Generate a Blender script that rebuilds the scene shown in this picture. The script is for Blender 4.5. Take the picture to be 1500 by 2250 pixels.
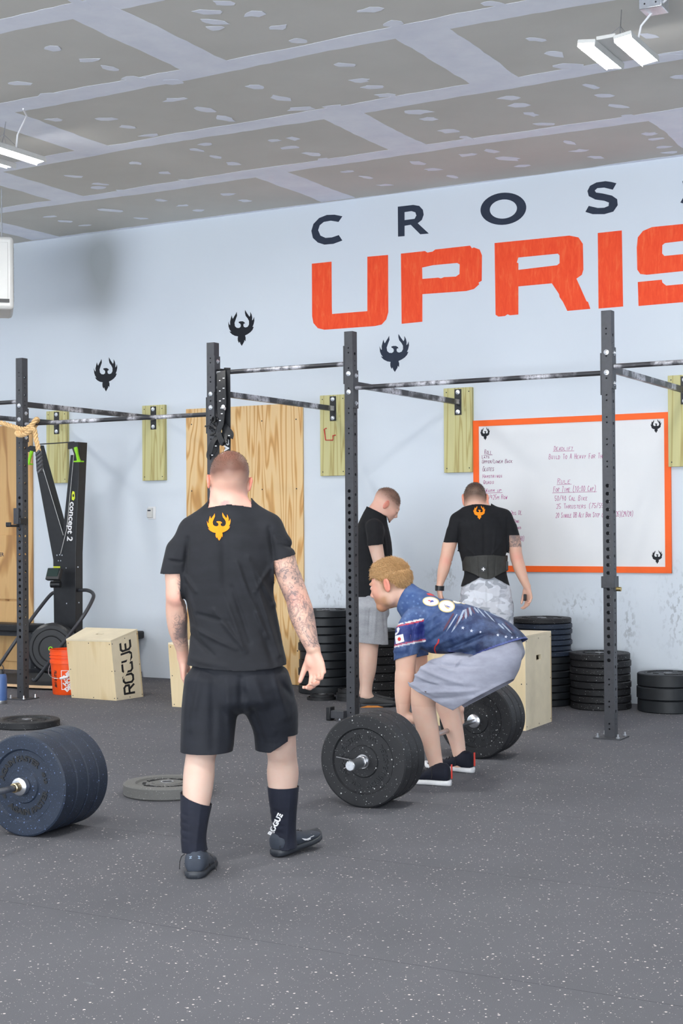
import bpy, bmesh, math, random
import numpy as np
from mathutils import Vector, Matrix
from mathutils.geometry import tessellate_polygon
from mathutils.bvhtree import BVHTree
random.seed(7); np.random.seed(7)
sc = bpy.context.scene
for o in list(bpy.data.objects): bpy.data.objects.remove(o)
COL = sc.collection
pi = math.pi

# ------------------------------------------------------------------ camera
FPX, PITCH, ROLL, YAW, CAMH = 3248.7, .0109, -.0065, .5125, 1.357
CO = Vector((0, 0, CAMH))
_F = Vector((-math.sin(YAW)*math.cos(PITCH), math.cos(YAW)*math.cos(PITCH), math.sin(PITCH)))
_R0 = Vector((math.cos(YAW), math.sin(YAW), 0)); _U0 = _R0.cross(_F)
_R = math.cos(ROLL)*_R0+math.sin(ROLL)*_U0; _U = -math.sin(ROLL)*_R0+math.cos(ROLL)*_U0
cam = bpy.data.cameras.new('camera'); co = bpy.data.objects.new('camera', cam); COL.objects.link(co)
M = Matrix((_R, _U, -_F)).transposed().to_4x4(); M.translation = CO
co.matrix_world = M
cam.sensor_fit = 'VERTICAL'; cam.sensor_height = 36; cam.sensor_width = 24; cam.lens = FPX/2250*36
cam.clip_start = .05; cam.clip_end = 100
sc.camera = co
# ------------------------------------------------------------------ daylight, added fill light, exposure
w = bpy.data.worlds.new('daylight'); sc.world = w; w.use_nodes = True
bg = w.node_tree.nodes['Background']; bg.inputs[0].default_value = (.82, .91, 1, 1); bg.inputs[1].default_value = 1.8
sc.view_settings.view_transform = 'Standard'; sc.view_settings.look = 'None'
sc.view_settings.exposure = 1.31; sc.view_settings.gamma = 1; sc.view_settings.use_curve_mapping = False
LED = 100.0          # emission of the LED panels
CEIL_FILL = 1600.0        # energy of the added area light behind the camera that brightens the ceiling
ld = bpy.data.lights.new('ceiling_fill', 'AREA'); ld.shape = 'RECTANGLE'; ld.size = 15; ld.size_y = 4
ld.energy = CEIL_FILL; ld.color = (.92, .96, 1)
lo = bpy.data.objects.new('ceiling_fill', ld); COL.objects.link(lo)
lo.location = (0, -8.3, .05); lo.rotation_euler = (math.radians(150), 0, 0)

# ------------------------------------------------------------------ projection of photo points to real places
def ray(u, v): return _F+_R*((u-750)/FPX)-_U*((v-1125)/FPX)
def gnd(u, v, z=0):
    d = ray(u, v); return CO+d*((z-CAMH)/d.z)
def aty(u, v, Y):
    d = ray(u, v); return CO+d*(Y/d.y)
def atd(u, v, dep): return CO+ray(u, v)*dep
YW, ZC, YU = 10.96, 4.1455, 9.125

# ------------------------------------------------------------------ materials
MATS = {}
class NT:
    def __init__(s, m): s.t = m.node_tree; s.n = s.t.nodes; s.l = s.t.links
    def __call__(s, kind, **kw):
        nd = s.n.new(kind)
        for k, v in kw.items():
            if k in nd.inputs.keys() if not k.startswith('_') else False: pass
            setattr(nd, k, v)
        return nd
    def link(s, a, b): s.l.new(a, b)
    def val(s, inp, x):
        if hasattr(x, 'links'): s.l.new(x, inp)
        else: inp.default_value = x
    def math(s, op, a, b=0.0, clamp=False):
        nd = s.n.new('ShaderNodeMath'); nd.operation = op; nd.use_clamp = clamp
        s.val(nd.inputs[0], a); s.val(nd.inputs[1], b); return nd.outputs[0]
    def coord(s, scale=(1, 1, 1), rot=(0, 0, 0), kind='Object', loc=(0, 0, 0)):
        t = s.n.new('ShaderNodeTexCoord'); m = s.n.new('ShaderNodeMapping')
        m.inputs['Scale'].default_value = scale; m.inputs['Rotation'].default_value = rot; m.inputs['Location'].default_value = loc
        s.l.new(t.outputs[kind], m.inputs[0]); return m.outputs[0]
    def noise(s, vec, scale=5, detail=3, rough=.5, dist=0, out=0):
        nd = s.n.new('ShaderNodeTexNoise'); s.l.new(vec, nd.inputs['Vector'])
        nd.inputs['Scale'].default_value = scale; nd.inputs['Detail'].default_value = detail
        nd.inputs['Roughness'].default_value = rough; nd.inputs['Distortion'].default_value = dist
        return nd.outputs[out]
    def voro(s, vec, scale, feature='F1'):
        nd = s.n.new('ShaderNodeTexVoronoi'); nd.feature = feature; s.l.new(vec, nd.inputs['Vector'])
        nd.inputs['Scale'].default_value = scale; return nd
    def ramp(s, fac, stops, interp='LINEAR'):
        nd = s.n.new('ShaderNodeValToRGB'); s.val(nd.inputs[0], fac); e = nd.color_ramp; e.interpolation = interp
        while len(e.elements) < len(stops): e.elements.new(.5)
        for el, (p, c) in zip(e.elements, stops):
            el.position = p; el.color = (*c, 1) if len(c) == 3 else c
        return nd.outputs[0]
    def mix(s, f, a, b, mode='MIX'):
        nd = s.n.new('ShaderNodeMix'); nd.data_type = 'RGBA'; nd.blend_type = mode
        s.val(nd.inputs[0], f)
        for i, x in ((6, a), (7, b)):
            if isinstance(x, tuple) and len(x) == 3: x = (*x, 1)
            s.val(nd.inputs[i], x)
        return nd.outputs[2]
    def bump(s, h, strength=.3, dist=.002):
        nd = s.n.new('ShaderNodeBump'); s.val(nd.inputs['Height'], h)
        nd.inputs['Strength'].default_value = strength; nd.inputs['Distance'].default_value = dist
        s.l.new(nd.outputs[0], s.b.inputs['Normal']); return nd
def new(name, color=(.5, .5, .5), rough=.5, metal=0, spec=.5):
    m = bpy.data.materials.new(name); m.use_nodes = True; MATS[name] = m
    n = NT(m); n.b = n.n['Principled BSDF']; n.m = m
    n.b.inputs['Base Color'].default_value = (*color, 1); n.b.inputs['Roughness'].default_value = rough
    n.b.inputs['Metallic'].default_value = metal; n.b.inputs['Specular IOR Level'].default_value = spec
    return n
def plain(name, color, rough=.5, metal=0, spec=.5, var=.12, vs=14, bump=.08, bs=60):
    n = new(name, color, rough, metal, spec); c = n.coord()
    f = n.noise(c, vs, 4, .6)
    dark = tuple(x*(1-var) for x in color); lite = tuple(min(1, x*(1+var)) for x in color)
    n.link(n.ramp(f, [(.3, dark), (.7, lite)]), n.b.inputs['Base Color'])
    if bump: n.bump(n.noise(c, bs, 3), bump, .001)
    return n.m
steel_black = plain('powder_coat', (.042, .044, .052), .45, 0, .5, .15, 30, .15, 300)
near_black = plain('black_plastic', (.012, .013, .016), .4, 0, .5, .2, 20)
rubber_blk = plain('black_rubber', (.016, .017, .02), .6, 0, .4, .2, 20, .2, 200)
chrome = plain('zinc', (.72, .74, .78), .28, 1, .5, .1, 40, 0)
steel = plain('bar_steel', (.55, .55, .57), .3, 1, .5, .15, 60, .1, 200)
mud = plain('joint_compound', (.86, .885, .985), .8, 0, .2, .05, 5, .1, 30)
slate = plain('slate_paint', (.030, .040, .066), .7, 0, .2, .1, 10, 0)
black_pr = plain('black_vinyl', (.008, .01, .016), .6, 0, .3, .1, 10, 0)
orange_fr = plain('orange_frame_paint', (.93, .125, .008), .5, 0, .4, .05, 3, .05)
white_pr = plain('white_print', (.8, .8, .82), .6, 0, .2, .03, 10, 0)
lime = plain('lime_plastic', (.30, .72, .02), .45, 0, .4, .06, 10, 0)
red_pl = plain('red_plastic', (.62, .02, .025), .4, 0, .4, .06, 10, 0)
heater_m = plain('heater_enamel', (.66, .66, .64), .45, 0, .4, .03, 4, .03)
pink_ink = plain('marker_ink', (.42, .085, .25), .6, 0, .2, .2, 60, 0)
dark_ink = plain('marker_ink_dark', (.20, .03, .12), .6, 0, .2, .2, 60, 0)
shirt_or = plain('orange_shirt_print', (.98, .26, .01), .7, 0, .2, .06, 60, 0)
bottle_m = plain('bottle_blue', (.06, .12, .30), .4, 0, .5, .08, 20, .1, 200)
n = new('red_orange_paint', (.8, .05, .01), .6, 0, .3); c = n.coord()
f = n.noise(n.coord((14, 1, 3)), 2.2, 5, .65, .6)
n.link(n.ramp(f, [(.3, (.82, .055, .012)), (.55, (.90, .085, .022)), (.78, (.93, .16, .055))]), n.b.inputs['Base Color']); red_or = n.m
# wall paint: pale cool white, a soft grey patch high up on the left, dark scuffs low down
n = new('wall_paint', (.7, .75, .8), .55, 0, .25); c = n.coord()
base = n.ramp(n.noise(c, .7, 3), [(.3, (.635, .69, .765)), (.7, (.665, .72, .785))])
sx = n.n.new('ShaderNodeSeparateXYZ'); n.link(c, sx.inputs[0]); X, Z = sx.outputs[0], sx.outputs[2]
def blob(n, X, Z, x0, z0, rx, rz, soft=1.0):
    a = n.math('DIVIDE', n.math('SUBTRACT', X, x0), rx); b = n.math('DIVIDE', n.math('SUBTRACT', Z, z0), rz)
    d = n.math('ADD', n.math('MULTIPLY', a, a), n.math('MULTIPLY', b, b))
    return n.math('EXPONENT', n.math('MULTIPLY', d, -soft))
grey_patch = n.math('ADD', blob(n, X, Z, -8.72, 3.75, .22, .45), n.math('MULTIPLY', blob(n, X, Z, -9.0, 3.95, .5, .22), .45), True)
base = n.mix(n.math('MULTIPLY', grey_patch, .62), base, (.29, .31, .30))
sc1 = n.noise(n.coord((13, 1, 8)), 2.6, 2, .55, .3)
zone = n.math('ADD', n.math('ADD', blob(n, X, Z, -3.25, .72, .13, .28), blob(n, X, Z, -4.05, .74, .17, .09)), n.math('ADD', blob(n, X, Z, -6.25, .82, .12, .12), n.math('ADD', blob(n, X, Z, -5.2, .95, .12, .1), blob(n, X, Z, -3.65, .6, .06, .2))), True)
sm = n.math('MULTIPLY', n.ramp(sc1, [(.53, (0, 0, 0)), (.62, (1, 1, 1))]), zone)
base = n.mix(n.math('MULTIPLY', sm, .5), base, (.22, .24, .27))
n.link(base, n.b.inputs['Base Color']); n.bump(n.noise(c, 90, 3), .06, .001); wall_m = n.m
# drywall board
n = new('drywall_paper', (.4, .38, .33), .85, 0, .15); c = n.coord()
n.link(n.ramp(n.noise(c, 1.1, 5, .6), [(.3, (.60, .585, .54)), (.7, (.66, .645, .60))]), n.b.inputs['Base Color']); drywall = n.m
# rubber floor with light flecks and scuffs
def rubber(name, dark, lite, fleck, s1, thr, rough=.75, scuff=True, kind='Object', sp=.35):
    n = new(name, dark, rough, 0, sp); c = n.coord(kind=kind)
    base = n.ramp(n.noise(c, 1.3, 5, .6), [(.3, dark), (.7, lite)])
    base = n.mix(n.math('MULTIPLY', n.noise(c, 260, 2), .35), base, tuple(x*2.0 for x in lite))
    for sc_, th, amp in ((s1, thr, 1), (s1*2.3, thr*1.05, .7)):
        v = n.voro(n.coord((1, 1, 1), kind=kind), sc_)
        cs = n.n.new('ShaderNodeSeparateColor'); n.link(v.outputs['Color'], cs.inputs[0])
        lim = n.math('MULTIPLY', cs.outputs[0], th)
        k = n.math('LESS_THAN', v.outputs['Distance'], lim)
        base = n.mix(n.math('MULTIPLY', k, amp), base, fleck)
    if scuff:
        s = n.noise(n.coord((1, 5, 1), (0, 0, .25), kind), 3.2, 6, .75, .8)
        base = n.mix(n.math('MULTIPLY', n.ramp(s, [(.66, (0, 0, 0)), (.76, (1, 1, 1))]), .22), base, (.35, .36, .38))
        s = n.noise(n.coord((22, 2.6, 1), (0, 0, 1.4), kind), 1.6, 3, .6, .4)
        base = n.mix(n.math('MULTIPLY', n.ramp(s, [(.765, (0, 0, 0)), (.78, (1, 1, 1))]), .35), base, (.45, .45, .46))
    n.link(base, n.b.inputs['Base Color']); n.bump(n.noise(c, 330, 3, .7), .35, .002)
    return n.m
floor_m = rubber('rubber_floor', (.082, .083, .093), (.104, .105, .117), (.66, .58, .55), 40, .175, .85, sp=.12)
plate_m = rubber('bumper_rubber', (.010, .0105, .0125), (.016, .0165, .019), (.42, .42, .42), 42, .17, .55, False)
plate_b = rubber('bumper_rubber_blue_fleck', (.010, .015, .027), (.018, .026, .044), (.12, .17, .32), 60, .2, .5, False)
plate_p = plain('bumper_rubber_plain', (.012, .0145, .018), .5, 0, .45, .2, 12, .2, 160)
plate_g = rubber('bumper_rubber_dusty', (.085, .085, .083), (.13, .13, .125), (.3, .3, .3), 60, .2, .7, False)
seam_m = plain('seam_rubber', (.02, .02, .022), .8)
# wood
def wood(name, a, b, cdark, scale=(9, 9, .9), freq=7, knots=True, rough=.6):
    n = new(name, a, rough, 0, .3)
    c = n.coord(scale)
    f = n.noise(c, .55, 3, .5, .5)
    s = n.math('SINE', n.math('MULTIPLY', f, freq*6.283))
    s = n.math('MULTIPLY_ADD', s, .5); 
    nd = s.node; nd.inputs[2].default_value = .5
    base = n.ramp(s, [(.0, a), (.55, a), (.86, b), (1, cdark)])
    base = n.mix(n.math('MULTIPLY', n.noise(n.coord((60, 60, 2)), 1, 4), .28), base, tuple(x*.62 for x in b))
    base = n.mix(n.math('MULTIPLY', n.noise(n.coord(), 1.6, 2), .25), base, tuple(min(1, x*1.15) for x in a))
    if knots:
        v = n.voro(n.coord((2.3, 2.3, 1.5), loc=(.3, .2, .4)), 1.35)
        k = n.ramp(v.outputs['Distance'], [(.028, (1, 1, 1)), (.06, (0, 0, 0))])
        base = n.mix(n.math('MULTIPLY', k, .8), base, (.16, .07, .02))
    n.link(base, n.b.inputs['Base Color']); n.bump(n.noise(n.coord((80, 80, 3)), 1, 3), .12, .001)
    return n.m
ply_pine = wood('pine_plywood', (.80, .58, .31), (.68, .38, .14), (.52, .26, .08), (6, 6, .7), 15)
ply_dark = wood('pine_plywood_dull', (.66, .42, .19), (.48, .26, .10), (.36, .18, .07), (4, 4, .8), 5)
treated = wood('treated_board', (.60, .57, .29), (.50, .45, .19), (.40, .31, .12), (12, 12, .45), 9)
birch = wood('birch_plywood', (.70, .57, .36), (.63, .48, .27), (.56, .38, .19), (3.2, 3.2, .6), 5, False)
birch_e = plain('birch_light', (.74, .65, .48), .6, 0, .3, .06, 8)
rope_m = plain('manila_rope', (.66, .44, .22), .85, 0, .2, .22, 90, .5, 160)
bucket_m = plain('bucket_orange', (.93, .09, .008), .4, 0, .5, .04, 8, 0)
# chalky bar
n = new('chalked_bar', (.03, .03, .035), .4, .2); c = n.coord()
a = n.noise(n.coord((2.2, 2.2, 2.2)), 1.2, 2); b_ = n.noise(c, 30, 4, .7)
f = n.math('MULTIPLY', n.ramp(a, [(.48, (0, 0, 0)), (.57, (1, 1, 1))]), n.ramp(b_, [(.38, (.12, .12, .12)), (.6, (1, 1, 1))]))
n.link(n.mix(f, (.035, .036, .042), (.62, .62, .68)), n.b.inputs['Base Color']); chalk_bar = n.m
# whiteboard
wboard = plain('whiteboard_paint', (.74, .75, .77), .35, 0, .4, .02, 2, 0)
n = new('led_panel', (1, 1, 1), .5); n.b.inputs['Emission Color'].default_value = (1, .985, .95, 1); n.b.inputs['Emission Strength'].default_value = LED; led_m = n.m
n = new('screen_glass', (.02, .04, .035), .12); glass_m = n.m

# ------------------------------------------------------------------ mesh helpers
class MB:
    def __init__(s): s.v = []; s.f = []
    def add(s, vs, fs):
        k = len(s.v); s.v += [Vector(x) for x in vs]; s.f += [tuple(i+k for i in f) for f in fs]; return s
    def box(s, c, d, rot=None):
        vs = []
        for i in range(8):
            p = Vector(((i & 1)-.5, ((i >> 1) & 1)-.5, ((i >> 2) & 1)-.5)); p = Vector((p.x*d[0], p.y*d[1], p.z*d[2]))
            if rot is not None: p = rot @ p
            vs.append(p+Vector(c))
        return s.add(vs, [(0, 2, 3, 1), (4, 5, 7, 6), (0, 1, 5, 4), (2, 6, 7, 3), (0, 4, 6, 2), (1, 3, 7, 5)])
    def hexa(s, b, t):
        return s.add(list(b)+list(t), [(0, 3, 2, 1), (4, 5, 6, 7), (0, 1, 5, 4), (1, 2, 6, 5), (2, 3, 7, 6), (3, 0, 4, 7)])
    def tube(s, pts, r, n=12, caps=True, closed=False):
        pts = [Vector(p) for p in pts]; m = len(pts); rs = r if isinstance(r, (list, tuple)) else [r]*m
        k = len(s.v); up = None
        for i, p in enumerate(pts):
            a = pts[(i-1) % m] if (i or closed) else pts[0]; b = pts[(i+1) % m] if (i < m-1 or closed) else pts[-1]
            t = (b-a).normalized()
            if up is None:
                up = t.orthogonal().normalized()
            up = (up-t*up.dot(t)).normalized(); sd = t.cross(up)
            for j in range(n):
                an = 2*pi*j/n; s.v.append(p+(up*math.cos(an)+sd*math.sin(an))*rs[i])
        for i in range(m-1 if not closed else m):
            for j in range(n):
                a0 = k+i*n+j; a1 = k+i*n+(j+1) % n; b0 = k+((i+1) % m)*n+j; b1 = k+((i+1) % m)*n+(j+1) % n
                s.f.append((a0, a1, b1, b0))
        if caps and not closed:
            s.f.append(tuple(k+j for j in reversed(range(n)))); s.f.append(tuple(k+(m-1)*n+j for j in range(n)))
        return s
    def cyl(s, a, b, r, n=16): return s.tube([a, b], r, n)
    def lathe(s, prof, n=48, c=(0, 0, 0), closed=False, M=None):
        k = len(s.v); m = len(prof)
        for (r, z) in prof:
            for j in range(n):
                a = 2*pi*j/n; p = Vector((r*math.cos(a), r*math.sin(a), z))
                if M is not None: p = M @ p
                s.v.append(p+Vector(c))
        for i in range(m if closed else m-1):
            for j in range(n):
                i2 = (i+1) % m
                s.f.append((k+i*n+j, k+i*n+(j+1) % n, k+i2*n+(j+1) % n, k+i2*n+j))
        return s
    def poly(s, loops, th, P):
        """loops: [outer, hole...] of 2-D points; P(x, y, depth) -> 3-D; th = thickness (depth runs 0..th)"""
        L = [[Vector((x, y, 0)) for x, y in lp] for lp in loops]
        tr = tessellate_polygon(L); flat = [p for lp in L for p in lp]; N = len(flat); k = len(s.v)
        s.v += [Vector(P(p.x, p.y, 0)) for p in flat]+[Vector(P(p.x, p.y, th)) for p in flat]
        for t in tr:
            s.f.append((k+t[0], k+t[1], k+t[2])); s.f.append((k+N+t[2], k+N+t[1], k+N+t[0]))
        o = 0
        for lp in L:
            m = len(lp)
            for i in range(m): s.f.append((k+o+i, k+o+(i+1) % m, k+N+o+(i+1) % m, k+N+o+i))
            o += m
        return s
    def build(s, name, mat, parent=None, smooth=True, bevel=0, loc=None, fixn=True, angle=35):
        off = Vector((0, 0, 0))
        if parent is not None and loc is None:
            p = parent
            while p is not None: off = off+p.location; p = p.parent
        if loc is not None and parent is None: off = Vector(loc)
        me = bpy.data.meshes.new(name)
        me.from_pydata([tuple(v-off) for v in s.v], [], s.f)
        if fixn:
            bm = bmesh.new(); bm.from_mesh(me); bmesh.ops.recalc_face_normals(bm, faces=bm.faces); bm.to_mesh(me); bm.free()
        if smooth:
            me.polygons.foreach_set('use_smooth', [True]*len(me.polygons)); me.set_sharp_from_angle(angle=math.radians(angle))
        me.materials.append(mat)
        o = bpy.data.objects.new(name, me); COL.objects.link(o)
        if parent is not None: o.parent = parent
        elif loc is not None: o.location = loc
        if bevel:
            b = o.modifiers.new('bevel', 'BEVEL'); b.width = bevel; b.segments = 2; b.limit_method = 'ANGLE'
        return o
def tag(o, label=None, cat=None, group=None, kind=None):
    if label: o['label'] = label
    if cat: o['category'] = cat
    if group: o['group'] = group
    if kind: o['kind'] = kind
    return o
def thing(name, label, cat, loc, group=None):
    o = bpy.data.objects.new(name, None); o.empty_display_size = .1; COL.objects.link(o); o.location = loc
    return tag(o, label, cat, group)
def copy_tree(o, parent=None):
    c = o.copy(); COL.objects.link(c); c.parent = parent
    for ch in list(o.children): copy_tree(ch, c)
    return c
_tc = {}
def text_mesh(s, size=1, bold=0, ext=.0):
    """text outline as (verts, faces) in the XY plane, from Blender's built-in font"""
    key = (s, size, bold, ext)
    if key in _tc: return _tc[key]
    cu = bpy.data.curves.new('t', 'FONT'); cu.body = s; cu.size = size; cu.align_x = 'CENTER'; cu.align_y = 'CENTER'
    cu.offset = bold; cu.extrude = ext; cu.resolution_u = 3
    o = bpy.data.objects.new('t', cu); COL.objects.link(o); bpy.context.view_layer.update()
    me = o.to_mesh(); r = ([v.co.copy() for v in me.vertices], [tuple(p.vertices) for p in me.polygons]); o.to_mesh_clear()
    bpy.data.objects.remove(o); bpy.data.curves.remove(cu); _tc[key] = r
    return r

# ------------------------------------------------------------------ the room
o = MB().box((-3, 2.6, -.06), (22, 17, .1)).build('floor', seam_m); tag(o, kind='structure', label='dark speckled rubber gym flooring')
FL = o
ys = [-5.9]
while ys[-1] < YW-.1: ys.append(ys[-1]+1.22)
seams = [9.0+1.22*k for k in range(-12, 3)]
edges = [s for s in seams if -5.8 < s < YW]
edges = [-5.9]+edges+[YW]
for a, b in zip(edges[:-1], edges[1:]):
    tag(MB().box((-3, (a+b)/2, -.005), (21.9, b-a-.0035, .01)).build('rubber_mat', floor_m, FL), kind=None)
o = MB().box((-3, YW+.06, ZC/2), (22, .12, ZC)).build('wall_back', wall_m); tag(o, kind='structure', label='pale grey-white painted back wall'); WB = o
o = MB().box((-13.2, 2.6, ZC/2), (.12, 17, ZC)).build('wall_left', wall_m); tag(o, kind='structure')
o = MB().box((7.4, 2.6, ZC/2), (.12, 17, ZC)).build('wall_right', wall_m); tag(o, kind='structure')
mb = MB()
for x0, x1 in ((-13.2, -8), (-3.2, -3.0), (6.2, 7.4)): mb.box(((x0+x1)/2, -5.96, ZC/2), (x1-x0, .12, ZC))
mb.box((-3, -5.96, 3.85), (20, .12, .6)); o = mb.build('wall_front', wall_m); tag(o, kind='structure')
o = MB().box((-3, 2.6, ZC+.085), (22, 17, .15)).build('ceiling', drywall); tag(o, kind='structure', label='unpainted drywall ceiling with taped joints'); CE = o
# drywall boards: rows 1.2 m deep in Y, butt joints staggered
rows = [(-3.45+1.19*k, -3.45+1.19*(k+1)) for k in range(-2, 12)]
JB = {4: -1.6, 3: -5.05, 2: -3.65, 1: -4.85, 0: -6.05}
rows = [(9.77, YW), (8.6, 9.77), (7.4, 8.6), (6.2, 7.4)]+[(6.2-1.2*k, 7.4-1.2*k) for k in range(1, 10)]
for i, (y0, y1) in enumerate(rows):
    j0 = {0: -6.17, 1: -4.85, 2: -3.68, 3: -5.05}.get(i, -3.6-(i % 2)*1.5)
    y0 = max(y0, -5.9)
    js = sorted(x for x in [j0+3.2*k for k in range(-4, 5)] if -13.1 < x < 7.3)
    xs = [-13.14]+js+[7.34]
    for a, b in zip(xs[:-1], xs[1:]):
        MB().box(((a+b)/2, (y0+y1)/2, ZC+.003), (b-a-.004, y1-y0-.004, .006)).build('drywall_board', drywall, CE, smooth=False)
    def strip(p0, p1, wd, nm):
        n_ = max(6, int((Vector(p1)-Vector(p0)).length/.07)); d = (Vector(p1)-Vector(p0)); L = d.length; d.normalize(); s_ = Vector((-d.y, d.x, 0))
        vs = []; e1 = e2 = 0
        for k in range(n_+1):
            e1 = .82*e1+random.uniform(-.008, .008); e2 = .82*e2+random.uniform(-.008, .008)
            w1 = wd+e1+.018*math.sin(k*.11+p0[1]*3); w2 = wd+e2+.018*math.sin(k*.087+p0[1]*7)
            c_ = Vector(p0)+d*(L*k/n_)
            vs += [c_+s_*w1, c_-s_*w2]
        N = len(vs); top = [v+Vector((0, 0, .0012)) for v in vs]; fs = []
        for k in range(n_):
            a_ = 2*k; fs += [(a_, a_+1, a_+3, a_+2), (N+a_, N+a_+2, N+a_+3, N+a_+1), (a_, a_+2, N+a_+2, N+a_), (a_+1, N+a_+1, N+a_+3, a_+3)]
        MB().add(vs, fs).add(top, []) if False else None
        m_ = MB(); m_.v = [Vector(v) for v in vs+top]; m_.f = fs
        m_.build(nm, mud, CE, smooth=False, fixn=False)
    if i: strip((-13.1, y1, ZC-.001), (7.3, y1, ZC-.001), .1, 'taped_joint')
    for x in js: strip((x, y0+.05, ZC-.002), (x, y1-.05, ZC-.002), .16, 'butt_joint')
strip((-13.1, YW-.0, ZC-.001), (7.3, YW-.0, ZC-.001), .035, 'taped_joint')
P1 = [(235,212),(388,262),(478,297),(585,343),(78,365),(225,417),(240,525),(463,521),(556,557),(660,593),(772,436,1.5),(897,480,1.5),(990,520,1.5),(1120,380),(1233,429),(1322,476,1.3),(1460,466),(870,658),(945,688),(1026,718),(592,715),(724,758),(830,791),(325,774,1.3),(440,808,1.3),(428,823),(535,836),(1205,616),(1290,607),(1282,647,1.3),(1372,677,1.2),(1427,700),(475,923,2.2),(1000,852),(1078,881),(803,902),(705,879),(870,923),(285,971,1.3),(620,958),(215,951),(370,989),(912,50,1.2),(937,95),(945,123),(990,13),(1115,60,1.1),(1222,118),(1312,176),(352,8),(80,1005),(165,1022),(905,632),(760,360)]
P2 = [(128,42),(228,101),(665,15,1.2),(855,170),(935,234,1.3),(1000,289,1.6),(1350,155,1.1),(1430,247,1.2),(740,429),(782,460,1.2),(833,500),(893,544),(1102,380,1.3),(1158,418),(1210,465,1.1),(1262,513),(333,490,1.3),(380,521,1.1),(470,574),(552,605),(78,352,1.2),(143,379),(200,417,1.1),(12,284),(1003,626,1.2),(1048,661,1.1),(1118,690,1.1),(1352,586),(1382,608),(1411,645),(1446,668),(660,662,1.4),(553,679,1.1),(736,695,1.3),(797,728),(338,715,1.1),(403,744),(30,752),(106,778),(190,812),(490,775),(1495,335)]
pts = [(a[0]/2, a[1]/2, a[2] if len(a) > 2 else 1) for a in P1]+[(750+a[0]/2, a[1]/2, a[2] if len(a) > 2 else 1) for a in P2]
for (u, v, k) in pts:
    c_ = gnd(u, v, ZC); an = random.uniform(0, 6); lx = .068*k*random.uniform(.85, 1.25); ly = .042*random.uniform(.8, 1.3)*(1+.3*(k-1)); ang = random.choice([.5, .9, 1.3, .2])
    lp = []
    for j in range(9):
        t = 2*pi*j/9+random.uniform(-.12, .12); x = lx*math.cos(t)*random.uniform(.6, 1.2); y = ly*math.sin(t)*random.uniform(.55, 1.3)
        lp.append((c_.x+x*math.cos(ang)-y*math.sin(ang), c_.y+x*math.sin(ang)+y*math.cos(ang)))
    MB().poly([lp], .001, lambda x, y, d: (x, y, ZC-.0035+d)).build('compound_patch', mud, CE, smooth=False)

# ------------------------------------------------------------------ painted lettering on the wall
def wallP(sx_, sy_, ox, oy, Y=YW, th=.002):
    def P(x, y, d):
        p = aty(ox+x/sx_, oy+y/sy_, Y); return (p.x, Y-d, p.z)
    return P
LP = wallP(1.7647, 1.7647, 650, 380)
def letter(nm, loops, mat, label, group, P=LP, th=.002, cat='wall letter'):
    m_ = MB().poly(loops, th, P); c_ = sum(m_.v, Vector())/len(m_.v)
    o = m_.build(nm, mat, None, smooth=False, loc=(c_.x, YW, c_.z)); return tag(o, label, cat, group)
def ell(cx, cy, rx, ry, n=36, rot=0):
    return [(cx+rx*math.cos(2*pi*i/n)*math.cos(rot)-ry*math.sin(2*pi*i/n)*math.sin(rot), cy+rx*math.cos(2*pi*i/n)*math.sin(rot)+ry*math.sin(2*pi*i/n)*math.cos(rot)) for i in range(n)]
def smoothp(p, it=2):
    for _ in range(it):
        q = []
        for i in range(len(p)):
            a, b = p[i], p[(i+1) % len(p)]; q += [(a[0]*.75+b[0]*.25, a[1]*.75+b[1]*.25), (a[0]*.25+b[0]*.75, a[1]*.25+b[1]*.75)]
        p = q
    return p
g1, g2 = 'slate letters of the upper wall word', 'red-orange letters of the lower wall word'
C_ = [(180,168),(150,162),(120,163),(90,175),(68,198),(60,225),(66,252),(85,270),(110,278),(145,275),(180,262),(166,241),(140,250),(115,252),(95,243),(86,222),(92,203),(108,190),(135,185),(165,190)]
letter('wall_letter', [C_], slate, 'dark slate painted letter C, leftmost of the upper word on the wall', g1)
letter('wall_letter', [[(395,131),(455,124),(478,128),(492,143),(495,162),(488,182),(472,195),(515,235),(482,238),(445,201),(421,205),(421,245),(396,247)], [(421,152),(421,183),(460,178),(467,165),(463,153),(448,148)]], slate, 'dark slate painted letter R of the upper word, above the red letter P', g1)
letter('wall_letter', [ell(804,139,89,62,40,-.12), ell(804,140,53,37,40,-.12)[::-1]], slate, 'dark slate painted round letter O of the upper word on the wall', g1)
S_ = [(1242,40),(1222,35),(1200,32),(1165,37),(1140,50),(1130,70),(1135,90),(1160,103),(1195,108),(1213,115),(1212,128),(1195,135),(1170,136),(1135,128),(1122,151),(1150,160),(1195,160),(1230,150),(1247,125),(1245,102),(1225,88),(1190,80),(1163,76),(1158,68),(1168,59),(1195,57),(1228,65)]
letter('wall_letter', [S_], slate, 'dark slate painted letter S standing whole above the red letter I', g1)
letter('wall_letter', [[(x+368, y-36) for x, y in S_]], slate, 'dark slate painted letter S cut by the right edge of the photo', g1)
letter('wall_letter', [[(62,352),(138,344),(139,520),(140,547),(277,536),(277,325),(357,318),(358,540),(350,568),(332,588),(305,594),(110,608),(85,602),(68,582),(63,555)]], red_or, 'big red-orange painted letter U on the wall', g2)
letter('wall_letter', [[(407,313),(500,303),(510,309),(530,305),(540,297),(675,282),(682,292),(690,289),(712,297),(721,320),(720,418),(708,425),(710,432),(690,450),(660,458),(490,470),(490,577),(410,585)], [(489,367),(530,358),(540,357),(560,355),(625,349),(635,355),(634,392),(620,402),(575,404),(562,409),(552,406),(490,411)][::-1]], red_or, 'big red-orange painted letter P with rough edges on the wall', g2)
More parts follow.
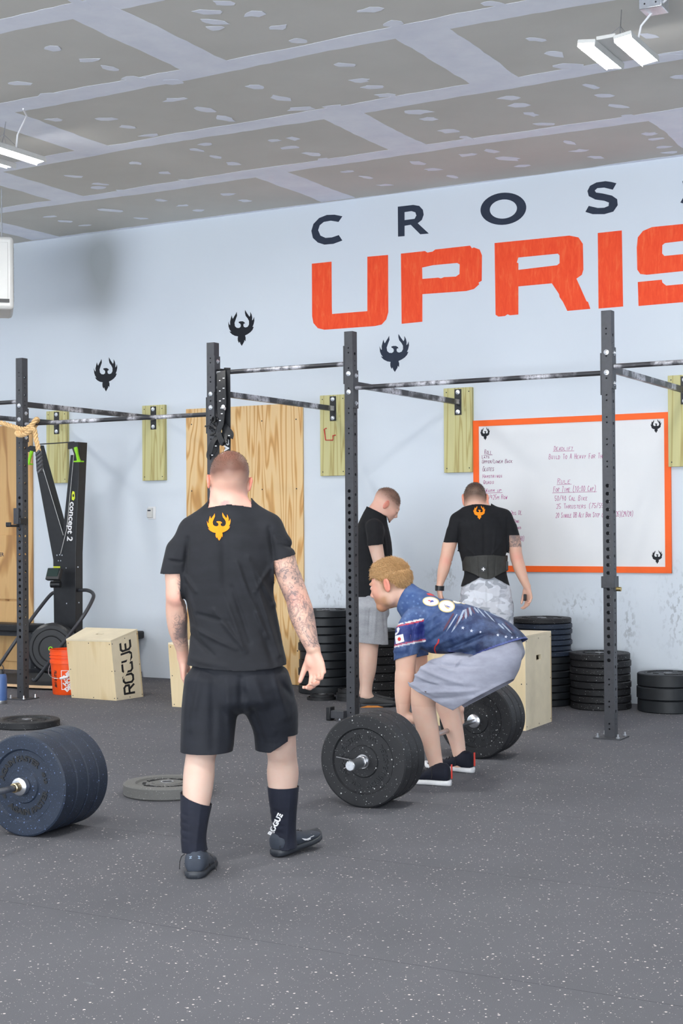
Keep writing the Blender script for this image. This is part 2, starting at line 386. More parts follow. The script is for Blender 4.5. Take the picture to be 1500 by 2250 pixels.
letter('wall_letter', [[(770,272),(1060,243),(1095,250),(1112,275),(1114,375),(1108,395),(1087,410),(1126,497),(1132,500),(1141,527),(1052,535),(1035,500),(1022,482),(1020,470),(992,428),(862,440),(862,549),(830,552),(820,548),(810,555),(785,557),(774,550)], [(862,328),(1015,313),(1022,320),(1022,350),(1012,358),(862,376),(862,350),(856,347)][::-1]], red_or, 'big red-orange painted letter R on the wall', g2)
letter('wall_letter', [[(1170,233),(1263,223),(1268,518),(1173,526)]], red_or, 'big red-orange painted letter I above the rightmost rack post', g2)
letter('wall_letter', [[(1321,290),(1325,250),(1345,225),(1380,210),(1560,192),(1595,200),(1610,225),(1610,268),(1515,275),(1513,262),(1430,272),(1420,280),(1419,312),(1428,322),(1570,308),(1600,315),(1612,345),(1612,455),(1600,480),(1570,495),(1328,516),(1325,423),(1418,414),(1420,425),(1435,437),(1510,430),(1515,420),(1514,385),(1505,380),(1360,395),(1335,392),(1323,375)]], red_or, 'big red-orange painted letter S cut by the right edge of the photo', g2)
# firebird emblem
PH = [(392,55),(395,90),(382,122),(370,155),(374,185),(392,202),(416,205),(430,196),(433,180),(426,166),(412,158),(412,148),(430,145),(452,147),(468,158),(473,171),(464,167),(457,174),(456,187),(462,200),(480,206),(500,200),(512,180),(512,150),(500,126),(480,100),(473,72),(474,45),(492,76),(510,102),(517,112),(525,95),(524,67),(537,92),(543,120),(541,148),(552,138),(560,116),(563,150),(556,180),(545,206),(557,206),(545,232),(525,252),(498,268),(472,278),(478,300),(476,332),(466,318),(462,336),(452,352),(440,371),(428,352),(420,330),(412,342),(402,320),(401,298),(404,281),(375,275),(345,258),(328,240),(321,227),(338,234),(322,212),(312,185),(308,140),(318,165),(328,172),(327,140),(335,110),(342,84),(348,104),(354,118),(370,92),(384,72)]
PHC = (436, 208)
def phoenix_loops(cx, cz, size):
    s_ = size/326.
    return [[(cx+(x-PHC[0])*s_, cz-(y-PHC[1])*s_) for x, y in PH]]
for (u, v, size, lab, m_, kx) in ((232, 823, .315, 'black firebird emblem painted low on the left of the wall, above the ski machine', black_pr, 1), (530, 721, .315, 'black firebird emblem on the wall left of the big red letter U', black_pr, 1), (866, 776, .315, 'slate firebird emblem on the wall just below the red letters U and P', slate, 1)):
    p = aty(u, v, YW); lp = phoenix_loops(0, 0, size)
    P_ = lambda x, y, d, p=p: (p.x+x*1.12, YW-d, p.z+y)
    o = MB().poly(lp, .002, P_).build('firebird_emblem', m_, None, smooth=False, loc=(p.x, YW, p.z)); tag(o, lab, 'wall emblem', 'firebird emblems on the wall')

# ------------------------------------------------------------------ whiteboard with handwriting
wx0, wx1, wz0, wz1 = -4.932, -3.305, 1.0, 2.219; fw = .048
wb = thing('whiteboard', 'large white writing panel framed in orange on the back wall', 'whiteboard', (wx0, YW, wz0))
MB().box(((wx0+wx1)/2, YW-.005, (wz0+wz1)/2), (wx1-wx0, .01, wz1-wz0)).build('panel', wboard, wb, smooth=False)
mb = MB()
mb.box(((wx0+wx1)/2, YW-.009, wz1-fw/2), (wx1-wx0, .018, fw)).box(((wx0+wx1)/2, YW-.009, wz0+fw/2), (wx1-wx0, .018, fw))
mb.box((wx0+fw/2, YW-.0088, (wz0+wz1)/2), (fw, .0176, wz1-wz0-2*fw)).box((wx1-fw/2, YW-.0088, (wz0+wz1)/2), (fw, .0176, wz1-wz0-2*fw))
mb.build('frame', orange_fr, wb, smooth=False)
for (x, z) in ((wx0+fw+.055, wz1-fw-.06), (wx1-fw-.065, wz1-fw-.055), (wx1-fw-.065, wz0+fw+.075), (wx0+fw+.055, wz0+fw+.075)):
    MB().poly(phoenix_loops(0, 0, .105), .001, lambda a, b, d: (x+a, YW-.0101-d, z+b)).build('corner_emblem', black_pr, wb, smooth=False)
FONT = {'A':'00 26 40;12 32','B':'00 06 36 45 34 03;33 42 30 00','C':'45 26 04 02 10 41','D':'00 06 26 44 42 20 00','E':'46 06 00 40;03 33','F':'46 06 00;03 33','G':'45 26 04 02 10 40 43 23','H':'06 00;46 40;03 43','I':'26 20','J':'46 41 20 01','K':'06 00;46 03 40','L':'06 00 40','M':'00 06 23 46 40','N':'00 06 40 46','O':'26 04 02 20 42 44 26','P':'00 06 36 45 34 03','Q':'26 04 02 20 42 44 26;22 40','R':'00 06 36 45 34 03;23 40','S':'45 26 05 04 42 41 20 01','T':'06 46;26 20','U':'06 01 20 41 46','V':'06 20 46','W':'06 10 24 30 46','X':'06 40;46 00','Y':'06 23 46;23 20','Z':'06 46 00 40','0':'26 04 02 20 42 44 26','1':'15 26 20','2':'05 26 45 44 00 40','3':'05 26 45 33 41 20 01','4':'06 03 43;36 30','5':'46 06 03 33 42 41 20 01','6':'46 03 01 20 41 42 03','7':'06 46 10','8':'26 05 23 41 20 01 23 45 26','9':'43 13 04 26 45 43 20','/':'00 47','(':'37 15 11 3/',')':'17 35 31 1/',':':'24 23;21 20','-':'13 33','.':'20 21'}
def strokes(s_, x0, z0, x1, h, seed):
    rnd = random.Random(seed); out = []; adv = (x1-x0)/max(1, len(s_)); wch = adv*.72
    for i, ch in enumerate(s_):
        big = 1.0
        if ch.islower(): big = .68
        for st in FONT.get(ch.upper(), '').split(';'):
            pl = []
            for q in st.split():
                a = int(q[0]); b = -1 if q[1] == '/' else int(q[1])
                pl.append((x0+i*adv+a/4*wch*(.9 if big == 1 else .85)+b*h*.012+rnd.uniform(-1, 1)*h*.05, z0+b/6*h*big+rnd.uniform(-1, 1)*h*.05))
            if len(pl) > 1: out.append(pl)
    return out
TXT = [('Roll',138,1088,190,32,1),('Lats',120,1116,175,20,0),('Upper/Lower Back',122,1150,332,24,0),('Glutes',126,1203,205,32,0),('Hamstrings',126,1250,262,24,0),('Quads',130,1292,206,26,0),('Warm up',146,1348,258,24,1),('/425m Row',166,1398,298,30,0),('2kg DL',318,1504,398,28,0),('Rows',340,1558,378,24,0),('Squats',345,1602,390,22,0),('(50/40)',340,1684,412,32,0),
 ('Deadlift',615,1062,750,30,1),('Build To A Heavy For The Day',580,1122,1030,34,0),('Rule',640,1290,732,34,1),('For Time (10:00 Cap)',610,1346,905,36,1),('50/40 Cal Bike',620,1408,848,34,0),('35 Thrusters (75/55)',630,1462,975,32,0),('20 Single DB Alt Box Step ups (50/35)(24/20)',628,1524,1160,34,0)]
WP = wallP(3.125, 3.125, 1020, 650, YW-.0101)
for i, (s_, x0, yb, x1, h, ul) in enumerate(TXT):
    mb = MB()
    st = strokes(s_, x0, 0, x1, h, i)
    if ul: st.append([(x0-6, -7), (x1+2, -5)])
    for pl in st:
        pp = [Vector(WP(a, yb-b-(a-x0)*.02, .0004)) for a, b in pl]
        w_ = .0016
        for a, b in zip(pp[:-1], pp[1:]):
            d = b-a
            if d.length < 1e-5: continue
            d.normalize(); q = Vector((-d.z, 0, d.x))*w_; a2 = a-d*w_*.6; b2 = b+d*w_*.6
            mb.add([a2+q, a2-q, b2-q, b2+q], [(0, 1, 2, 3)])
    tag(mb.build('handwriting_line', dark_ink if i in (0, 1, 2, 3) else pink_ink, wb, smooth=False, fixn=False), kind='stuff')

# ------------------------------------------------------------------ plywood and boards on the wall
p = (-7.15, YW, 0)
t = thing('plywood_sheet', 'tall pine plywood sheet with bold grain fixed to the wall behind the walking man', 'plywood', (-7.15, YW, 1.22))
MB().box((-7.148, YW-.0105, 1.222), (1.225, .018, 2.435)).build('sheet', ply_pine, t, bevel=.002)
mb = MB()
for x in (-7.7, -7.35, -6.95, -6.6):
    for z in (.3, .9, 1.7, 2.3): mb.cyl((x, YW-.021, z), (x, YW-.0185, z), .006, 8)
tag(mb.build('screw_heads', near_black, t), kind='stuff')
t = thing('plywood_sheet', 'duller plywood sheet on the wall at the left edge behind the rope', 'plywood', (-10.2, YW, 1.2))
MB().box((-10.18, YW-.0105, 1.19), (1.22, .018, 2.37)).build('sheet', ply_dark, t, bevel=.002)
MB().box((-10.1, YW-.032, 1.0), (.78, .024, .62)).build('patch_panel', ply_dark, t, bevel=.002)
MB().box((-10.1, YW-.032, .38), (.8, .024, .58)).build('lower_panel', ply_dark, t, bevel=.002)
vs, fs = text_mesh('OTHER', .05, .001); MB().add([(-9.99+v.x, YW-.0445, 1.12+v.y) for v in vs], fs).build('stencil_text', slate, t, smooth=False)
XU = [-9.247, -8.085, -6.225, -5.052, -3.160]     # rack posts, the first is just outside the frame
labs = ['green treated board behind the ski machine, plate bolted to it', 'green treated board between the ski machine and the pine plywood', 'green treated board with a red hook, right of the pine plywood', 'green treated board against the left edge of the whiteboard', 'green treated board cut by the right edge of the photo']
XB = [-9.249, -8.112, -6.225, -5.057, -3.19]
for x, lab in zip(XB, labs):
    t = thing('wall_board', lab, 'board', (x, YW, 2.147), 'treated boards holding the rack to the wall')
    MB().box((x, YW-.019, 2.147), (.252 if x > -9.2 else .25, .038, .688)).build('board', treated, t, bevel=.003)
    mb = MB()
    for dx in (-.1, .1):
        for dz in (-.31, .31): mb.cyl((x+dx, YW-.0395, 2.147+dz), (x+dx, YW-.037, 2.147+dz), .005, 8)
    tag(mb.build('nail_heads', near_black, t), kind='stuff')
# red hook
mb = MB(); hk = [aty(u, v, YW-.045) for u, v in ((716, 941), (712, 943), (715, 967), (731, 967), (731, 957), (737, 956))]
mb.tube(hk, .0045, 8); mb.cyl(hk[0], hk[0]+Vector((0, .03, 0)), .004, 8); tag(mb.build('hanging_hook', red_pl, None, loc=tuple(hk[0])), 'small red bent hook on the green board beside the middle rack post', 'hook')
# thermostat
p = aty(332, 1127, YW); t = thing('thermostat', 'small white thermostat box on the bare wall', 'thermostat', tuple(p))
MB().box((p.x+.012, YW-.003, p.z), (.085, .006, .115)).build('wall_plate', white_pr, t, bevel=.003)
MB().box((p.x, YW-.018, p.z), (.058, .026, .09)).build('housing', heater_m, t, bevel=.006)
MB().box((p.x, YW-.032, p.z+.022), (.034, .002, .012)).build('display', slate, t)

# ------------------------------------------------------------------ the rack
def face_holes(mb, x0, x1, segs, P, big, small, both, N=12):
    """front face as cells; segs = list of (z0, z1, r) where r = hole radius or 0. P(x, z) -> 3-D, inward offset Pi"""
    for z0, z1, r in segs:
        c = [(x0, z0), (x1, z0), (x1, z1), (x0, z1)]
        if not r: mb.add([P(a, b, 0) for a, b in c], [(0, 1, 2, 3)]); continue
        cx, cz = (x0+x1)/2, (z0+z1)/2
        ring = []; outer = []
        for j in range(N):
            t = 2*pi*(j+.5)/N; ring.append((cx+r*math.cos(t), cz+r*math.sin(t)))
            k = max(abs(math.cos(t))/((x1-x0)/2), abs(math.sin(t))/((z1-z0)/2)); outer.append((cx+math.cos(t)/k, cz+math.sin(t)/k))
        vs = [P(a, b, 0) for a, b in outer]+[P(a, b, 0) for a, b in ring]+[P(a, b, .004) for a, b in ring]
        fs = [(j, (j+1) % N, N+(j+1) % N, N+j) for j in range(N)]+[(N+j, N+(j+1) % N, 2*N+(j+1) % N, 2*N+j) for j in range(N)]
        # corners
        k0 = len(vs); vs += [P(a, b, 0) for a, b in c]
        for ci, (a, b) in enumerate(c):
            j = [j for j in range(N)]; 
            ang = math.atan2(b-cz, a-cx) % (2*pi)
            jj = int((ang/(2*pi)*N)-.5) % N
            fs.append((jj, k0+ci, (jj+1) % N))
        mb.add(vs, fs)
def layout_side(H):
    hs = []; z = .09
    while z < H-.12: hs += [(z, .005), (z+.032, .005), (z+.082, .011)]; z += .142
    return hs
def layout_front(H, small=False):
    hs = []; z = .06
    if small:
        while z < H-.05: hs += [(z, .005), (z+.034, .005)]; z += .142
        return hs
    while z < .45: hs += [(z, .0055), (z+.034, .0055)]; z += .142
    z = .50
    while z < 1.66: hs.append((z, .0125)); z += .0508
    z = 1.74
    while z < H-.05: hs += [(z, .0055), (z+.034, .0055)]; z += .142
    return hs
def to_segs(hs, H, hh):
    segs = []; z = 0
    for c_, r in sorted(hs):
        h_ = min(hh, r+.006)
        if c_-h_ < z+1e-4: continue
        segs.append((z, c_-h_, 0)); segs.append((c_-h_, c_+h_, r)); z = c_+h_
    segs.append((z, H, 0)); return segs
W2, HU = .033, 2.743
def make_post(x, label, holes='big'):
    t = thing('rack_post', label, 'rack post', (x, YU, 0), 'uprights of the pull-up rack')
    mb = MB(); f = W2
    fr = to_segs(layout_front(HU), HU, .024); sd = to_segs(layout_side(HU), HU, .024)
    z0 = .008
    def off(segs): return [(max(a, z0), b, r) for a, b, r in segs]
    face_holes(mb, -f, f, off(fr), lambda a, b, d: (x+a, YU-f+d, b), 0, 0, 0)
    face_holes(mb, -f, f, off(fr), lambda a, b, d: (x-a, YU+f-d, b), 0, 0, 0)
    face_holes(mb, -f, f, off(sd), lambda a, b, d: (x+f-d, YU+a, b), 0, 0, 0)
    face_holes(mb, -f, f, off(sd), lambda a, b, d: (x-f+d, YU-a, b), 0, 0, 0)
    # inner walls, so the tube is hollow but has a thickness to be seen at the top
    i = f-.004
    mb.add([(x-f, YU-f, HU), (x+f, YU-f, HU), (x+f, YU+f, HU), (x-f, YU+f, HU)], [(0, 1, 2, 3)])
    mb.build('tube', steel_black, t, smooth=False, fixn=False)
    MB().box((x, YU, .004), (.18, .18, .008)).build('base_plate', steel_black, t, bevel=.001)
    for dx, dy in ((-.068, -.068), (.068, -.068), (.068, .068), (-.068, .068)):
        MB().lathe([(0, .008), (.013, .008), (.013, .016), (.007, .017), (.006, .034), (0, .035)], 10, (x+dx, YU+dy, 0)).build('anchor_bolt', chrome, t)
    return t
def bolt(mb, p, d, r=.014):
    d = Vector(d).normalized(); p = Vector(p); M_ = d.to_track_quat('Z', 'Y').to_matrix()
    mb.lathe([(0, 0), (r, 0), (r, .003), (r*.62, .004), (r*.6, .011), (r*.3, .013), (0, .013)], 14, p, M=M_)
plabs = ['dark perforated steel post just outside the left edge of the photo', 'leftmost dark perforated steel post in the photo, rope knotted beside it', 'dark perforated steel post hung with black bands behind the walking man', 'dark perforated steel post in the middle, in front of the bent-over onlooker', 'tallest-looking dark perforated steel post in front of the whiteboard']
posts = [make_post(x, l) for x, l in zip(XU, plabs)]
# side plates with bolts where bars meet posts: (post, side, z centre)
ZB = {1: 2.212, 2: 2.518, 3: 2.346, 4: 2.384}
def bracket(i, side, z):
    x = XU[i]; f = W2; t = posts[i]
    mb = MB().box((x+side*(f+.004), YU, z-.01), (.008, .074, .27)); mb.build('bar_bracket', steel_black, t, bevel=.002)
    for dz in (-.11, .085):
        m2 = MB(); bolt(m2, (x+side*(f+.008), YU, z+dz), (side, 0, 0), .015); m2.build('bolt', chrome, t)
for i, z in ZB.items():
    bracket(i, 1, z)
    if i+1 < len(XU): bracket(i+1, -1, z)
for i, zs in {1: (2.36, 2.25), 2: (2.36, 2.26), 3: (2.445, 2.315), 4: (2.475, 2.345)}.items():
    for z in zs:
        m2 = MB(); bolt(m2, (XU[i], YU-W2, z), (0, -1, 0), .017); m2.build('bolt', chrome, posts[i])
# j-cups and clamps
def jcup(i, z, label):
    x = XU[i]; t = thing('bar_hook', label, 'bar hook', (x, YU, z))
    MB().box((x-.02, YU-W2-.012, z), (.052, .02, .13)).build('bracket', steel_black, t, bevel=.003)
    MB().box((x+.03, YU-.02, z-.04), (.02, .09, .05)).build('clasp', near_black, t, bevel=.003)
    m_ = MB().box((x-.02, YU-W2-.06, z-.078), (.05, .1, .018)).box((x-.02, YU-W2-.107, z-.066), (.05, .014, .034)); m_.build('lip', near_black, t, bevel=.004)
jcup(1, 1.47, 'black bar hook clamped on the leftmost post at chest height')
x = XU[4]; t = thing('band_peg', 'black collar with a brass knob clamped round the post in front of the whiteboard', 'clamp', (x, YU, 1.0))
m_ = MB(); k = W2+.006
for (cx, cy, sx_, sy_) in ((0, -k, 2*k+.01, .01), (0, k, 2*k+.01, .01), (-k, 0, .01, 2*k-.01), (k, 0, .01, 2*k-.01)): m_.box((x+cx, YU+cy, 1.0), (sx_, sy_, .075))
m_.build('collar', steel_black, t, bevel=.002); MB().cyl((x+k+.004, YU, .955), (x+k+.035, YU, .955), .014, 14).build('knob', plain('brass', (.5, .38, .16), .35, 1), t)
x = XU[3]; t = thing('mat_peg', 'short black steel foot sticking out beside the base of the middle post', 'bracket', (x, YU, 0))
MB().box((x-.10, YU-.05, .045), (.13, .05, .055)).build('arm', steel_black, t, bevel=.004); MB().box((x-.155, YU-.05, .05), (.035, .07, .095)).build('end_block', near_black, t, bevel=.006)
# pull-up bars and rafters
def bar(a, b, r, label, mat=chalk_bar): 
    m_ = MB().cyl(a, b, r, 14); return tag(m_.build('pull_up_bar', mat, None, loc=a), label, 'bar', 'pull-up bars of the rack')
g = W2+.009
bl = {1: 'chalky pull-up bar at the left, between the roped post and the band-hung post', 2: 'highest chalky pull-up bar, between the band-hung post and the middle post', 3: 'longest chalky pull-up bar, from the middle post to the whiteboard post', 4: 'chalky pull-up bar running off the right edge of the photo'}
for i, z in ZB.items():
    x1 = XU[i+1]-g if i < 4 else XU[4]+1.13
    bar((XU[i]+g, YU, z), (x1, YU, z), .0165, bl[i])
bar((XU[0]+.04, YU, 2.395), (XU[1]-g, YU, 2.395), .0165, 'short stub of pull-up bar left of the roped post')
rl = ['black brace from outside the left edge to the board behind the ski machine', 'chalk-marked brace from the roped post back to its wall board', 'chalk-marked brace from the band-hung post to the board with the red hook', 'chalk-marked brace from the middle post back to the board by the whiteboard', 'grey brace from the whiteboard post to the board at the right edge']
for i, x in enumerate(XU):
    z = 2.374; t = thing('wall_brace', rl[i], 'brace', (x, YU, z), 'braces from the posts to the wall')
    a = Vector((x, YU+W2+.001, z)); b = Vector((XB[i]+.005, YW-.046, z))
    m_ = MB(); d = (b-a); m_.box((a+b)/2, (.034, d.length, .042), Matrix.Rotation(math.atan2(-d.x, d.y), 3, 'Z')); m_.build('beam', chalk_bar, t, bevel=.002)
    MB().box((XB[i]+.005, YW-.042, z), (.06, .008, .21)).build('wall_plate', near_black, t, bevel=.002)
    for dz in (-.08, .08):
        m2 = MB(); bolt(m2, (XB[i]+.005, YW-.046, z+dz), (0, -1, 0), .018); m2.build('bolt', chrome, t)

# ------------------------------------------------------------------ ceiling lamps
def lamp(x, y, z, L, gap, wd, label, chain=True):
    t = thing('ceiling_lamp', label, 'ceiling lamp', (x, y, ZC), 'hanging LED ceiling lamps')
    MB().box((x, y, z+.03), (gap*2-wd-.01, L*.92, .02)).build('body', heater_m, t, bevel=.003)
    for s in (-1, 1):
        tl = Matrix.Rotation(s*-.13, 3, 'Y'); h_ = MB().box(Vector((x+s*gap, y, z))+tl @ Vector((0, 0, .016)), (wd+.012, L+.012, .02), tl).box(Vector((x+s*gap, y, z))+tl @ Vector((wd/2+.005, 0, .004)), (.004, L+.012, .034), tl).box(Vector((x+s*gap, y, z))+tl @ Vector((-wd/2-.005, 0, .004)), (.004, L+.012, .034), tl).build('tray', heater_m, t, bevel=.002)
        MB().box((x+s*gap, y, z), (wd, L, .006), tl).build('light_panel', led_m, h_, smooth=False)
    m_ = MB(); top = Vector((x, y+.05, ZC)); kn = Vector((x, y+.03, ZC-(ZC-z)*.38))
    m_.tube([top, kn], .003, 6)
    for dx, dy in ((-gap*.7, -.1), (gap*.7, -.1), (-gap*.3, .12), (gap*.7, .12), (0, 0)): m_.tube([kn, Vector((x+dx, y+dy, z+.04))], .0016, 5)
    m_.build('hanging_wires', steel, t)
    m_ = MB().tube([Vector((x+gap, y+.0, z+.03)), Vector((x+gap+.03, y-.02, z+.12)), Vector((x+gap+.1, y-.05, ZC-.08)), Vector((x+gap+.2, y-.12, ZC-.05)), Vector((x+gap+.24, y-.2, ZC-.03))], .006, 8); m_.build('cord', white_pr, t)
    return t
lamp(-2.567, 7.63, 3.895, .46, .1, .085, 'hanging twin-panel LED lamp at the upper right, right of the joint tape')
lamp(-6.91, 7.60, 3.895, .5, .135, .075, 'hanging twin-tube LED lamp cut by the left edge of the photo')
for x, nm in ((-11.3, 'far left of'), (2.1, 'to the right of')): lamp(x, 7.6, 3.895, .46, .098, .115, f'hanging LED lamp outside the photo, {nm} the two lamps in view')
for x, nm in ((-11.3, 'leftmost'), (-6.91, 'second from left'), (-2.567, 'third from left'), (2.1, 'rightmost')):
    for y, nr in ((3.3, 'middle row above the camera'), (-1.2, 'row nearest the bay doors')): lamp(x, y, 3.895, .46, .098, .115, f'hanging LED lamp outside the photo, {nm} in the {nr}')
p = gnd(1436, 2, ZC-.03); t = thing('junction_box', 'grey metal electrical box on the ceiling beside the right lamp', 'junction box', (p.x, p.y, ZC))
MB().box((p.x, p.y+.0, ZC-.045), (.12, .13, .08)).build('box', chrome, t, bevel=.003)
for dx in (-.03, .03): MB().cyl((p.x+dx, p.y-.066, ZC-.06), (p.x+dx, p.y-.064, ZC-.06), .005, 8).build('screw', near_black, t)
# ------------------------------------------------------------------ heater
A = Vector(aty(33, 600, 9.0)); ang = YAW+math.atan(720/FPX)+.02
R_ = Matrix.Rotation(ang, 3, 'Z'); hx, hy, hz = .62, .55, .585
hc = A+R_ @ Vector((-hx/2-.01, hy/2, 0)); hc.z = 3.412
t = thing('unit_heater', 'white enamelled unit heater hung under the ceiling at the left edge', 'heater', (hc.x, hc.y, ZC))
MB().box(hc, (hx, hy, hz), R_).build('cabinet', heater_m, t, bevel=.03)
MB().box(hc+R_ @ Vector((0, -hy/2-.001, 0)), (hx-.09, .006, hz-.1), R_).build('front_panel', heater_m, t, bevel=.003)
vs, fs = text_mesh('REZNOR', .115, .003); MB().add([hc+R_ @ Vector((hx/2+.0015, -hy/2+.075-v.y*0+(-v.y), v.x)) for v in vs], fs).build('lettering', near_black, t, smooth=False)
MB().box(hc+R_ @ Vector((.19, -hy/2-.005, -.225)), (.17, .002, .03), R_).build('rating_label', near_black, t)
MB().box(hc+R_ @ Vector((.13, -hy/2-.0065, -.222)), (.05, .002, .022), R_).build('blue_label', plain('label_blue', (.05, .12, .5), .5), t)
m_ = MB()
for a in (-.22, .22): m_.cyl(hc+R_ @ Vector((a, 0, hz/2)), Vector((0, 0, 0))+Vector(((hc+R_ @ Vector((a, 0, 0))).x, (hc+R_ @ Vector((a, 0, 0))).y, ZC)), .006, 8)
m_.build('hanger_rods', chrome, t)
# ------------------------------------------------------------------ bumper plates (built lying flat, axis = local Z, base at z = 0)
def plate_profile(t, R=.225, style=0):
    e = .007
    if style == 0:      # rim, recessed web, raised hub
        top = [(.026, t-.002), (.075, t-.002), (.08, t-.009), (.155, t-.011), (.162, t-.001), (R-.02, t), (R-e, t-.001), (R, t-e)]
    else:
        top = [(.026, t-.003), (.06, t-.003), (.065, t-.001), (.17, t-.001), (.172, t-.004), (.176, t-.004), (.178, t-.001), (R-e, t-.001), (R, t-e)]
    bot = [(r, t-z) for r, z in reversed(top)]
    return top+bot
def circ_text(s_, rad, size, flip, ztop, ext=.003, bold=.0015, spread=1.12):
    vs, fs = text_mesh(s_, size, bold, ext); out = []
    for v in vs:
        th = v.x*spread/rad
        if not flip: a = pi/2-th; r = rad+v.y
        else: a = -pi/2+th; r = rad-v.y
        out.append(Vector((r*math.cos(a), r*math.sin(a), ztop+v.z)))
    return out, fs
PROTO = {}
def make_plate(t, mat, style=0, R=.225, letters=True, metal_hub=True):
    key = (round(t, 4), mat.name, style, round(R, 4), letters)
    if key in PROTO: return copy_tree(PROTO[key])
    o = bpy.data.objects.new('bumper_plate', None); COL.objects.link(o); o.empty_display_size = .1
    MB().lathe(plate_profile(t, R, style), 72, closed=False).build('rubber_disc', mat, o, angle=30)
    MB().lathe([(.0255, -.0005), (.034, -.0005), (.034, t+.0005), (.0255, t+.0005)], 28, closed=True).build('steel_insert', steel if metal_hub else near_black, o)
    if letters:
        z = t-.0105 if style == 0 else t-.001
        k = R/.225
        for fl, s_ in ((False, 'AGAIN FASTER'), (True, 'AGAIN FASTER')):
            vs, fs = circ_text(s_, .118*k if style == 0 else .14*k, .034*k, fl, z+.002, .0025)
            MB().add(vs, fs).build('raised_lettering', rubber_blk, o, smooth=False)
        vs, fs = circ_text('45 LB', .118*k, .02*k, False, z+.002, .002)
        M_ = Matrix.Rotation(pi/2, 3, 'Z'); 
        for s_ in (1, -1): MB().add([(M_ @ v)*1 if s_ > 0 else Vector((-(M_ @ v).x, -(M_ @ v).y, v.z)) for v in vs], fs).build('raised_numerals', rubber_blk, o, smooth=False)
    PROTO[key] = o
    return o
def place(o, loc, rot=(0, 0, 0), label=None, group=None):
    o.location = loc; o.rotation_euler = rot; tag(o, label, 'weight plate', group); return o
def stack(x, y, n, ths, mats, grp, where, R=.225, jit=.012, seed=1, style=1):
    rnd = random.Random(seed); z = 0
    names = ['bottom', 'second from bottom', 'third from bottom', 'fourth from bottom', 'fifth from bottom', 'sixth from bottom', 'seventh from bottom', 'eighth from bottom', 'ninth from bottom', 'tenth from bottom', 'eleventh from bottom', 'twelfth from bottom', 'thirteenth from bottom', 'fourteenth from bottom']
    for i in range(n):
        th = ths[i % len(ths)] if not callable(ths) else ths(i)
        mt = mats(i) if callable(mats) else mats
        o = make_plate(th, mt, style, R, i == n-1)
        if i != n-1:
            for c in list(o.children):
                if c.name.startswith('raised'): bpy.data.objects.remove(c)
        nm = 'top plate' if i == n-1 else names[i]+' plate'
        place(o, (x+rnd.uniform(-jit, jit), y+rnd.uniform(-jit, jit), z), (0, 0, rnd.uniform(0, 6)), f'{nm} of {where}', grp)
        z += th+.0015
    return z
# far stack behind the walking man's hand: 11 plates, the stack between posts, the ones behind the tall box and to the right
stack(-6.13, 10.62, 10, lambda i: .068 if i < 9 else .06, plate_p, 'plates in the tall stack right of the plywood', 'the tall black plate stack right of the pine plywood', seed=3, jit=.014)
stack(-5.60, 10.56, 8, lambda i: .066, lambda i: plate_p if i in (6, 7) else plate_m, 'plates in the stack behind the onlooker in grey shorts', 'the flecked plate stack behind the leg in grey shorts', seed=5)
stack(-4.232, 10.65, 14, lambda i: .052 if i < 7 else .040, lambda i: plate_p if i < 7 else plate_b if i < 13 else plate_m, 'plates in the stack behind the tall wooden box', 'the uneven plate stack behind the tall wooden box', seed=9, jit=.009)
stack(-3.757, 10.62, 8, lambda i: .0505, plate_m, 'plates in the flecked stack behind the whiteboard post', 'the speckled plate stack behind the rightmost post', seed=11, jit=.006)
stack(-3.25, 10.66, 3, lambda i: .092, plate_p, 'thick plates in the low stack at the right', 'the low stack of thick plates at the right edge', seed=12, jit=.006)
# small iron change plates
def change_plate(R, t):
    key = ('c', R, t)
    if key in PROTO: return copy_tree(PROTO[key])
    o = bpy.data.objects.new('change_plate', None); COL.objects.link(o)
    MB().lathe([(.026, 0), (R, 0), (R, t), (R-.012, t), (R-.014, t*.55), (.05, t*.55), (.048, t), (.026, t)], 40, closed=True).build('iron_disc', rubber_blk, o)
    MB().lathe([(.0255, -.0005), (.03, -.0005), (.03, t+.001), (.0255, t+.001)], 20, closed=True).build('bore_ring', steel, o)
    PROTO[key] = o; return o
for i, (x, y, z, R, t, lab) in enumerate([(-5.905, 10.15, 0, .115, .022, 'lower small iron change plate on the floor left of the middle post'), (-5.895, 10.145, .0235, .095, .02, 'upper small iron change plate lying on another left of the middle post'),
        (-5.68, 10.20, 0, .10, .03, 'small change plate lowest behind the foot of the middle post'), (-5.68, 10.195, .0315, .10, .03, 'small change plate midway behind the foot of the middle post'), (-5.685, 10.20, .063, .085, .028, 'small change plate topmost behind the foot of the middle post')]):
    o = change_plate(R, t); o.location = (x, y, z); tag(o, lab, 'weight plate', 'small change plates')
# loose plates
place(make_plate(.052, plate_m, 0), (-6.93, 7.86, 0), (0, 0, 2.4), 'single plate lying flat on the floor at the left edge, below the water bottle', None)
place(make_plate(.062, plate_g, 0), (-4.52, 6.19, 0), (0, 0, .55), 'dusty grey plate lying flat on the floor left of the walking man', None)

# ------------------------------------------------------------------ barbells
BD = Vector((-.085, .9964, 0)).normalized()      # bars run nearly straight away from the camera
def barbell(center_near_inner, label, tag_):
    pass
def disc_on_bar(c, t, mat, style, lab, grp, spin=0, R=.225, side=1):
    """c = centre of the face nearer the camera; axis along BD; lettered face towards the camera"""
    o = make_plate(t, mat, style, R)
    q = (-BD).to_track_quat('Z', 'Y').to_euler(); Mx = (-BD).to_track_quat('Z', 'Y').to_matrix() @ Matrix.Rotation(spin, 3, 'Z')
    e = Mx.to_euler(); o.rotation_euler = e; o.location = Vector(c)+BD*t
    tag(o, lab, 'weight plate', grp); return o
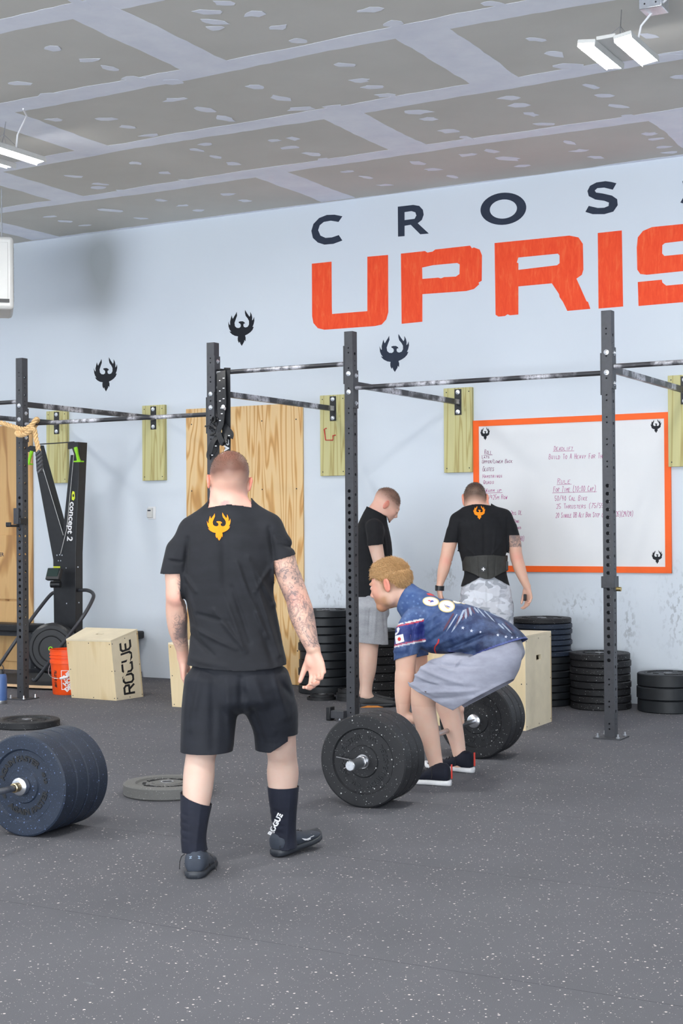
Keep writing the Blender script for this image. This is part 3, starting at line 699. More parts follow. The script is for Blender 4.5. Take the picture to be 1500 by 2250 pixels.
# left barbell: its plates nearest the camera are seen from the inside, the shaft leaves the frame
nf = Vector((-4.452, 5.02, .2255))
t = thing('barbell', 'steel barbell at the left, its shaft leaving the photo on the left edge', 'barbell', tuple(nf))
MB().cyl(nf-BD*1.31, nf-BD*.005, .0142, 18).build('shaft', steel, t)
MB().lathe([(0, -.034), (.03, -.034), (.039, -.028), (.039, -.001), (.0246, 0), (.0246, .405), (.021, .41), (0, .41)], 36, M=BD.to_track_quat('Z', 'Y').to_matrix(), c=nf).build('sleeve', chrome, t)
MB().lathe([(.0165, 0), (.021, .002), (.021, .03), (.0165, .032)], 24, M=BD.to_track_quat('Z', 'Y').to_matrix(), c=nf-BD*.067).build('bushing', plain('bronze', (.45, .36, .22), .3, 1), t)
MB().lathe([(0, .034), (.03, .034), (.039, .028), (.039, .001), (.0246, 0), (.0246, -.405), (0, -.41)], 30, M=BD.to_track_quat('Z', 'Y').to_matrix(), c=nf-BD*1.31).build('sleeve', chrome, t)
pos = 0.0
for i, (th, mt) in enumerate([(.092, plate_b), (.086, plate_b), (.082, plate_b), (.082, plate_b)]):
    disc_on_bar(nf+BD*(pos+.0006), th-.002, mt, 0, ['front plate with raised lettering on the left barbell, nearest the camera', 'second plate from the front on the left barbell', 'third plate from the front on the left barbell', 'rearmost plate on the left barbell'][i], 'plates on the left barbell', spin=.35 if i == 0 else i)
    pos += th
# lifted barbell
c0 = Vector((-3.437, 6.30, .2255)); LN = .262
t = thing('barbell', 'steel barbell gripped by the bending lifter', 'barbell', tuple(c0))
Mq = BD.to_track_quat('Z', 'Y').to_matrix()
s0 = c0-BD*.15
MB().lathe([(0, 0), (.021, 0), (.0246, .004), (.0246, .41), (.039, .411), (.039, .44), (.028, .445), (0, .445)], 36, M=Mq, c=s0).build('sleeve', chrome, t)
b0 = s0+BD*.445; b1 = b0+BD*1.31
MB().cyl(b0, b1, .0142, 18).build('shaft', steel, t)
MB().lathe([(0, -.0), (.028, 0), (.039, .005), (.039, .034), (.0246, .035), (.0246, .44), (.021, .445), (0, .445)], 36, M=Mq, c=b1).build('sleeve', chrome, t)
pos = 0
for i, (th, mt) in enumerate([(.088, plate_m), (.085, plate_m), (.085, plate_m)]):
    disc_on_bar(c0+BD*(pos+.0006), th-.002, mt, 0, ['outermost speckled plate on the near end of the lifted barbell, facing the camera', 'middle plate on the near end of the lifted barbell', 'innermost plate on the near end of the lifted barbell'][i], 'near plates of the lifted barbell', spin=1.2+i)
    pos += th
fi = b1+BD*.036; pos = 0
for i, (th, mt) in enumerate([(.09, plate_m), (.086, plate_m), (.086, plate_m)]):
    disc_on_bar(fi+BD*(pos+.0006), th-.002, mt, 0, ['innermost lettered plate on the far end of the lifted barbell, behind the lifter', 'middle plate on the far end of the lifted barbell', 'outermost plate on the far end of the lifted barbell'][i], 'far plates of the lifted barbell', spin=2.0+i)
    pos += th
# spring collar at the near end
cc = c0-BD*.012; t = thing('spring_collar', 'thin wire spring collar on the near sleeve of the lifted barbell', 'collar', tuple(cc))
sd = Mq @ Vector((1, 0, 0)); up = Mq @ Vector((0, 1, 0)); pts = []
for k in range(50):
    a = k*2*pi/16; pts.append(cc-BD*(.0+k*.00045)+(sd*math.cos(a)+up*math.sin(a))*.0275)
MB().tube(pts, .0018, 6).build('coil', steel, t)
MB().tube([pts[0], pts[0]+Vector((-.05, -.02, .012)), pts[0]+Vector((-.095, -.03, .02))], .003, 6).build('arm', steel, t)
MB().tube([pts[-1], pts[-1]+Vector((-.02, -.03, -.03)), pts[-1]+Vector((-.045, -.03, -.04))], .0025, 6).build('arm', steel, t)

def stroke_text(s_, wd):
    """squared stencil lettering, unit height, centred"""
    vs, fs = [], []; adv = 1.02; n = len(s_)
    G = {'R': '00 06 36 45 43 03;23 40', 'O': '16 05 01 10 30 41 45 36 16', 'G': '46 16 05 01 10 40 43 23', 'U': '06 01 10 30 41 46', 'E': '46 16 05 01 10 40;03 33'}
    for i, ch in enumerate(s_):
        for st in G[ch].split(';'):
            pl = [Vector(((i-(n-1)/2)*adv+(int(q[0])/4-.5)*.76, int(q[1])/6-.5)) for q in st.split()]
            for a, b in zip(pl[:-1], pl[1:]):
                d = (b-a).normalized(); q = Vector((-d.y, d.x))*wd/2; a2 = a-d*wd*.32; b2 = b+d*wd*.32; k = len(vs)
                vs += [Vector((p_.x, p_.y, 0)) for p_ in (a2+q, a2-q, b2-q, b2+q)]; fs.append((k, k+1, k+2, k+3))
    return vs, fs
# ------------------------------------------------------------------ wooden plyo boxes
def wbox(b, tops, label, text=None, handle=None):
    """b = four floor corners (front-left, front-right, back-right, back-left), tops = matching upper corners"""
    b = [Vector(p) for p in b]; T = [Vector(p) for p in tops]
    c_ = sum(b, Vector())/4; t = thing('plyo_box', label, 'plyo box', (c_.x, c_.y, 0), 'wooden plyo boxes')
    th = .018
    def lerp(a, b_, k): return a+(b_-a)*k
    def panel(nm, q, n_in, mat=birch):
        o = [p for p in q]; i = [p+n_in*th for p in q]
        MB().hexa(o, i).build(nm, mat, t, smooth=False, bevel=.0015)
    ctr = (sum(b, Vector())+sum(T, Vector()))/8
    # front, right, back, left
    for nm, (i, j), mt in (('front_panel', (0, 1), birch), ('right_panel', (1, 2), birch_e), ('back_panel', (2, 3), birch), ('left_panel', (3, 0), birch)):
        q = [b[i], b[j], T[j], T[i]]; nrm = (q[1]-q[0]).cross(q[3]-q[0]).normalized()
        if nrm.dot(ctr-q[0]) < 0: nrm.negate()
        if nm == 'right_panel' and handle:
            hx_, hz_ = handle; P = lambda x, y, d, q=q, nrm=nrm: lerp(lerp(q[0], q[1], x), lerp(q[3], q[2], x), y)+nrm*d
            hl = [(hx_-.09, hz_-.028), (hx_+.09, hz_-.028), (hx_+.09, hz_+.028), (hx_-.09, hz_+.028)]
            MB().poly([[(0, 0), (1, 0), (1, 1), (0, 1)], hl[::-1]], th, P).build(nm, mt, t, smooth=False)
        else: panel(nm, q, nrm, mt)
    up = (T[1]-T[0]).cross(T[3]-T[0]).normalized()
    if up.z < 0: up.negate()
    P = lambda x, y, d: lerp(lerp(T[0], T[1], x), lerp(T[3], T[2], x), y)+up*(d+.0005)
    hl = [(.43, .44), (.57, .44), (.57, .56), (.43, .56)]
    MB().poly([[(0, 0), (1, 0), (1, 1), (0, 1)], hl[::-1]], .014, P).build('top_panel', birch_e, t, smooth=False, bevel=.001)
    mb = MB()
    for (i, j) in ((0, 1), (1, 2)):
        q = [b[i], b[j], T[j], T[i]]; nrm = (q[1]-q[0]).cross(q[3]-q[0]).normalized()
        if nrm.dot(ctr-q[0]) > 0: nrm.negate()
        for (x, y) in ((.04, .04), (.5, .03), (.96, .04), (.04, .5), (.96, .5), (.04, .96), (.5, .97), (.96, .96)):
            p = lerp(lerp(q[0], q[1], x), lerp(q[3], q[2], x), y); mb.cyl(p-nrm*.001, p+nrm*.0008, .0045, 8)
    tag(mb.build('screw_heads', near_black, t), kind='stuff')
    if text:
        q = [b[1], b[2], T[2], T[1]]; nrm = (q[1]-q[0]).cross(q[3]-q[0]).normalized()
        if nrm.dot(ctr-q[0]) > 0: nrm.negate()
        vs, fs = stroke_text(text, .20); W = max(v.x for v in vs)*2; H = max(v.y for v in vs)*2
        out = []
        for v in vs:
            a = .50-v.y/H*.44; bb = .50+v.x/W*.84
            out.append(lerp(lerp(q[0], q[1], a), lerp(q[3], q[2], a), bb)+nrm*.0006)
        MB().add(out, fs).build('cut_out_lettering', near_black, t, smooth=False, fixn=False)
    return t
def above(g, u, v):
    """point above ground point g whose photo row is v"""
    d = ray(u, v); k = (Vector((g.x, g.y, 0))-CO).to_2d().length/d.to_2d().length; return CO+d*k
bl_, fr_, br_ = gnd(157, 1533), gnd(256, 1540), gnd(315, 1531)
bk_ = bl_+(br_-fr_)
T0, T1, T2 = above(bl_, 145.4, 1408), above(fr_, 243.7, 1411), above(br_, 302.5, 1386)
T3 = above(bk_, 189, 1382)
wbox([bl_, fr_, br_, bk_], [T0, T1, T2, T3], 'wooden jump box with dark lettering down its right side, beside the orange bucket', 'ROGUE')
bl_ = gnd(378, 1553); fr_ = bl_+Vector((.52, .02, 0)); br_ = fr_+Vector((-.03, .40, 0)); bk_ = bl_+Vector((-.03, .40, 0)); s_ = Vector((-.035, 0, .0))
wbox([bl_, fr_, br_, bk_], [p+Vector((-.035, 0, .475)) for p in (bl_, fr_, br_, bk_)], 'wooden jump box mostly hidden behind the walking man')
fr_ = gnd(1155, 1606); br_ = gnd(1212, 1585.5); bl_ = fr_+Vector((-.72, -.03, 0)); bk_ = bl_+(br_-fr_)
H3 = above(fr_, 1153, 1402).z; wbox([bl_, fr_, br_, bk_], [Vector((p.x, p.y, H3)) for p in (bl_, fr_, br_, bk_)], 'tall wooden jump box with a hand slot, right of the lifter', handle=(.5, .76))

# ------------------------------------------------------------------ bucket
g = gnd(135, 1529); R0, R1, Hb = .128, .150, .37; cx, cy = -8.005, 9.59
t = thing('bucket', 'orange plastic bucket with a white square logo left of the lettered box', 'bucket', (cx, cy, 0))
prof = [(0, .0), (R0-.004, 0), (R0, .006), (R1-.006, .255), (R1+.002, .257), (R1+.003, .283), (R1-.004, .285), (R1-.003, .30), (R1+.004, .302), (R1+.004, .310), (R1-.002, .312), (R1-.001, .325), (R1+.005, .327), (R1+.005, .334), (R1, .336), (R1+.001, Hb-.008), (R1+.006, Hb-.006), (R1+.006, Hb), (R1-.003, Hb), (R1-.004, Hb-.02), (R0-.005, .01), (0, .008)]
MB().lathe(prof, 56, (cx, cy, 0)).build('pail', bucket_m, t, angle=40)
def on_pail(a, z, e=.0012):
    r = R0+(R1-.006-R0)*min(1, max(0, (z-.006)/.249))+e; return Vector((cx+r*math.cos(a), cy+r*math.sin(a), z))
a0 = -pi/2+.80; mb = MB()
def pail_quad(mb, s0, z0, s1, z1, e=.0014):
    n_ = max(1, int(abs(s1-s0)/.012))
    for k in range(n_):
        u0 = s0+(s1-s0)*k/n_; u1 = s0+(s1-s0)*(k+1)/n_
        mb.add([on_pail(a0+u/.13, z, e) for u, z in ((u0, z0), (u1, z0), (u1, z1), (u0, z1))], [(0, 1, 2, 3)])
L0, L1, z0, z1 = -.07, .07, .045, .205; w_ = .005
pail_quad(mb, L0, z0, L1, z0+w_); pail_quad(mb, L0, z1-w_, L1, z1); pail_quad(mb, L0, z0+w_, L0+w_, z1-w_); pail_quad(mb, L1-w_, z0+w_, L1, z1-w_)
mb.build('logo_frame', white_pr, t, smooth=False, fixn=False)
for s_, dx, dz in (('THE', -.03, .155), ('HOME', 0.0, .128), ('DEPOT', .016, .088)):
    vs, fs = text_mesh(s_, .046, .003); ca, sa = math.cos(.78), math.sin(.78)
    MB().add([on_pail(a0+(dx+v.x*ca-v.y*sa)/.13, dz-.0+v.x*sa+v.y*ca, .0016) for v in vs], fs).build('logo_lettering', white_pr, t, smooth=False, fixn=False)
a = a0-.95; vs, fs = text_mesh("LET'S DO THIS.", .034, .002)
MB().add([on_pail(a+(-v.y)/.13, .13+v.x*.62*-1, .0016) for v in vs], fs).build('side_lettering', near_black, t, smooth=False, fixn=False)
pa = on_pail(-pi+.15, .27, .008); pb = on_pail(.15, .27, .008); mid = on_pail(-pi/2+.60, .15, .02)
hp = []
for k in range(25):
    s_ = k/24; a = -pi+.15+pi*s_; z = .275-.135*math.sin(pi*s_)**.8
    rr = (R1+.006)+.012*math.sin(pi*s_); hp.append(Vector((cx+rr*math.cos(a), cy+rr*math.sin(a), z)))
h_ = MB().tube(hp, .002, 8).build('wire_handle', chrome, t); 
MB().tube(hp[13:17], .009, 10).build('grip', white_pr, t)
# ------------------------------------------------------------------ water bottle
bx, by = -8.02, 8.80
t = thing('water_bottle', 'blue steel water bottle at the left edge near the roped post', 'water bottle', (bx, by, 0))
MB().lathe([(0, .025), (.044, .025), (.045, .03), (.045, .20), (.041, .222), (.034, .232), (0, .232)], 32, (bx, by, 0)).build('body', bottle_m, t)
MB().lathe([(0, 0), (.043, 0), (.0445, .004), (.0445, .026), (0, .026)], 32, (bx, by, 0)).build('base', steel, t)
MB().lathe([(0, .232), (.024, .232), (.024, .262), (.02, .268), (0, .268)], 24, (bx, by, 0)).build('cap', near_black, t)
MB().tube([(bx-.02, by, .255), (bx-.024, by, .29), (bx-.0, by, .31), (bx+.024, by, .285), (bx+.025, by, .25)], .004, 8).build('carry_loop', near_black, t)

# ------------------------------------------------------------------ two low flat benches by the wall
def bench(x0, x1, y, z, label):
    t = thing('flat_bench', label, 'bench', ((x0+x1)/2, y, 0), 'flat benches along the wall')
    MB().box(((x0+x1)/2, y, z-.035), (x1-x0, .26, .07)).build('pad', rubber_blk, t, bevel=.015)
    MB().box(((x0+x1)/2, y, z-.095), (x1-x0-.1, .06, .045)).build('beam', steel_black, t, bevel=.003)
    for x in (x0+.1, x1-.08):
        MB().box((x, y, (z-.117+.05)/2+.0), (.05, .06, z-.167)).build('leg', steel_black, t, bevel=.002)
        MB().box((x, y, .028), (.06, .30, .05)).build('foot', steel_black, t, bevel=.003)
bench(-9.15, -8.21, 10.78, .43, 'black flat bench behind the lettered wooden box')
bench(-10.45, -9.34, 10.74, .47, 'black flat bench at the left edge behind the roped post')

# ------------------------------------------------------------------ ski ergometer
YS = 10.25; sk = aty(150, 1385, YS)
t = thing('ski_machine', 'tall black Y-shaped ski exercise machine against the wall', 'exercise machine', (sk.x, YS, 0))
def skP(dy=0, depth=1):
    def P(x, y, d):
        p = aty(x, y, YS); return (p.x, YS+dy+d, p.z)
    return P
MB().poly([[(163, 1000), (169, 1000), (172, 972), (184, 972), (179, 1090), (174, 1215), (174, 1395), (143, 1395), (141, 1240), (140, 1222), (148, 1150)]], .10, skP(-.05)).build('right_upright', near_black, t, bevel=.004)
MB().poly([[(143, 1170), (90, 978), (84, 985), (86, 1030), (123, 1230), (125, 1395), (143.5, 1395), (143.5, 1222)]], .08, skP(-.04)).build('left_upright', near_black, t, bevel=.004)
MB().poly([[(161, 972), (184, 972), (183, 1000), (176, 1003), (170, 986), (161, 988)]], .02, skP(-.075)).build('pulley_plate', near_black, t, bevel=.002)
MB().poly([[(67, 988), (80, 980), (92, 982), (94, 993), (72, 994)]], .03, skP(-.085)).build('pulley_plate', near_black, t, bevel=.002)
m_ = MB(); q = [aty(u, v, YS) for u, v in ((88, 976), (120, 974), (163, 971))]; m_.tube(q, .005, 8); m_.build('top_cord', near_black, t)
for P_ in (((166, 983), (173, 1013)), ((70, 991), (62, 1019))):
    a, b = [aty(u, v, YS-.1) for u, v in P_]; m_ = MB()
    m_.tube([a, a+(b-a)*.15, a+(b-a)*.5, a+(b-a)*.9, b], [.016, .017, .013, .015, .022], 14)
    m_.box(b+Vector((0, 0, -.004)), (.075, .05, .012)); m_.build('pull_handle', lime, t)
for pp in (((163, 988), (147, 1160), (133, 1217)), ((90, 1015), (139, 1176))):
    MB().tube([aty(u, v, YS-.062) for u, v in pp], .0022, 6).build('drive_cord', heater_m, t)
vs, fs = text_mesh('concept 2', .085, .002); a, b = Vector(aty(167.5, 1103, YS)), Vector(aty(160.5, 1189, YS))
d = (b-a).normalized(); s_ = Vector((d.z, 0, -d.x)); L = max(v.x for v in vs)-min(v.x for v in vs)
if s_.x < 0: s_ = -s_
MB().add([a+(b-a)*((v.x/L)+.5)+s_*(v.y*1.0)+Vector((0, -.0515, 0)) for v in vs], fs).build('white_lettering', white_pr, t, smooth=False, fixn=False)
MB().poly([[(168, 1079), (172, 1081), (173, 1095), (170, 1100), (166, 1098), (166, 1085)], ell(169.4, 1089, 1.9, 3.4, 14)[::-1]], .001, skP(-.0525)).build('logo_mark', plain('logo_yellow', (.62, .70, .03), .5), t, smooth=False)
c_ = aty(119, 1262, YS-.17); rr = Matrix.Rotation(-.35, 3, 'X')
h_ = MB().box(c_, (.15, .04, .11), rr).build('monitor', near_black, t, bevel=.008)
MB().box(c_+rr @ Vector((0, -.022, .01)), (.12, .003, .07), rr).build('screen', glass_m, h_)
MB().cyl(aty(112, 1284, YS-.15), aty(133, 1284, YS-.12), .03, 14).build('monitor_bracket', near_black, t)
MB().poly([[(124, 1244), (139, 1244), (139, 1248), (124, 1248)]], .001, skP(-.0425)).build('yellow_label', MATS['logo_yellow'].m if False else bpy.data.materials['logo_yellow'], t, smooth=False)
m_ = MB()
for u, v in ((125, 1220), (131, 1219), (136, 1220), (128, 1232), (133, 1232), (145, 1248), (171, 1246), (146, 1326), (173, 1324)):
    p = aty(u, v, YS-.052); m_.cyl(p, p+Vector((0, .004, 0)), .006, 8)
tag(m_.build('rivet_heads', chrome, t), kind='stuff')
cxx, cyy = -8.74, 10.10
lp = [(cxx+a*.70, cyy+b*.43) for a, b in [(math.copysign(abs(math.cos(2*pi*k/40))**.55, math.cos(2*pi*k/40)), math.copysign(abs(math.sin(2*pi*k/40))**.7, math.sin(2*pi*k/40))) for k in range(40)]]
MB().poly([lp], .022, lambda x, y, d: (x, y, .016+d)).build('platform_rim', plain('beech_edge', (.72, .50, .30), .5, 0, .3, .08, 12), t, smooth=False)
MB().poly([[(cxx+(x-cxx)*.985, cyy+(y-cyy)*.985) for x, y in lp]], .003, lambda x, y, d: (x, y, .0385+d)).build('platform_deck', rubber_blk, t, smooth=False)
MB().box((cxx, cyy, .008), (.9, .6, .015)).build('platform_riser', near_black, t)
# hooped stand tubes, right and left
def spl(pts, k=6):
    out = []; P = [Vector(p) for p in pts]; P = [P[0]*2-P[1]]+P+[P[-1]*2-P[-2]]
    for i in range(1, len(P)-2):
        for j in range(k):
            s_ = j/k; out.append(.5*((2*P[i])+(P[i+1]-P[i-1])*s_+(2*P[i-1]-5*P[i]+4*P[i+1]-P[i+2])*s_*s_+(-P[i-1]+3*P[i]-3*P[i+1]+P[i+2])*s_**3))
    out.append(P[-2]); return out
rt = [aty(174, 1297, 10.25), aty(192, 1297, 10.22), aty(204, 1304, 10.17), aty(203, 1318, 10.1), aty(180, 1358, 9.98), aty(130, 1425, 9.93), aty(82, 1490, 9.90), aty(72, 1507, 9.9)]
rt[-1].z = .06
MB().tube(spl(rt), .016, 12).build('stand_tube', steel_black, t)
lt = [aty(125, 1301, 10.25), aty(112, 1306, 10.22), aty(88, 1335, 10.1), aty(62, 1370, 9.98), aty(30, 1415, 9.86), aty(-2, 1462, 9.8), aty(-30, 1500, 9.75)]
MB().tube(spl(lt), .016, 12).build('stand_tube', steel_black, t)
c_ = aty(118, 1424, 10.05); Mf = Matrix.Rotation(pi/2, 3, 'X') 
Mf = Matrix.Rotation(.35, 3, 'Z') @ Mf
MB().lathe([(0, -.06), (.13, -.06), (.14, -.045), (.15, -.045), (.16, -.058), (.20, -.055), (.222, -.03), (.222, .05), (.20, .065), (0, .065)], 56, c_, M=Mf).build('flywheel_housing', near_black, t, angle=25)
MB().lathe([(.105, .066), (.112, .071), (.119, .066)], 48, c_, M=Mf).build('vent_ring', rubber_blk, t)
MB().lathe([(.165, .066), (.170, .071), (.175, .066)], 48, c_, M=Mf).build('vent_ring', rubber_blk, t)
MB().lathe([(.012, .066), (.020, .066), (.020, .08), (.012, .08)], 20, c_, M=Mf, closed=True).build('green_ring', lime, t)

# ------------------------------------------------------------------ climbing rope knotted on the left post
def rope(path, r, nm, parent, mat, lay=.095, n=6):
    P = spl(path, 16); acc = [0]
    for a, b in zip(P[:-1], P[1:]): acc.append(acc[-1]+(b-a).length)
    ups = []; up = None
    for i in range(len(P)):
        tt = (P[min(i+1, len(P)-1)]-P[max(i-1, 0)]).normalized()
        if up is None: up = tt.orthogonal().normalized()
        up = (up-tt*up.dot(tt)).normalized(); ups.append((up.copy(), tt.cross(up)))
    m_ = MB()
    for s_ in range(3):
        m_.tube([P[i]+(ups[i][0]*math.cos(acc[i]/lay*2*pi+s_*2*pi/3)+ups[i][1]*math.sin(acc[i]/lay*2*pi+s_*2*pi/3))*r*.54 for i in range(len(P))], r*.47, 8)
    return m_.build(nm, mat, parent)
y = YU-.085
A_ = lambda u, v, Y: aty(u, v, Y)
t = thing('climbing_rope', 'thick tan climbing rope knotted round the leftmost post, black sleeve hanging', 'rope', tuple(A_(60, 935, y)))
r_ = .021
rope([A_(-40, 925, y-.02), A_(0, 929, y-.01), A_(28, 937, y), A_(52, 943, y-.012), A_(68, 935, y), A_(79, 922, y+.02), A_(82, 925, y+.07), A_(77, 935, y+.10), A_(66, 948, y+.06), A_(50, 951, y-.005), A_(38, 948, y+.01)], r_, 'running_part', t, rope_m)
rope([A_(40, 947, y+.02), A_(37, 953, y-.005), A_(46, 956, y-.035), A_(60, 951, y-.05), A_(72, 942, y-.04), A_(77, 950, y-.02), A_(79, 965, y-.02), A_(83, 980, y-.02), A_(84.5, 992, y-.02)], r_, 'tail_part', t, rope_m)
rope([A_(84.5, 991, y-.02), A_(86, 1010, y-.02), A_(88, 1038, y-.02)], .027, 'rubber_sleeve', t, plain('sleeve_rubber', (.055, .058, .065), .4, 0, .5, .1, 30), .09)

# ------------------------------------------------------------------ exercise bands hung on the high bar
def strap(path, wd, nm, parent, mat=near_black, side=None, th=.004):
    P = spl(path, 6); m_ = MB(); vs = []
    for i, p in enumerate(P):
        tt = (P[min(i+1, len(P)-1)]-P[max(i-1, 0)]).normalized(); s_ = Vector(side[min(len(side)-1, int(i/len(P)*len(side)))]) if isinstance(side, list) else Vector(side or (1, 0, 0))
        s_ = (s_-tt*s_.dot(tt)).normalized()*wd/2; n_ = tt.cross(s_).normalized()*th/2
        vs += [p+s_+n_, p-s_+n_, p-s_-n_, p+s_-n_]
    fs = []
    for i in range(len(P)-1):
        for j in range(4): fs.append((4*i+j, 4*i+(j+1) % 4, 4*i+4+(j+1) % 4, 4*i+4+j))
    fs += [(3, 2, 1, 0), tuple(4*(len(P)-1)+j for j in range(4))]
    return m_.add(vs, fs).build(nm, mat, parent, angle=50)
yb = YU; xs = XU[2]
def B(u, v, dy): return aty(u, v, YU+dy)
def band(label, front, back, wd, side=(1, 0, 0), marks=(), extra=None):
    t = thing('exercise_band', label, 'exercise band', tuple(front[0]), 'black bands hung on the high bar')
    strap(front+back, wd, 'loop', t, side=side)
    if marks:
        m_ = MB()
        for (u, v, dy) in marks:
            p = B(u, v, dy); m_.box(p, (.016, .001, .006))
        m_.build('white_marks', white_pr, t, smooth=False)
    return t
Zb = aty(495, 816, YU).z
band('broad black band with white ticks hanging nearest the post, left strand of the bundle', [B(481, 818, -.03), B(481, 850, -.05), B(482, 900, -.055), B(484, 930, -.06)], [B(482, 940, -.045), B(481, 900, -.0), B(481, 850, .03), B(481, 818, .025), B(481, 812, -.01)], .035, marks=((483, 836, -.056), (483, 859, -.057), (483, 881, -.058)))
t2 = band('broad black band with white ticks, middle strand of the bundle on the high bar', [B(490, 814, -.04), B(490, 850, -.065), B(491, 890, -.07), B(488, 906, -.075), B(486, 930, -.08), B(480, 950, -.08), B(490, 975, -.09)], [B(494, 955, -.06), B(490, 900, -.02), B(490, 850, .035), B(490, 816, .03), B(490, 811, 0)], .045, marks=((491, 831, -.069), (491, 853, -.072), (491, 876, -.073), (487, 909, -.084), (483, 924, -.087)))
t3 = band('long wide black band with white printing hanging lowest on the high bar', [B(499, 814, -.03), B(500, 900, -.04), B(500, 980, -.04), B(497, 1040, -.04), B(495, 1075, -.04)], [B(498, 1060, .02), B(500, 980, .03), B(500, 900, .03), B(499, 818, .03), B(499, 811, 0)], .05)
vs, fs = text_mesh('AGAIN FASTER', .06, .002)
c_ = B(497, 1000, -.045); MB().add([c_+Vector((-v.y*-1, 0, v.x)) for v in vs], fs).build('white_lettering', white_pr, t3, smooth=False, fixn=False)
band('thin black band curling out to the left of the band bundle', [B(450, 937, -.06), B(462, 934, -.07), B(474, 942, -.08), B(470, 952, -.08), B(461, 955, -.08)], [B(472, 956, -.06), B(480, 946, -.05)], .012, side=(0, .3, 1))
band('black band fanned out to the right at the foot of the bundle', [B(492, 935, -.05), B(500, 945, -.06), B(507, 955, -.07), B(504, 962, -.07)], [B(494, 960, -.04), B(488, 950, -.03)], .05, side=(1, 0, .4), marks=((503, 957, -.095),))
band('glossy black band loop hanging left, ending just above the walking man', [B(478, 958, -.07), B(466, 975, -.08), B(459, 1000, -.08), B(464, 1003, -.08)], [B(474, 985, -.05), B(482, 962, -.05)], .045, side=(1, 0, .5), marks=((474, 980, -.1), (466, 1000, -.1)))
t = thing('band_knot', 'tangle of small black band loops tied against the post under the high bar', 'band knot', tuple(B(470, 935, -.06)))
for k in range(9):
    c_ = B(468+random.uniform(-9, 9), 930+random.uniform(-10, 16), -.07+random.uniform(-.01, .02)); a = random.uniform(0, 3); R_2 = random.uniform(.018, .035)
    ax = Vector((math.cos(a), random.uniform(-.4, .4), math.sin(a))).normalized(); ay = ax.cross(Vector((0, 1, 0))).normalized()
    strap([c_+(ax*math.cos(j*pi/4)+ay*math.sin(j*pi/4)*.6)*R_2 for j in range(9)], .012, 'band_loop', t, side=(0, 1, .2))
MB().tube([B(486, 897, -.09), B(494, 898, -.09)], .012, 10).build('clip', chrome, t)
MB().cyl(B(490, 893, -.085), B(490, 893, -.10), .012, 12).build('clip', chrome, t)
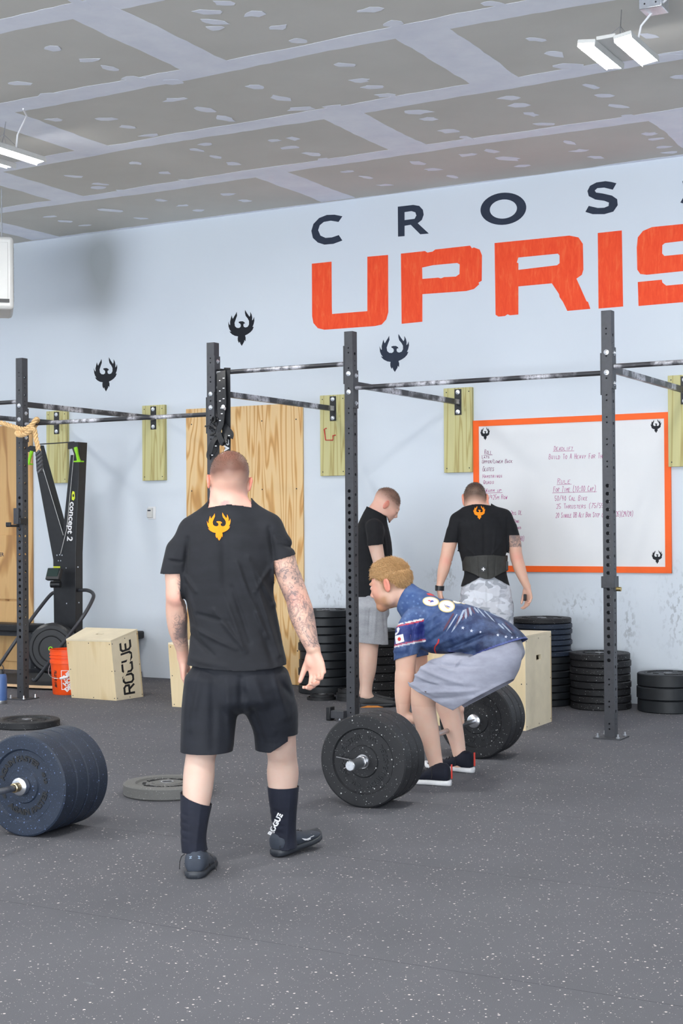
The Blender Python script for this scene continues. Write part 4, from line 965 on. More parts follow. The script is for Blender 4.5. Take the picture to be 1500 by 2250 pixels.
# ------------------------------------------------------------------ people: smooth implicit bodies turned into meshes
def nrm(v): v = np.asarray(v, float); return v/np.linalg.norm(v)
GARM = []
class Vol:
    def __init__(s, lo, hi, h):
        s.lo = np.floor(np.array(lo, float)/h)*h; s.h = h; s.n = np.ceil((np.array(hi)-s.lo)/h).astype(int)+1
        s.F = np.full(s.n, 1.0, np.float32)
    def region(s, lo, hi):
        a = np.maximum(0, np.floor((np.array(lo)-s.lo)/s.h).astype(int)); b = np.minimum(s.n, np.ceil((np.array(hi)-s.lo)/s.h).astype(int)+1)
        if (b <= a).any(): return None
        sl = tuple(slice(x, y) for x, y in zip(a, b))
        g = np.meshgrid(*[(s.lo[i]+s.h*np.arange(a[i], b[i])).astype(np.float32) for i in range(3)], indexing='ij')
        return sl, np.stack([x.ravel() for x in g], 1)
    def blend(s, sl, d, k, op='add'):
        A = s.F[sl]; d = d.reshape(A.shape)
        if op == 'add':
            if k <= 0: s.F[sl] = np.minimum(A, d); return
            t = np.clip(.5+.5*(A-d)/k, 0, 1); s.F[sl] = A*(1-t)+d*t-k*t*(1-t)
        else:
            d = -d
            if k <= 0: s.F[sl] = np.maximum(A, d); return
            t = np.clip(.5-.5*(A-d)/k, 0, 1); s.F[sl] = A*(1-t)+d*t+k*t*(1-t)
    def ell(s, c, r, R=None, k=.01, op='add'):
        c = np.array(c, float); r = np.array(r, np.float32); m = r.max()+k+.015
        q = s.region(c-m, c+m)
        if q is None: return
        sl, P = q; p = P-c.astype(np.float32)
        if R is not None: p = p @ np.asarray(R, np.float32)
        k0 = np.sqrt(((p/r)**2).sum(1)); k1 = np.sqrt(((p/r**2)**2).sum(1))+1e-6
        s.blend(sl, k0*(k0-1)/k1, k, op)
    def chain(s, pts, rs, k=.01, op='add'):
        pts = [np.array(p, float) for p in pts]
        best = None
        m = max(rs)+k+.015; lo = np.min(pts, 0)-m; hi = np.max(pts, 0)+m; q = s.region(lo, hi)
        if q is None: return
        sl, P = q
        for a, b, ra, rb in zip(pts[:-1], pts[1:], rs[:-1], rs[1:]):
            ba = (b-a).astype(np.float32); pa = P-a.astype(np.float32); t = np.clip(pa @ ba/(ba @ ba+1e-9), 0, 1)
            d = np.sqrt(((pa-t[:, None]*ba)**2).sum(1))-np.float32(ra)-np.float32(rb-ra)*t
            best = d if best is None else np.minimum(best, d)
        s.blend(sl, best, k, op)
    def loft(s, st, side, k=.01, sub=3, cap=(.5, .5), op='add'):
        """st: list of (center, r_side, r_other); side: vector kept as the r_side axis"""
        C = np.array([q[0] for q in st], float); R = np.array([[q[1], q[2]] for q in st], float)
        n = len(C); T = np.linspace(0, n-1, (n-1)*sub+1)
        def cr(A):
            out = []
            for t in T:
                i = min(int(t), n-2); u = t-i; p0 = A[max(i-1, 0)]; p1 = A[i]; p2 = A[i+1]; p3 = A[min(i+2, n-1)]
                out.append(.5*(2*p1+(p2-p0)*u+(2*p0-5*p1+4*p2-p3)*u*u+(-p0+3*p1-3*p2+p3)*u**3))
            return np.array(out)
        C = cr(C); R = cr(R); m = R.max()+k+.012
        q = s.region(C.min(0)-m, C.max(0)+m)
        if q is None: return
        sl, P = q; N = len(P)
        bd = np.full(N, 9., np.float32); bi = np.zeros(N, np.int16); bt = np.zeros(N, np.float32)
        for i in range(len(C)-1):
            a = C[i].astype(np.float32); ba = (C[i+1]-C[i]).astype(np.float32); pa = P-a; t = np.clip(pa @ ba/(ba @ ba+1e-9), 0, 1)
            d = ((pa-t[:, None]*ba)**2).sum(1); w = d < bd; bd = np.where(w, d, bd); bi[w] = i; bt = np.where(w, t, bt)
        C32 = C.astype(np.float32); R32 = R.astype(np.float32)
        D = np.diff(C, axis=0); D = D/np.linalg.norm(D, axis=1, keepdims=True)
        # smooth tangents at nodes
        Tn = np.vstack([D[:1], (D[1:]+D[:-1]), D[-1:]]); Tn = (Tn/np.linalg.norm(Tn, axis=1, keepdims=True)).astype(np.float32)
        ax = Tn[bi]*(1-bt)[:, None]+Tn[bi+1]*bt[:, None]; ax /= np.linalg.norm(ax, axis=1, keepdims=True)
        cen = C32[bi]*(1-bt)[:, None]+C32[bi+1]*bt[:, None]; r = R32[bi]*(1-bt)[:, None]+R32[bi+1]*bt[:, None]
        v = P-cen; e = (v*ax).sum(1)
        endz = ((bi == 0) & (bt <= 0)) | ((bi == len(C)-2) & (bt >= 1)); e = np.where(endz, e, 0)
        v = v-e[:, None]*ax
        sd = np.asarray(side, np.float32); sd = sd-ax*(ax @ sd)[:, None]; sd /= np.linalg.norm(sd, axis=1, keepdims=True)
        x = (v*sd).sum(1); y = (v*np.cross(ax, sd)).sum(1)
        re = (np.maximum(r.min(1), .004)*np.where(bi == 0, cap[0], cap[1])).astype(np.float32)
        k0 = np.sqrt((x/r[:, 0])**2+(y/r[:, 1])**2+(e/re)**2); k1 = np.sqrt((x/r[:, 0]**2)**2+(y/r[:, 1]**2)**2+(e/re**2)**2)+1e-6
        s.blend(sl, k0*(k0-1)/k1, k, op)
    def folds(s, fl, w0=.012):
        """fl: (x0,z0,x1,z1,amp,width) ridges (amp>0) or valleys (amp<0) seen in the x-z plane"""
        X = (s.lo[0]+s.h*np.arange(s.n[0])).astype(np.float32)[:, None]; Z = (s.lo[2]+s.h*np.arange(s.n[2])).astype(np.float32)[None, :]
        W = np.zeros((s.n[0], s.n[2]), np.float32)
        for x0, z0, x1, z1, A, wd in fl:
            dx, dz = x1-x0, z1-z0; L = dx*dx+dz*dz; t = ((X-x0)*dx+(Z-z0)*dz)/L; tc = np.clip(t, 0, 1)
            d2 = (X-x0-tc*dx)**2+(Z-z0-tc*dz)**2; W += 1.6*A*np.exp(-d2/wd**2)*(.35+.65*np.sin(np.pi*np.clip(tc, .08, .92)))
        s.F -= W[:, None, :]
    def under(s, o, m=.006, reach=.013):
        """keep this body at least m beneath garment o wherever the garment is worn"""
        if abs(o.h-s.h) > 1e-6: return
        off = np.round((o.lo-s.lo)/s.h).astype(int); a = np.maximum(0, off); b = np.minimum(s.n, off+o.n)
        if (b <= a).any(): return
        ss = tuple(slice(x, y) for x, y in zip(a, b)); so = tuple(slice(x, y) for x, y in zip(a-off, b-off))
        A = s.F[ss]; C = o.F[so]; I = np.nonzero((C < reach) & (A < .03) & (C+m > A))
        if not len(I[0]): return
        P = s.lo+s.h*(np.stack(I, 1)+a); ok = np.ones(len(P), bool)
        for cf in (o.cutf if isinstance(o.cutf, list) else [o.cutf]): ok &= cf(P) < -.003
        I = tuple(i[ok] for i in I); A[I] = np.maximum(A[I], C[I]+m)
    def mesh(s, cut=None):
        if cut is not None: s.cutf = cut; GARM.append(s)
        F = s.F; h = s.h; S = F < 0
        cnt = np.zeros(tuple(np.array(F.shape)-1), np.int8)
        nx, ny, nz = F.shape
        offs = [(a, b, c) for a in (0, 1) for b in (0, 1) for c in (0, 1)]
        for a, b, c in offs: cnt += S[a:nx-1+a, b:ny-1+b, c:nz-1+c]
        mask = (cnt > 0) & (cnt < 8); idx = np.full(mask.shape, -1, np.int32); I, J, K = np.nonzero(mask); idx[I, J, K] = np.arange(len(I))
        acc = np.zeros((len(I), 3)); num = np.zeros(len(I))
        for a in offs:
            for ax in range(3):
                if a[ax]: continue
                b = list(a); b[ax] = 1
                va = F[I+a[0], J+a[1], K+a[2]]; vb = F[I+b[0], J+b[1], K+b[2]]; cr = (va < 0) != (vb < 0)
                t = np.where(cr, va/np.where(cr, va-vb, 1), 0); p = np.zeros((len(I), 3)); p[:] = a; p[:, ax] = t
                acc += np.where(cr[:, None], p, 0); num += cr
        V = s.lo+h*(np.stack([I, J, K], 1)+acc/num[:, None])
        Q = []
        for ax in range(3):
            sa = [slice(None)]*3; sb = [slice(None)]*3; sa[ax] = slice(0, -1); sb[ax] = slice(1, None)
            A = S[tuple(sa)]; B = S[tuple(sb)]; ch = A != B
            i, j, k = np.nonzero(ch); o = [i, j, k]; u, v = [(1, 2), (2, 0), (0, 1)][ax]
            ok = (o[u] >= 1) & (o[v] >= 1) & (o[u] < F.shape[u]-1) & (o[v] < F.shape[v]-1)
            o = [q[ok] for q in o]; fl = A[i[ok], j[ok], k[ok]]
            def cell(du, dv):
                q = [o[0].copy(), o[1].copy(), o[2].copy()]; q[u] = q[u]-du; q[v] = q[v]-dv; return idx[q[0], q[1], q[2]]
            f = np.stack([cell(1, 1), cell(0, 1), cell(0, 0), cell(1, 0)], 1)
            f[~fl] = f[~fl][:, ::-1]; Q.append(f)
        Q = np.concatenate(Q); Q = Q[(Q >= 0).all(1)]
        if cut is not None:
            for cf in (cut if isinstance(cut, list) else [cut]):
                c = cf(V); keep = (c[Q] < 0).any(1); Q = Q[keep]
                eps = h*.25; g = np.stack([(cf(V+np.eye(3)[a]*eps)-c)/eps for a in range(3)], 1); g2 = (g**2).sum(1)+1e-9
                mv = (c > 0) & (c < 3*h); V = np.where(mv[:, None], V-g*(c/g2)[:, None], V)
            used = np.unique(Q); re = np.full(len(V), -1); re[used] = np.arange(len(used)); V = V[used]; Q = re[Q]
        return V, Q
def vn_smooth(V, Q, it=1, lam=.5):
    E = np.concatenate([Q[:, [0, 1]], Q[:, [1, 2]], Q[:, [2, 3]], Q[:, [3, 0]]]); 
    for _ in range(it):
        S_ = np.zeros_like(V); n_ = np.zeros(len(V)); np.add.at(S_, E[:, 0], V[E[:, 1]]); np.add.at(S_, E[:, 1], V[E[:, 0]]); np.add.at(n_, E[:, 0], 1); np.add.at(n_, E[:, 1], 1)
        V = V*(1-lam)+lam*S_/np.maximum(n_, 1)[:, None]
    return V
def skin_obj(name, V, Q, mat, parent, col=None, ink=None, solid=0):
    me = bpy.data.meshes.new(name); n = len(V); m = len(Q)
    me.vertices.add(n); me.vertices.foreach_set('co', V.astype(np.float32).ravel()); me.loops.add(m*4); me.loops.foreach_set('vertex_index', Q.astype(np.int32).ravel())
    me.polygons.add(m); me.polygons.foreach_set('loop_start', np.arange(0, 4*m, 4, dtype=np.int32)); me.polygons.foreach_set('loop_total', np.full(m, 4, np.int32))
    me.update(calc_edges=True); me.polygons.foreach_set('use_smooth', [True]*m); me.materials.append(mat)
    if col is not None:
        a = me.attributes.new('tone', 'FLOAT_COLOR', 'POINT'); a.data.foreach_set('color', np.concatenate([col, np.ones((n, 1))], 1).astype(np.float32).ravel())
    if ink is not None:
        a = me.attributes.new('ink', 'FLOAT', 'POINT'); a.data.foreach_set('value', ink.astype(np.float32))
    o = bpy.data.objects.new(name, me); COL.objects.link(o); o.parent = parent
    if solid:
        md = o.modifiers.new('thickness', 'SOLIDIFY'); md.thickness = solid; md.offset = -1
    return o

# --- materials for people
def skin_mat():
    n = new('skin', (.6, .4, .3), .5, 0, .4)
    at = n.n.new('ShaderNodeAttribute'); at.attribute_name = 'tone'; ik = n.n.new('ShaderNodeAttribute'); ik.attribute_name = 'ink'
    c = n.coord(); base = n.mix(n.math('MULTIPLY', n.ramp(n.noise(c, 18, 4, .6), [(.35, (0, 0, 0)), (.7, (1, 1, 1))]), .28), at.outputs['Color'], (1.0, .72, .66), 'MULTIPLY')
    # tattoo line work: swirling filaments plus shading
    w1 = n.noise(n.coord((1, 1, .8)), 16, 3, .5, 1.6); l1 = n.ramp(n.math('ABSOLUTE', n.math('SUBTRACT', w1, .5)), [(.0, (1, 1, 1)), (.035, (0, 0, 0))])
    w2 = n.noise(n.coord((1, 1, .8), loc=(3, 1, 2)), 30, 2, .5, 1.2); l2 = n.ramp(n.math('ABSOLUTE', n.math('SUBTRACT', w2, .5)), [(.0, (1, 1, 1)), (.04, (0, 0, 0))])
    sh = n.ramp(n.noise(n.coord(loc=(5, 5, 5)), 13, 3), [(.45, (0, 0, 0)), (.68, (1, 1, 1))])
    f = n.math('ADD', n.math('MULTIPLY', n.math('MAXIMUM', l1, l2), .7), n.math('MULTIPLY', sh, .6), True)
    heavy = n.math('MULTIPLY', n.math('SUBTRACT', ik.outputs['Fac'], 1.0, True), .9)
    f = n.math('ADD', n.math('MULTIPLY', f, n.math('MINIMUM', ik.outputs['Fac'], 1.0)), heavy, True)
    base = n.mix(n.math('MULTIPLY', f, .8), base, (.085, .085, .10))
    n.link(base, n.b.inputs['Base Color']); n.b.inputs['Subsurface Weight'].default_value = .12; n.b.inputs['Subsurface Radius'].default_value = (.012, .004, .002); n.b.inputs['Subsurface Scale'].default_value = .6
    n.bump(n.noise(c, 220, 3), .12, .0008); return n.m
skin_m = skin_mat()
def cloth(name, color, rough=.85, fleck=None, sheen=.2):
    n = new(name, color, rough, 0, .25); c = n.coord()
    f = n.noise(n.coord((1, 1, 2.5)), 9, 4, .6)
    base = n.ramp(f, [(.3, tuple(x*.86 for x in color)), (.7, tuple(x*1.16 for x in color))])
    if fleck: base = n.mix(n.math('MULTIPLY', n.ramp(n.noise(n.coord((1, 1, 5)), 120, 2), [(.45, (0, 0, 0)), (.65, (1, 1, 1))]), .5), base, fleck)
    n.link(base, n.b.inputs['Base Color']); n.b.inputs['Sheen Weight'].default_value = sheen*.2; n.b.inputs['Sheen Roughness'].default_value = .4
    nd = n.bump(n.noise(n.coord((1, 1, .35)), 26, 3, .55, .3), .22, .006)
    b2 = n.n.new('ShaderNodeBump'); n.link(n.noise(c, 700, 1), b2.inputs['Height']); b2.inputs['Strength'].default_value = .2; b2.inputs['Distance'].default_value = .0006
    n.link(nd.outputs[0], b2.inputs['Normal']); n.link(b2.outputs[0], n.b.inputs['Normal']); return n.m
tee_charcoal = cloth('charcoal_tee', (.017, .018, .022)); tee_black = cloth('black_tee', (.011, .0115, .014)); shorts_navy = cloth('dark_shorts', (.011, .0125, .018), .7)
shorts_grey = cloth('heather_grey', (.36, .37, .40), .9, (.22, .23, .25)); shorts_silver = cloth('silver_shorts', (.29, .30, .37), .55); neop = cloth('neoprene', (.011, .013, .024), .75)
# camouflage
n = new('grey_camo', (.7, .7, .72), .9, 0, .2)
a_ = n.noise(n.coord((1, 1, 1.6)), 12, 1, .5, .5); b_ = n.noise(n.coord((1, 1, 1.6), loc=(4, 2, 7)), 11, 1, .5, .5)
base = n.mix(n.ramp(a_, [(.0, (0, 0, 0)), (.52, (1, 1, 1))], 'CONSTANT'), (.54, .56, .62), (.44, .46, .52)); base = n.mix(n.ramp(b_, [(.0, (0, 0, 0)), (.55, (1, 1, 1))], 'CONSTANT'), base, (.62, .65, .72)); base = n.mix(n.ramp(n.noise(n.coord((1, 1, 1.6), loc=(9, 9, 1)), 12, 1, .5, .5), [(.0, (0, 0, 0)), (.61, (1, 1, 1))], 'CONSTANT'), base, (.33, .35, .40))
n.link(base, n.b.inputs['Base Color']); n.bump(n.noise(n.coord((1, 1, .4)), 22, 3), .3, .006); camo_m = n.m
# blue printed jersey: tone attribute gives the print's large colours
n = new('blue_jersey', (.05, .1, .3), .6, 0, .3); at = n.n.new('ShaderNodeAttribute'); at.attribute_name = 'tone'
f = n.noise(n.coord(), 16, 4, .6); base = n.mix(n.math('MULTIPLY', n.ramp(f, [(.4, (0, 0, 0)), (.75, (1, 1, 1))]), .35), at.outputs['Color'], (.20, .30, .52)); n.link(base, n.b.inputs['Base Color'])
n.bump(n.noise(n.coord((1, 1, 1)), 24, 2), .12, .004); jersey_m = n.m
shoe_m = cloth('shoe_fabric', (.035, .042, .058), .6); sole_d = plain('sole_dark', (.02, .024, .032), .5); sole_w = plain('sole_white', (.78, .78, .80), .5); sole_o = plain('sole_orange', (.75, .28, .05), .5); shoe_g = cloth('shoe_grey', (.05, .052, .055), .6)
lace_m = plain('lace', (.015, .015, .018), .8); belt_m = plain('belt_leather', (.030, .030, .028), .6, 0, .4, .2, 30, .3, 90)
hair_br = plain('hair_brown', (.10, .055, .035), .7, 0, .3, .3, 200, 0); hair_dk = plain('hair_dark', (.03, .02, .016), .7, 0, .3, .3, 200, 0); hair_bl = plain('hair_blond', (.50, .30, .135), .6, 0, .35, .3, 200, 0)
eye_m = plain('eye_white', (.7, .68, .66), .3, 0, .5, .02); iris_m = plain('iris', (.06, .05, .04), .3)
SK = np.array([.62, .39, .30]); SKR = np.array([.60, .27, .20]); SKP = np.array([.74, .52, .42])

class Person:
    def __init__(s, label, base, yaw):
        s.base = Vector(base); s.yaw = yaw; s.o = thing('person', label, 'person', base); s.o.rotation_euler = (0, 0, yaw)
        s.Mi = Matrix.Rotation(-yaw, 3, 'Z')
    def L(s, p): return np.array(s.Mi @ (Vector(p)-s.base))
    def D(s, u, v, dep): return s.L(atd(u, v, dep))
    def Y(s, u, v, Y): return s.L(aty(u, v, Y))
def head(V, C, f, up, sc=1.0, ear=1.0, beard=0):
    f = nrm(f); sd = nrm(np.cross(f, up)); up2 = np.cross(sd, f); B = np.stack([sd, f, up2], 1)   # columns: side(right), forward, up
    def P(x, y, z): return C+B @ (np.array([x, y, z])*sc)
    E = lambda c, r, k=.02, op='add': V.ell(P(*c), np.array(r)*sc, B, k*sc, op)
    E((0, -.016, .032), (.074, .094, .083)); E((0, .018, -.02), (.064, .078, .088), .03)
    E((0, .03, -.068), (.048, .055, .036), .03); E((0, .074, -.096), (.020, .018, .017), .02)
    for s_ in (-1, 1):
        E((s_*.038, .062, -.022), (.020, .022, .022), .02); E((s_*.045, .005, -.065), (.018, .035, .03), .025)
        E((s_*.026, .083, .024), (.022, .011, .008), .012)
        E((s_*.031, .098, .002), (.017, .014, .012), .008, 'sub')
        E((s_*.031, .083, .001), (.014, .011, .010), .004)
        E((s_*.011, .097, -.036), (.008, .010, .007), .006)
        # ear
        er = B @ np.array([[math.cos(.35), -s_*math.sin(.35), 0], [s_*math.sin(.35), math.cos(.35), 0], [0, 0, 1]])
        V.ell(P(s_*.079, -.012, -.008), np.array((.007, .019, .032))*sc*ear, er, .006*sc); V.ell(P(s_*.084, -.018, .004), np.array((.006, .013, .020))*sc*ear, er, .004*sc)
        V.ell(P(s_*.090, -.011, -.002), np.array((.006, .009, .017))*sc*ear, er, .004*sc, 'sub')
    V.chain([P(0, .086, .015), P(0, .101, -.016), P(0, .107, -.026)], [.007*sc, .008*sc, .0095*sc], .012*sc)
    E((0, .087, -.052), (.024, .012, .006), .008); E((0, .085, -.065), (.021, .012, .007), .006); V.chain([P(-.022, .099, -.0585), P(.022, .099, -.0585)], [.0025*sc, .0025*sc], .003*sc, 'sub')
    if beard: E((0, .068, -.092), (.034, .028, .026), .012)
    return B, P
def hand(V, W, d, n_, side, curls, sc=1.0, spread=.1, thumb=(.55, .75, .25), tb=.35, k=.006):
    """W wrist, d finger direction, n_ palm normal, side = thumb side"""
    d = nrm(d); n_ = nrm(n_-d*np.dot(n_, d)); s_ = nrm(np.cross(n_, d)); s_ = s_ if np.dot(s_, side) > 0 else -s_
    V.loft([(W-d*.02*sc, .026*sc, .019*sc), (W+d*.01*sc, .030*sc, .020*sc), (W+d*.045*sc, .040*sc, .0155*sc), (W+d*.085*sc, .041*sc, .0125*sc)], s_, .012*sc)
    V.ell(W+d*.03*sc+s_*.022*sc+n_*.010*sc, np.array((.017, .028, .015))*sc, np.stack([s_, d, n_], 1), .012*sc)
    L = [(.042, .026, .021), (.046, .030, .022), (.043, .028, .021), (.034, .021, .019)]; O = (.029, .010, -.0095, -.028); R0_ = (.0090, .0092, .0088, .0078); Bz = (.084, .088, .084, .076)
    tips = []
    for i in range(4):
        p = W+d*Bz[i]*sc+s_*O[i]*sc; dd = nrm(d+s_*spread*(O[i]/.03)); pts = [p-dd*.02*sc, p]; ang = 0; rr = [R0_[i]*sc*1.05, R0_[i]*sc*1.08]
        c = curls[i]
        for j in range(3):
            ang += c[j]; v = dd*math.cos(ang)+n_*math.sin(ang); p = p+v*L[i][j]*sc; pts.append(p); rr.append(R0_[i]*sc*(1-.09*(j+1)))
        V.chain(pts, rr, k*.4*sc if i else k*sc); tips.append(p)
    td = nrm(d*thumb[0]+s_*thumb[1]+n_*thumb[2]); t0 = W+d*.018*sc+s_*.022*sc+n_*.004*sc; t1 = t0+td*.042*sc; td2 = nrm(td*(1-tb)+d*tb+n_*tb*.4); t2 = t1+td2*.034*sc; t3 = t2+nrm(td2*(.8)+d*.2+n_*.15)*.026*sc
    V.chain([t0, t1, t2, t3], [.0155*sc, .0125*sc, .0105*sc, .0085*sc], .008*sc)
    return tips
def noise3(P, s, seed=0):
    r = np.random.RandomState(seed); out = np.zeros(len(P))
    for _ in range(7):
        k = r.normal(size=3)*s; out += np.sin(P @ k+r.uniform(0, 6.28))
    return out/7
def strands(name, mat, parent, V, Q, mask, N, L, dirf, wd=.0007, seed=2, lift=.35):
    """short tapered hair strands rooted on the scalp"""
    r = np.random.RandomState(seed); cen = V[Q].mean(1); nn = np.cross(V[Q[:, 2]]-V[Q[:, 0]], V[Q[:, 3]]-V[Q[:, 1]]); nn /= np.linalg.norm(nn, axis=1, keepdims=True)+1e-9
    w = mask(cen); w = np.clip(w, 0, None); ids = r.choice(len(cen), N, p=w/w.sum()); p = cen[ids]+r.uniform(-.5, .5, (N, 3))*.004; n0 = nn[ids]
    d = dirf(p, n0); d = d-n0*(d*n0).sum(1)[:, None]; d /= np.linalg.norm(d, axis=1, keepdims=True)+1e-9
    d = d+r.normal(size=(N, 3))*.28; d = d*(1-lift)+n0*lift; d /= np.linalg.norm(d, axis=1, keepdims=True)
    ln = (L*(.6+.7*r.rand(N)))[:, None]; sd = np.cross(d, n0+r.normal(size=(N, 3))*.5); sd /= np.linalg.norm(sd, axis=1, keepdims=True)+1e-9
    p = p-n0*.001; mid = p+d*ln*.55+n0*ln*.06; tip = p+d*ln-n0*ln*.08
    vs = np.stack([p+sd*wd, p-sd*wd, mid-sd*wd*.8, mid+sd*wd*.8, tip], 1).reshape(-1, 3); b = np.arange(N)*5
    me = bpy.data.meshes.new(name); fs = [(a, a+1, a+2, a+3) for a in b.tolist()]+[(a+3, a+2, a+4) for a in b.tolist()]
    me.from_pydata(vs.tolist(), [], fs); me.materials.append(mat); o = bpy.data.objects.new(name, me); COL.objects.link(o); o.parent = parent; o['kind'] = 'stuff'; return o
# --- shoes
def shoe_bvh(o):
    me = o.data; return (np.array([v.co[:] for v in me.vertices]), np.array([p_.vertices[:] for p_ in me.polygons if len(p_.vertices) == 4]))
def shoe(per, heel, toe_dir, L=.29, up_mat=None, sole_mat=None, pitch=0, w=1.0, accent=None, hi=0, lab=None):
    f = Vector((toe_dir[0], toe_dir[1], 0)).normalized(); s_ = Vector((f.y, -f.x, 0)); heel = Vector(heel)
    Rp = Matrix.Rotation(pitch, 3, s_)
    def P(a, b, c): return heel+Rp @ (s_*a+f*b+Vector((0, 0, c)))
    def ring(t, hw, z0, z1, sh, n=20, off=0):
        r = []
        for j in range(n):
            a = 2*pi*j/n; ca, sa = math.cos(a), math.sin(a); x = hw*math.copysign(abs(ca)**.75, ca); zz = (z1-z0)*(.5+.5*math.copysign(abs(sa)**.8, sa)); x *= 1-sh*max(0, sa)**1.5
            r.append(P(x+off, t*L, z0+zz))
        return r
    def skin_(rings):
        m_ = MB(); n = len(rings[0]); 
        for r in rings: m_.v += r
        for i in range(len(rings)-1):
            for j in range(n): m_.f.append((i*n+j, i*n+(j+1) % n, (i+1)*n+(j+1) % n, (i+1)*n+j))
        m_.f.append(tuple(reversed(range(n)))); m_.f.append(tuple((len(rings)-1)*n+j for j in range(n))); return m_
    st = [(.0, .020, .03, .070+hi, .3), (.02, .033, .02, .098+hi, .25), (.07, .040, .018, .108+hi, .28), (.17, .043, .018, .108+hi, .30), (.27, .043, .018, .104+hi*.8, .33), (.36, .042, .018, .092+hi*.3, .4), (.48, .043, .018, .074, .45), (.62, .048, .018, .060, .35), (.76, .049, .018, .050, .2), (.88, .042, .02, .044, .1), (.96, .028, .022, .036, 0), (1.0, .010, .026, .030, 0)]
    off = lambda t: .006*math.sin(t*3.1)
    up = skin_([ring(t, hw*w, z0, z1, sh, 20, off(t)) for t, hw, z0, z1, sh in st]).build('shoe', up_mat or shoe_m, per.o, loc=Vector((0, 0, 0)), angle=60)
    ss = [(-.025, .016), (.0, .028), (.06, .038), (.25, .038), (.45, .039), (.62, .050), (.78, .052), (.9, .046), (.98, .030), (1.025, .010)]
    rr = []
    for t, hw in ss:
        up_ = .012*max(0, (t-.8)/.2)**1.5; hw *= w*1.03
        n = 16; r = []
        for j in range(n):
            a = 2*pi*j/n; ca, sa = math.cos(a), math.sin(a); r.append(P(hw*math.copysign(abs(ca)**.5, ca)+off(t), t*L, up_+.015+.015*math.copysign(abs(sa)**.5, sa)))
        rr.append(r)
    skin_(rr).build('sole', sole_mat or sole_d, up, loc=Vector((0, 0, 0)), angle=50)
    m_ = MB()
    for k in range(5):
        t = .34+.07*k; z = .092-.038*(t-.30)/.32+hi*.2*(1-k/4)
        m_.tube([P(-.022*w, t*L, z-.006), P(0, (t+.015)*L, z+.006), P(.022*w, (t+.03)*L, z-.009)], .0028, 6)
    m_.tube([P(0, .34*L, .10+hi*.3), P(.03, .30*L, .085), P(.045, .28*L, .05), P(.05, .30*L, .03)], .0016, 6); m_.tube([P(0, .34*L, .10+hi*.3), P(-.03, .31*L, .088), P(-.046, .28*L, .055), P(-.052, .29*L, .04)], .0016, 6)
    m_.build('laces', lace_m, up, loc=Vector((0, 0, 0)))
    if accent:
        m_ = MB(); 
        m_.box(P(0, -.012, .072+hi*.3), (.014, .006, .075), Rp @ Matrix((s_, f, Vector((0, 0, 1)))).transposed()) ; m_.build('heel_tab', accent, up, loc=Vector((0, 0, 0)), bevel=.002)
    return up
def decal(per, nm, loops2, P2, obj_pair, mat, off=.0015, dirv=None, res=.006, parent=None):
    """flat print laid onto a garment: 2-D loops in garment-view coordinates -> rays -> surface"""
    V, Q = obj_pair; bvh = decal.cache.get(id(V))
    if bvh is None: bvh = BVHTree.FromPolygons([tuple(v) for v in V], [tuple(q) for q in Q.tolist()]); decal.cache[id(V)] = bvh
    L = [[Vector((x, y, 0)) for x, y in lp] for lp in loops2]; tr = tessellate_polygon(L); flat = [p for lp in L for p in lp]
    bm = bmesh.new(); vs = [bm.verts.new(p) for p in flat]
    for t in tr:
        try: bm.faces.new([vs[i] for i in t])
        except ValueError: pass
    for _ in range(5):
        es = [e for e in bm.edges if e.calc_length() > res]
        if not es: break
        bmesh.ops.subdivide_edges(bm, edges=es, cuts=1); bmesh.ops.triangulate(bm, faces=bm.faces)
    out = []
    for v in bm.verts:
        o_, d_ = P2(v.co.x, v.co.y); h_ = bvh.ray_cast(Vector(o_), Vector(d_))
        out.append(h_[0] if h_[0] is None else h_[0]-Vector(d_)*off)
    bm.verts.index_update(); m_ = MB(); m_.v = [p if p is not None else Vector((0, 0, 0)) for p in out]
    for f in bm.faces:
        ids = [v.index for v in f.verts]
        if all(out[i] is not None for i in ids):
            pp = [out[i] for i in ids]
            if max((pp[0]-pp[1]).length, (pp[1]-pp[2]).length, (pp[2]-pp[0]).length) < .04: m_.f.append(tuple(ids))
    bm.free()
    return m_.build(nm, mat, parent or per.o, loc=Vector((0, 0, 0)), fixn=False)
decal.cache = {}
def plane_cut(p, n_):
    p = np.array(p, float); n_ = nrm(n_); return lambda V: (V-p) @ n_
def cuts(*fs): return lambda V: np.max([f(V) for f in fs], 0)
def near(f, c, r):
    """cut only within radius r of c"""
    c = np.array(c, float); return lambda V: np.where(((V-c)**2).sum(1) < r*r, f(V), -1.)
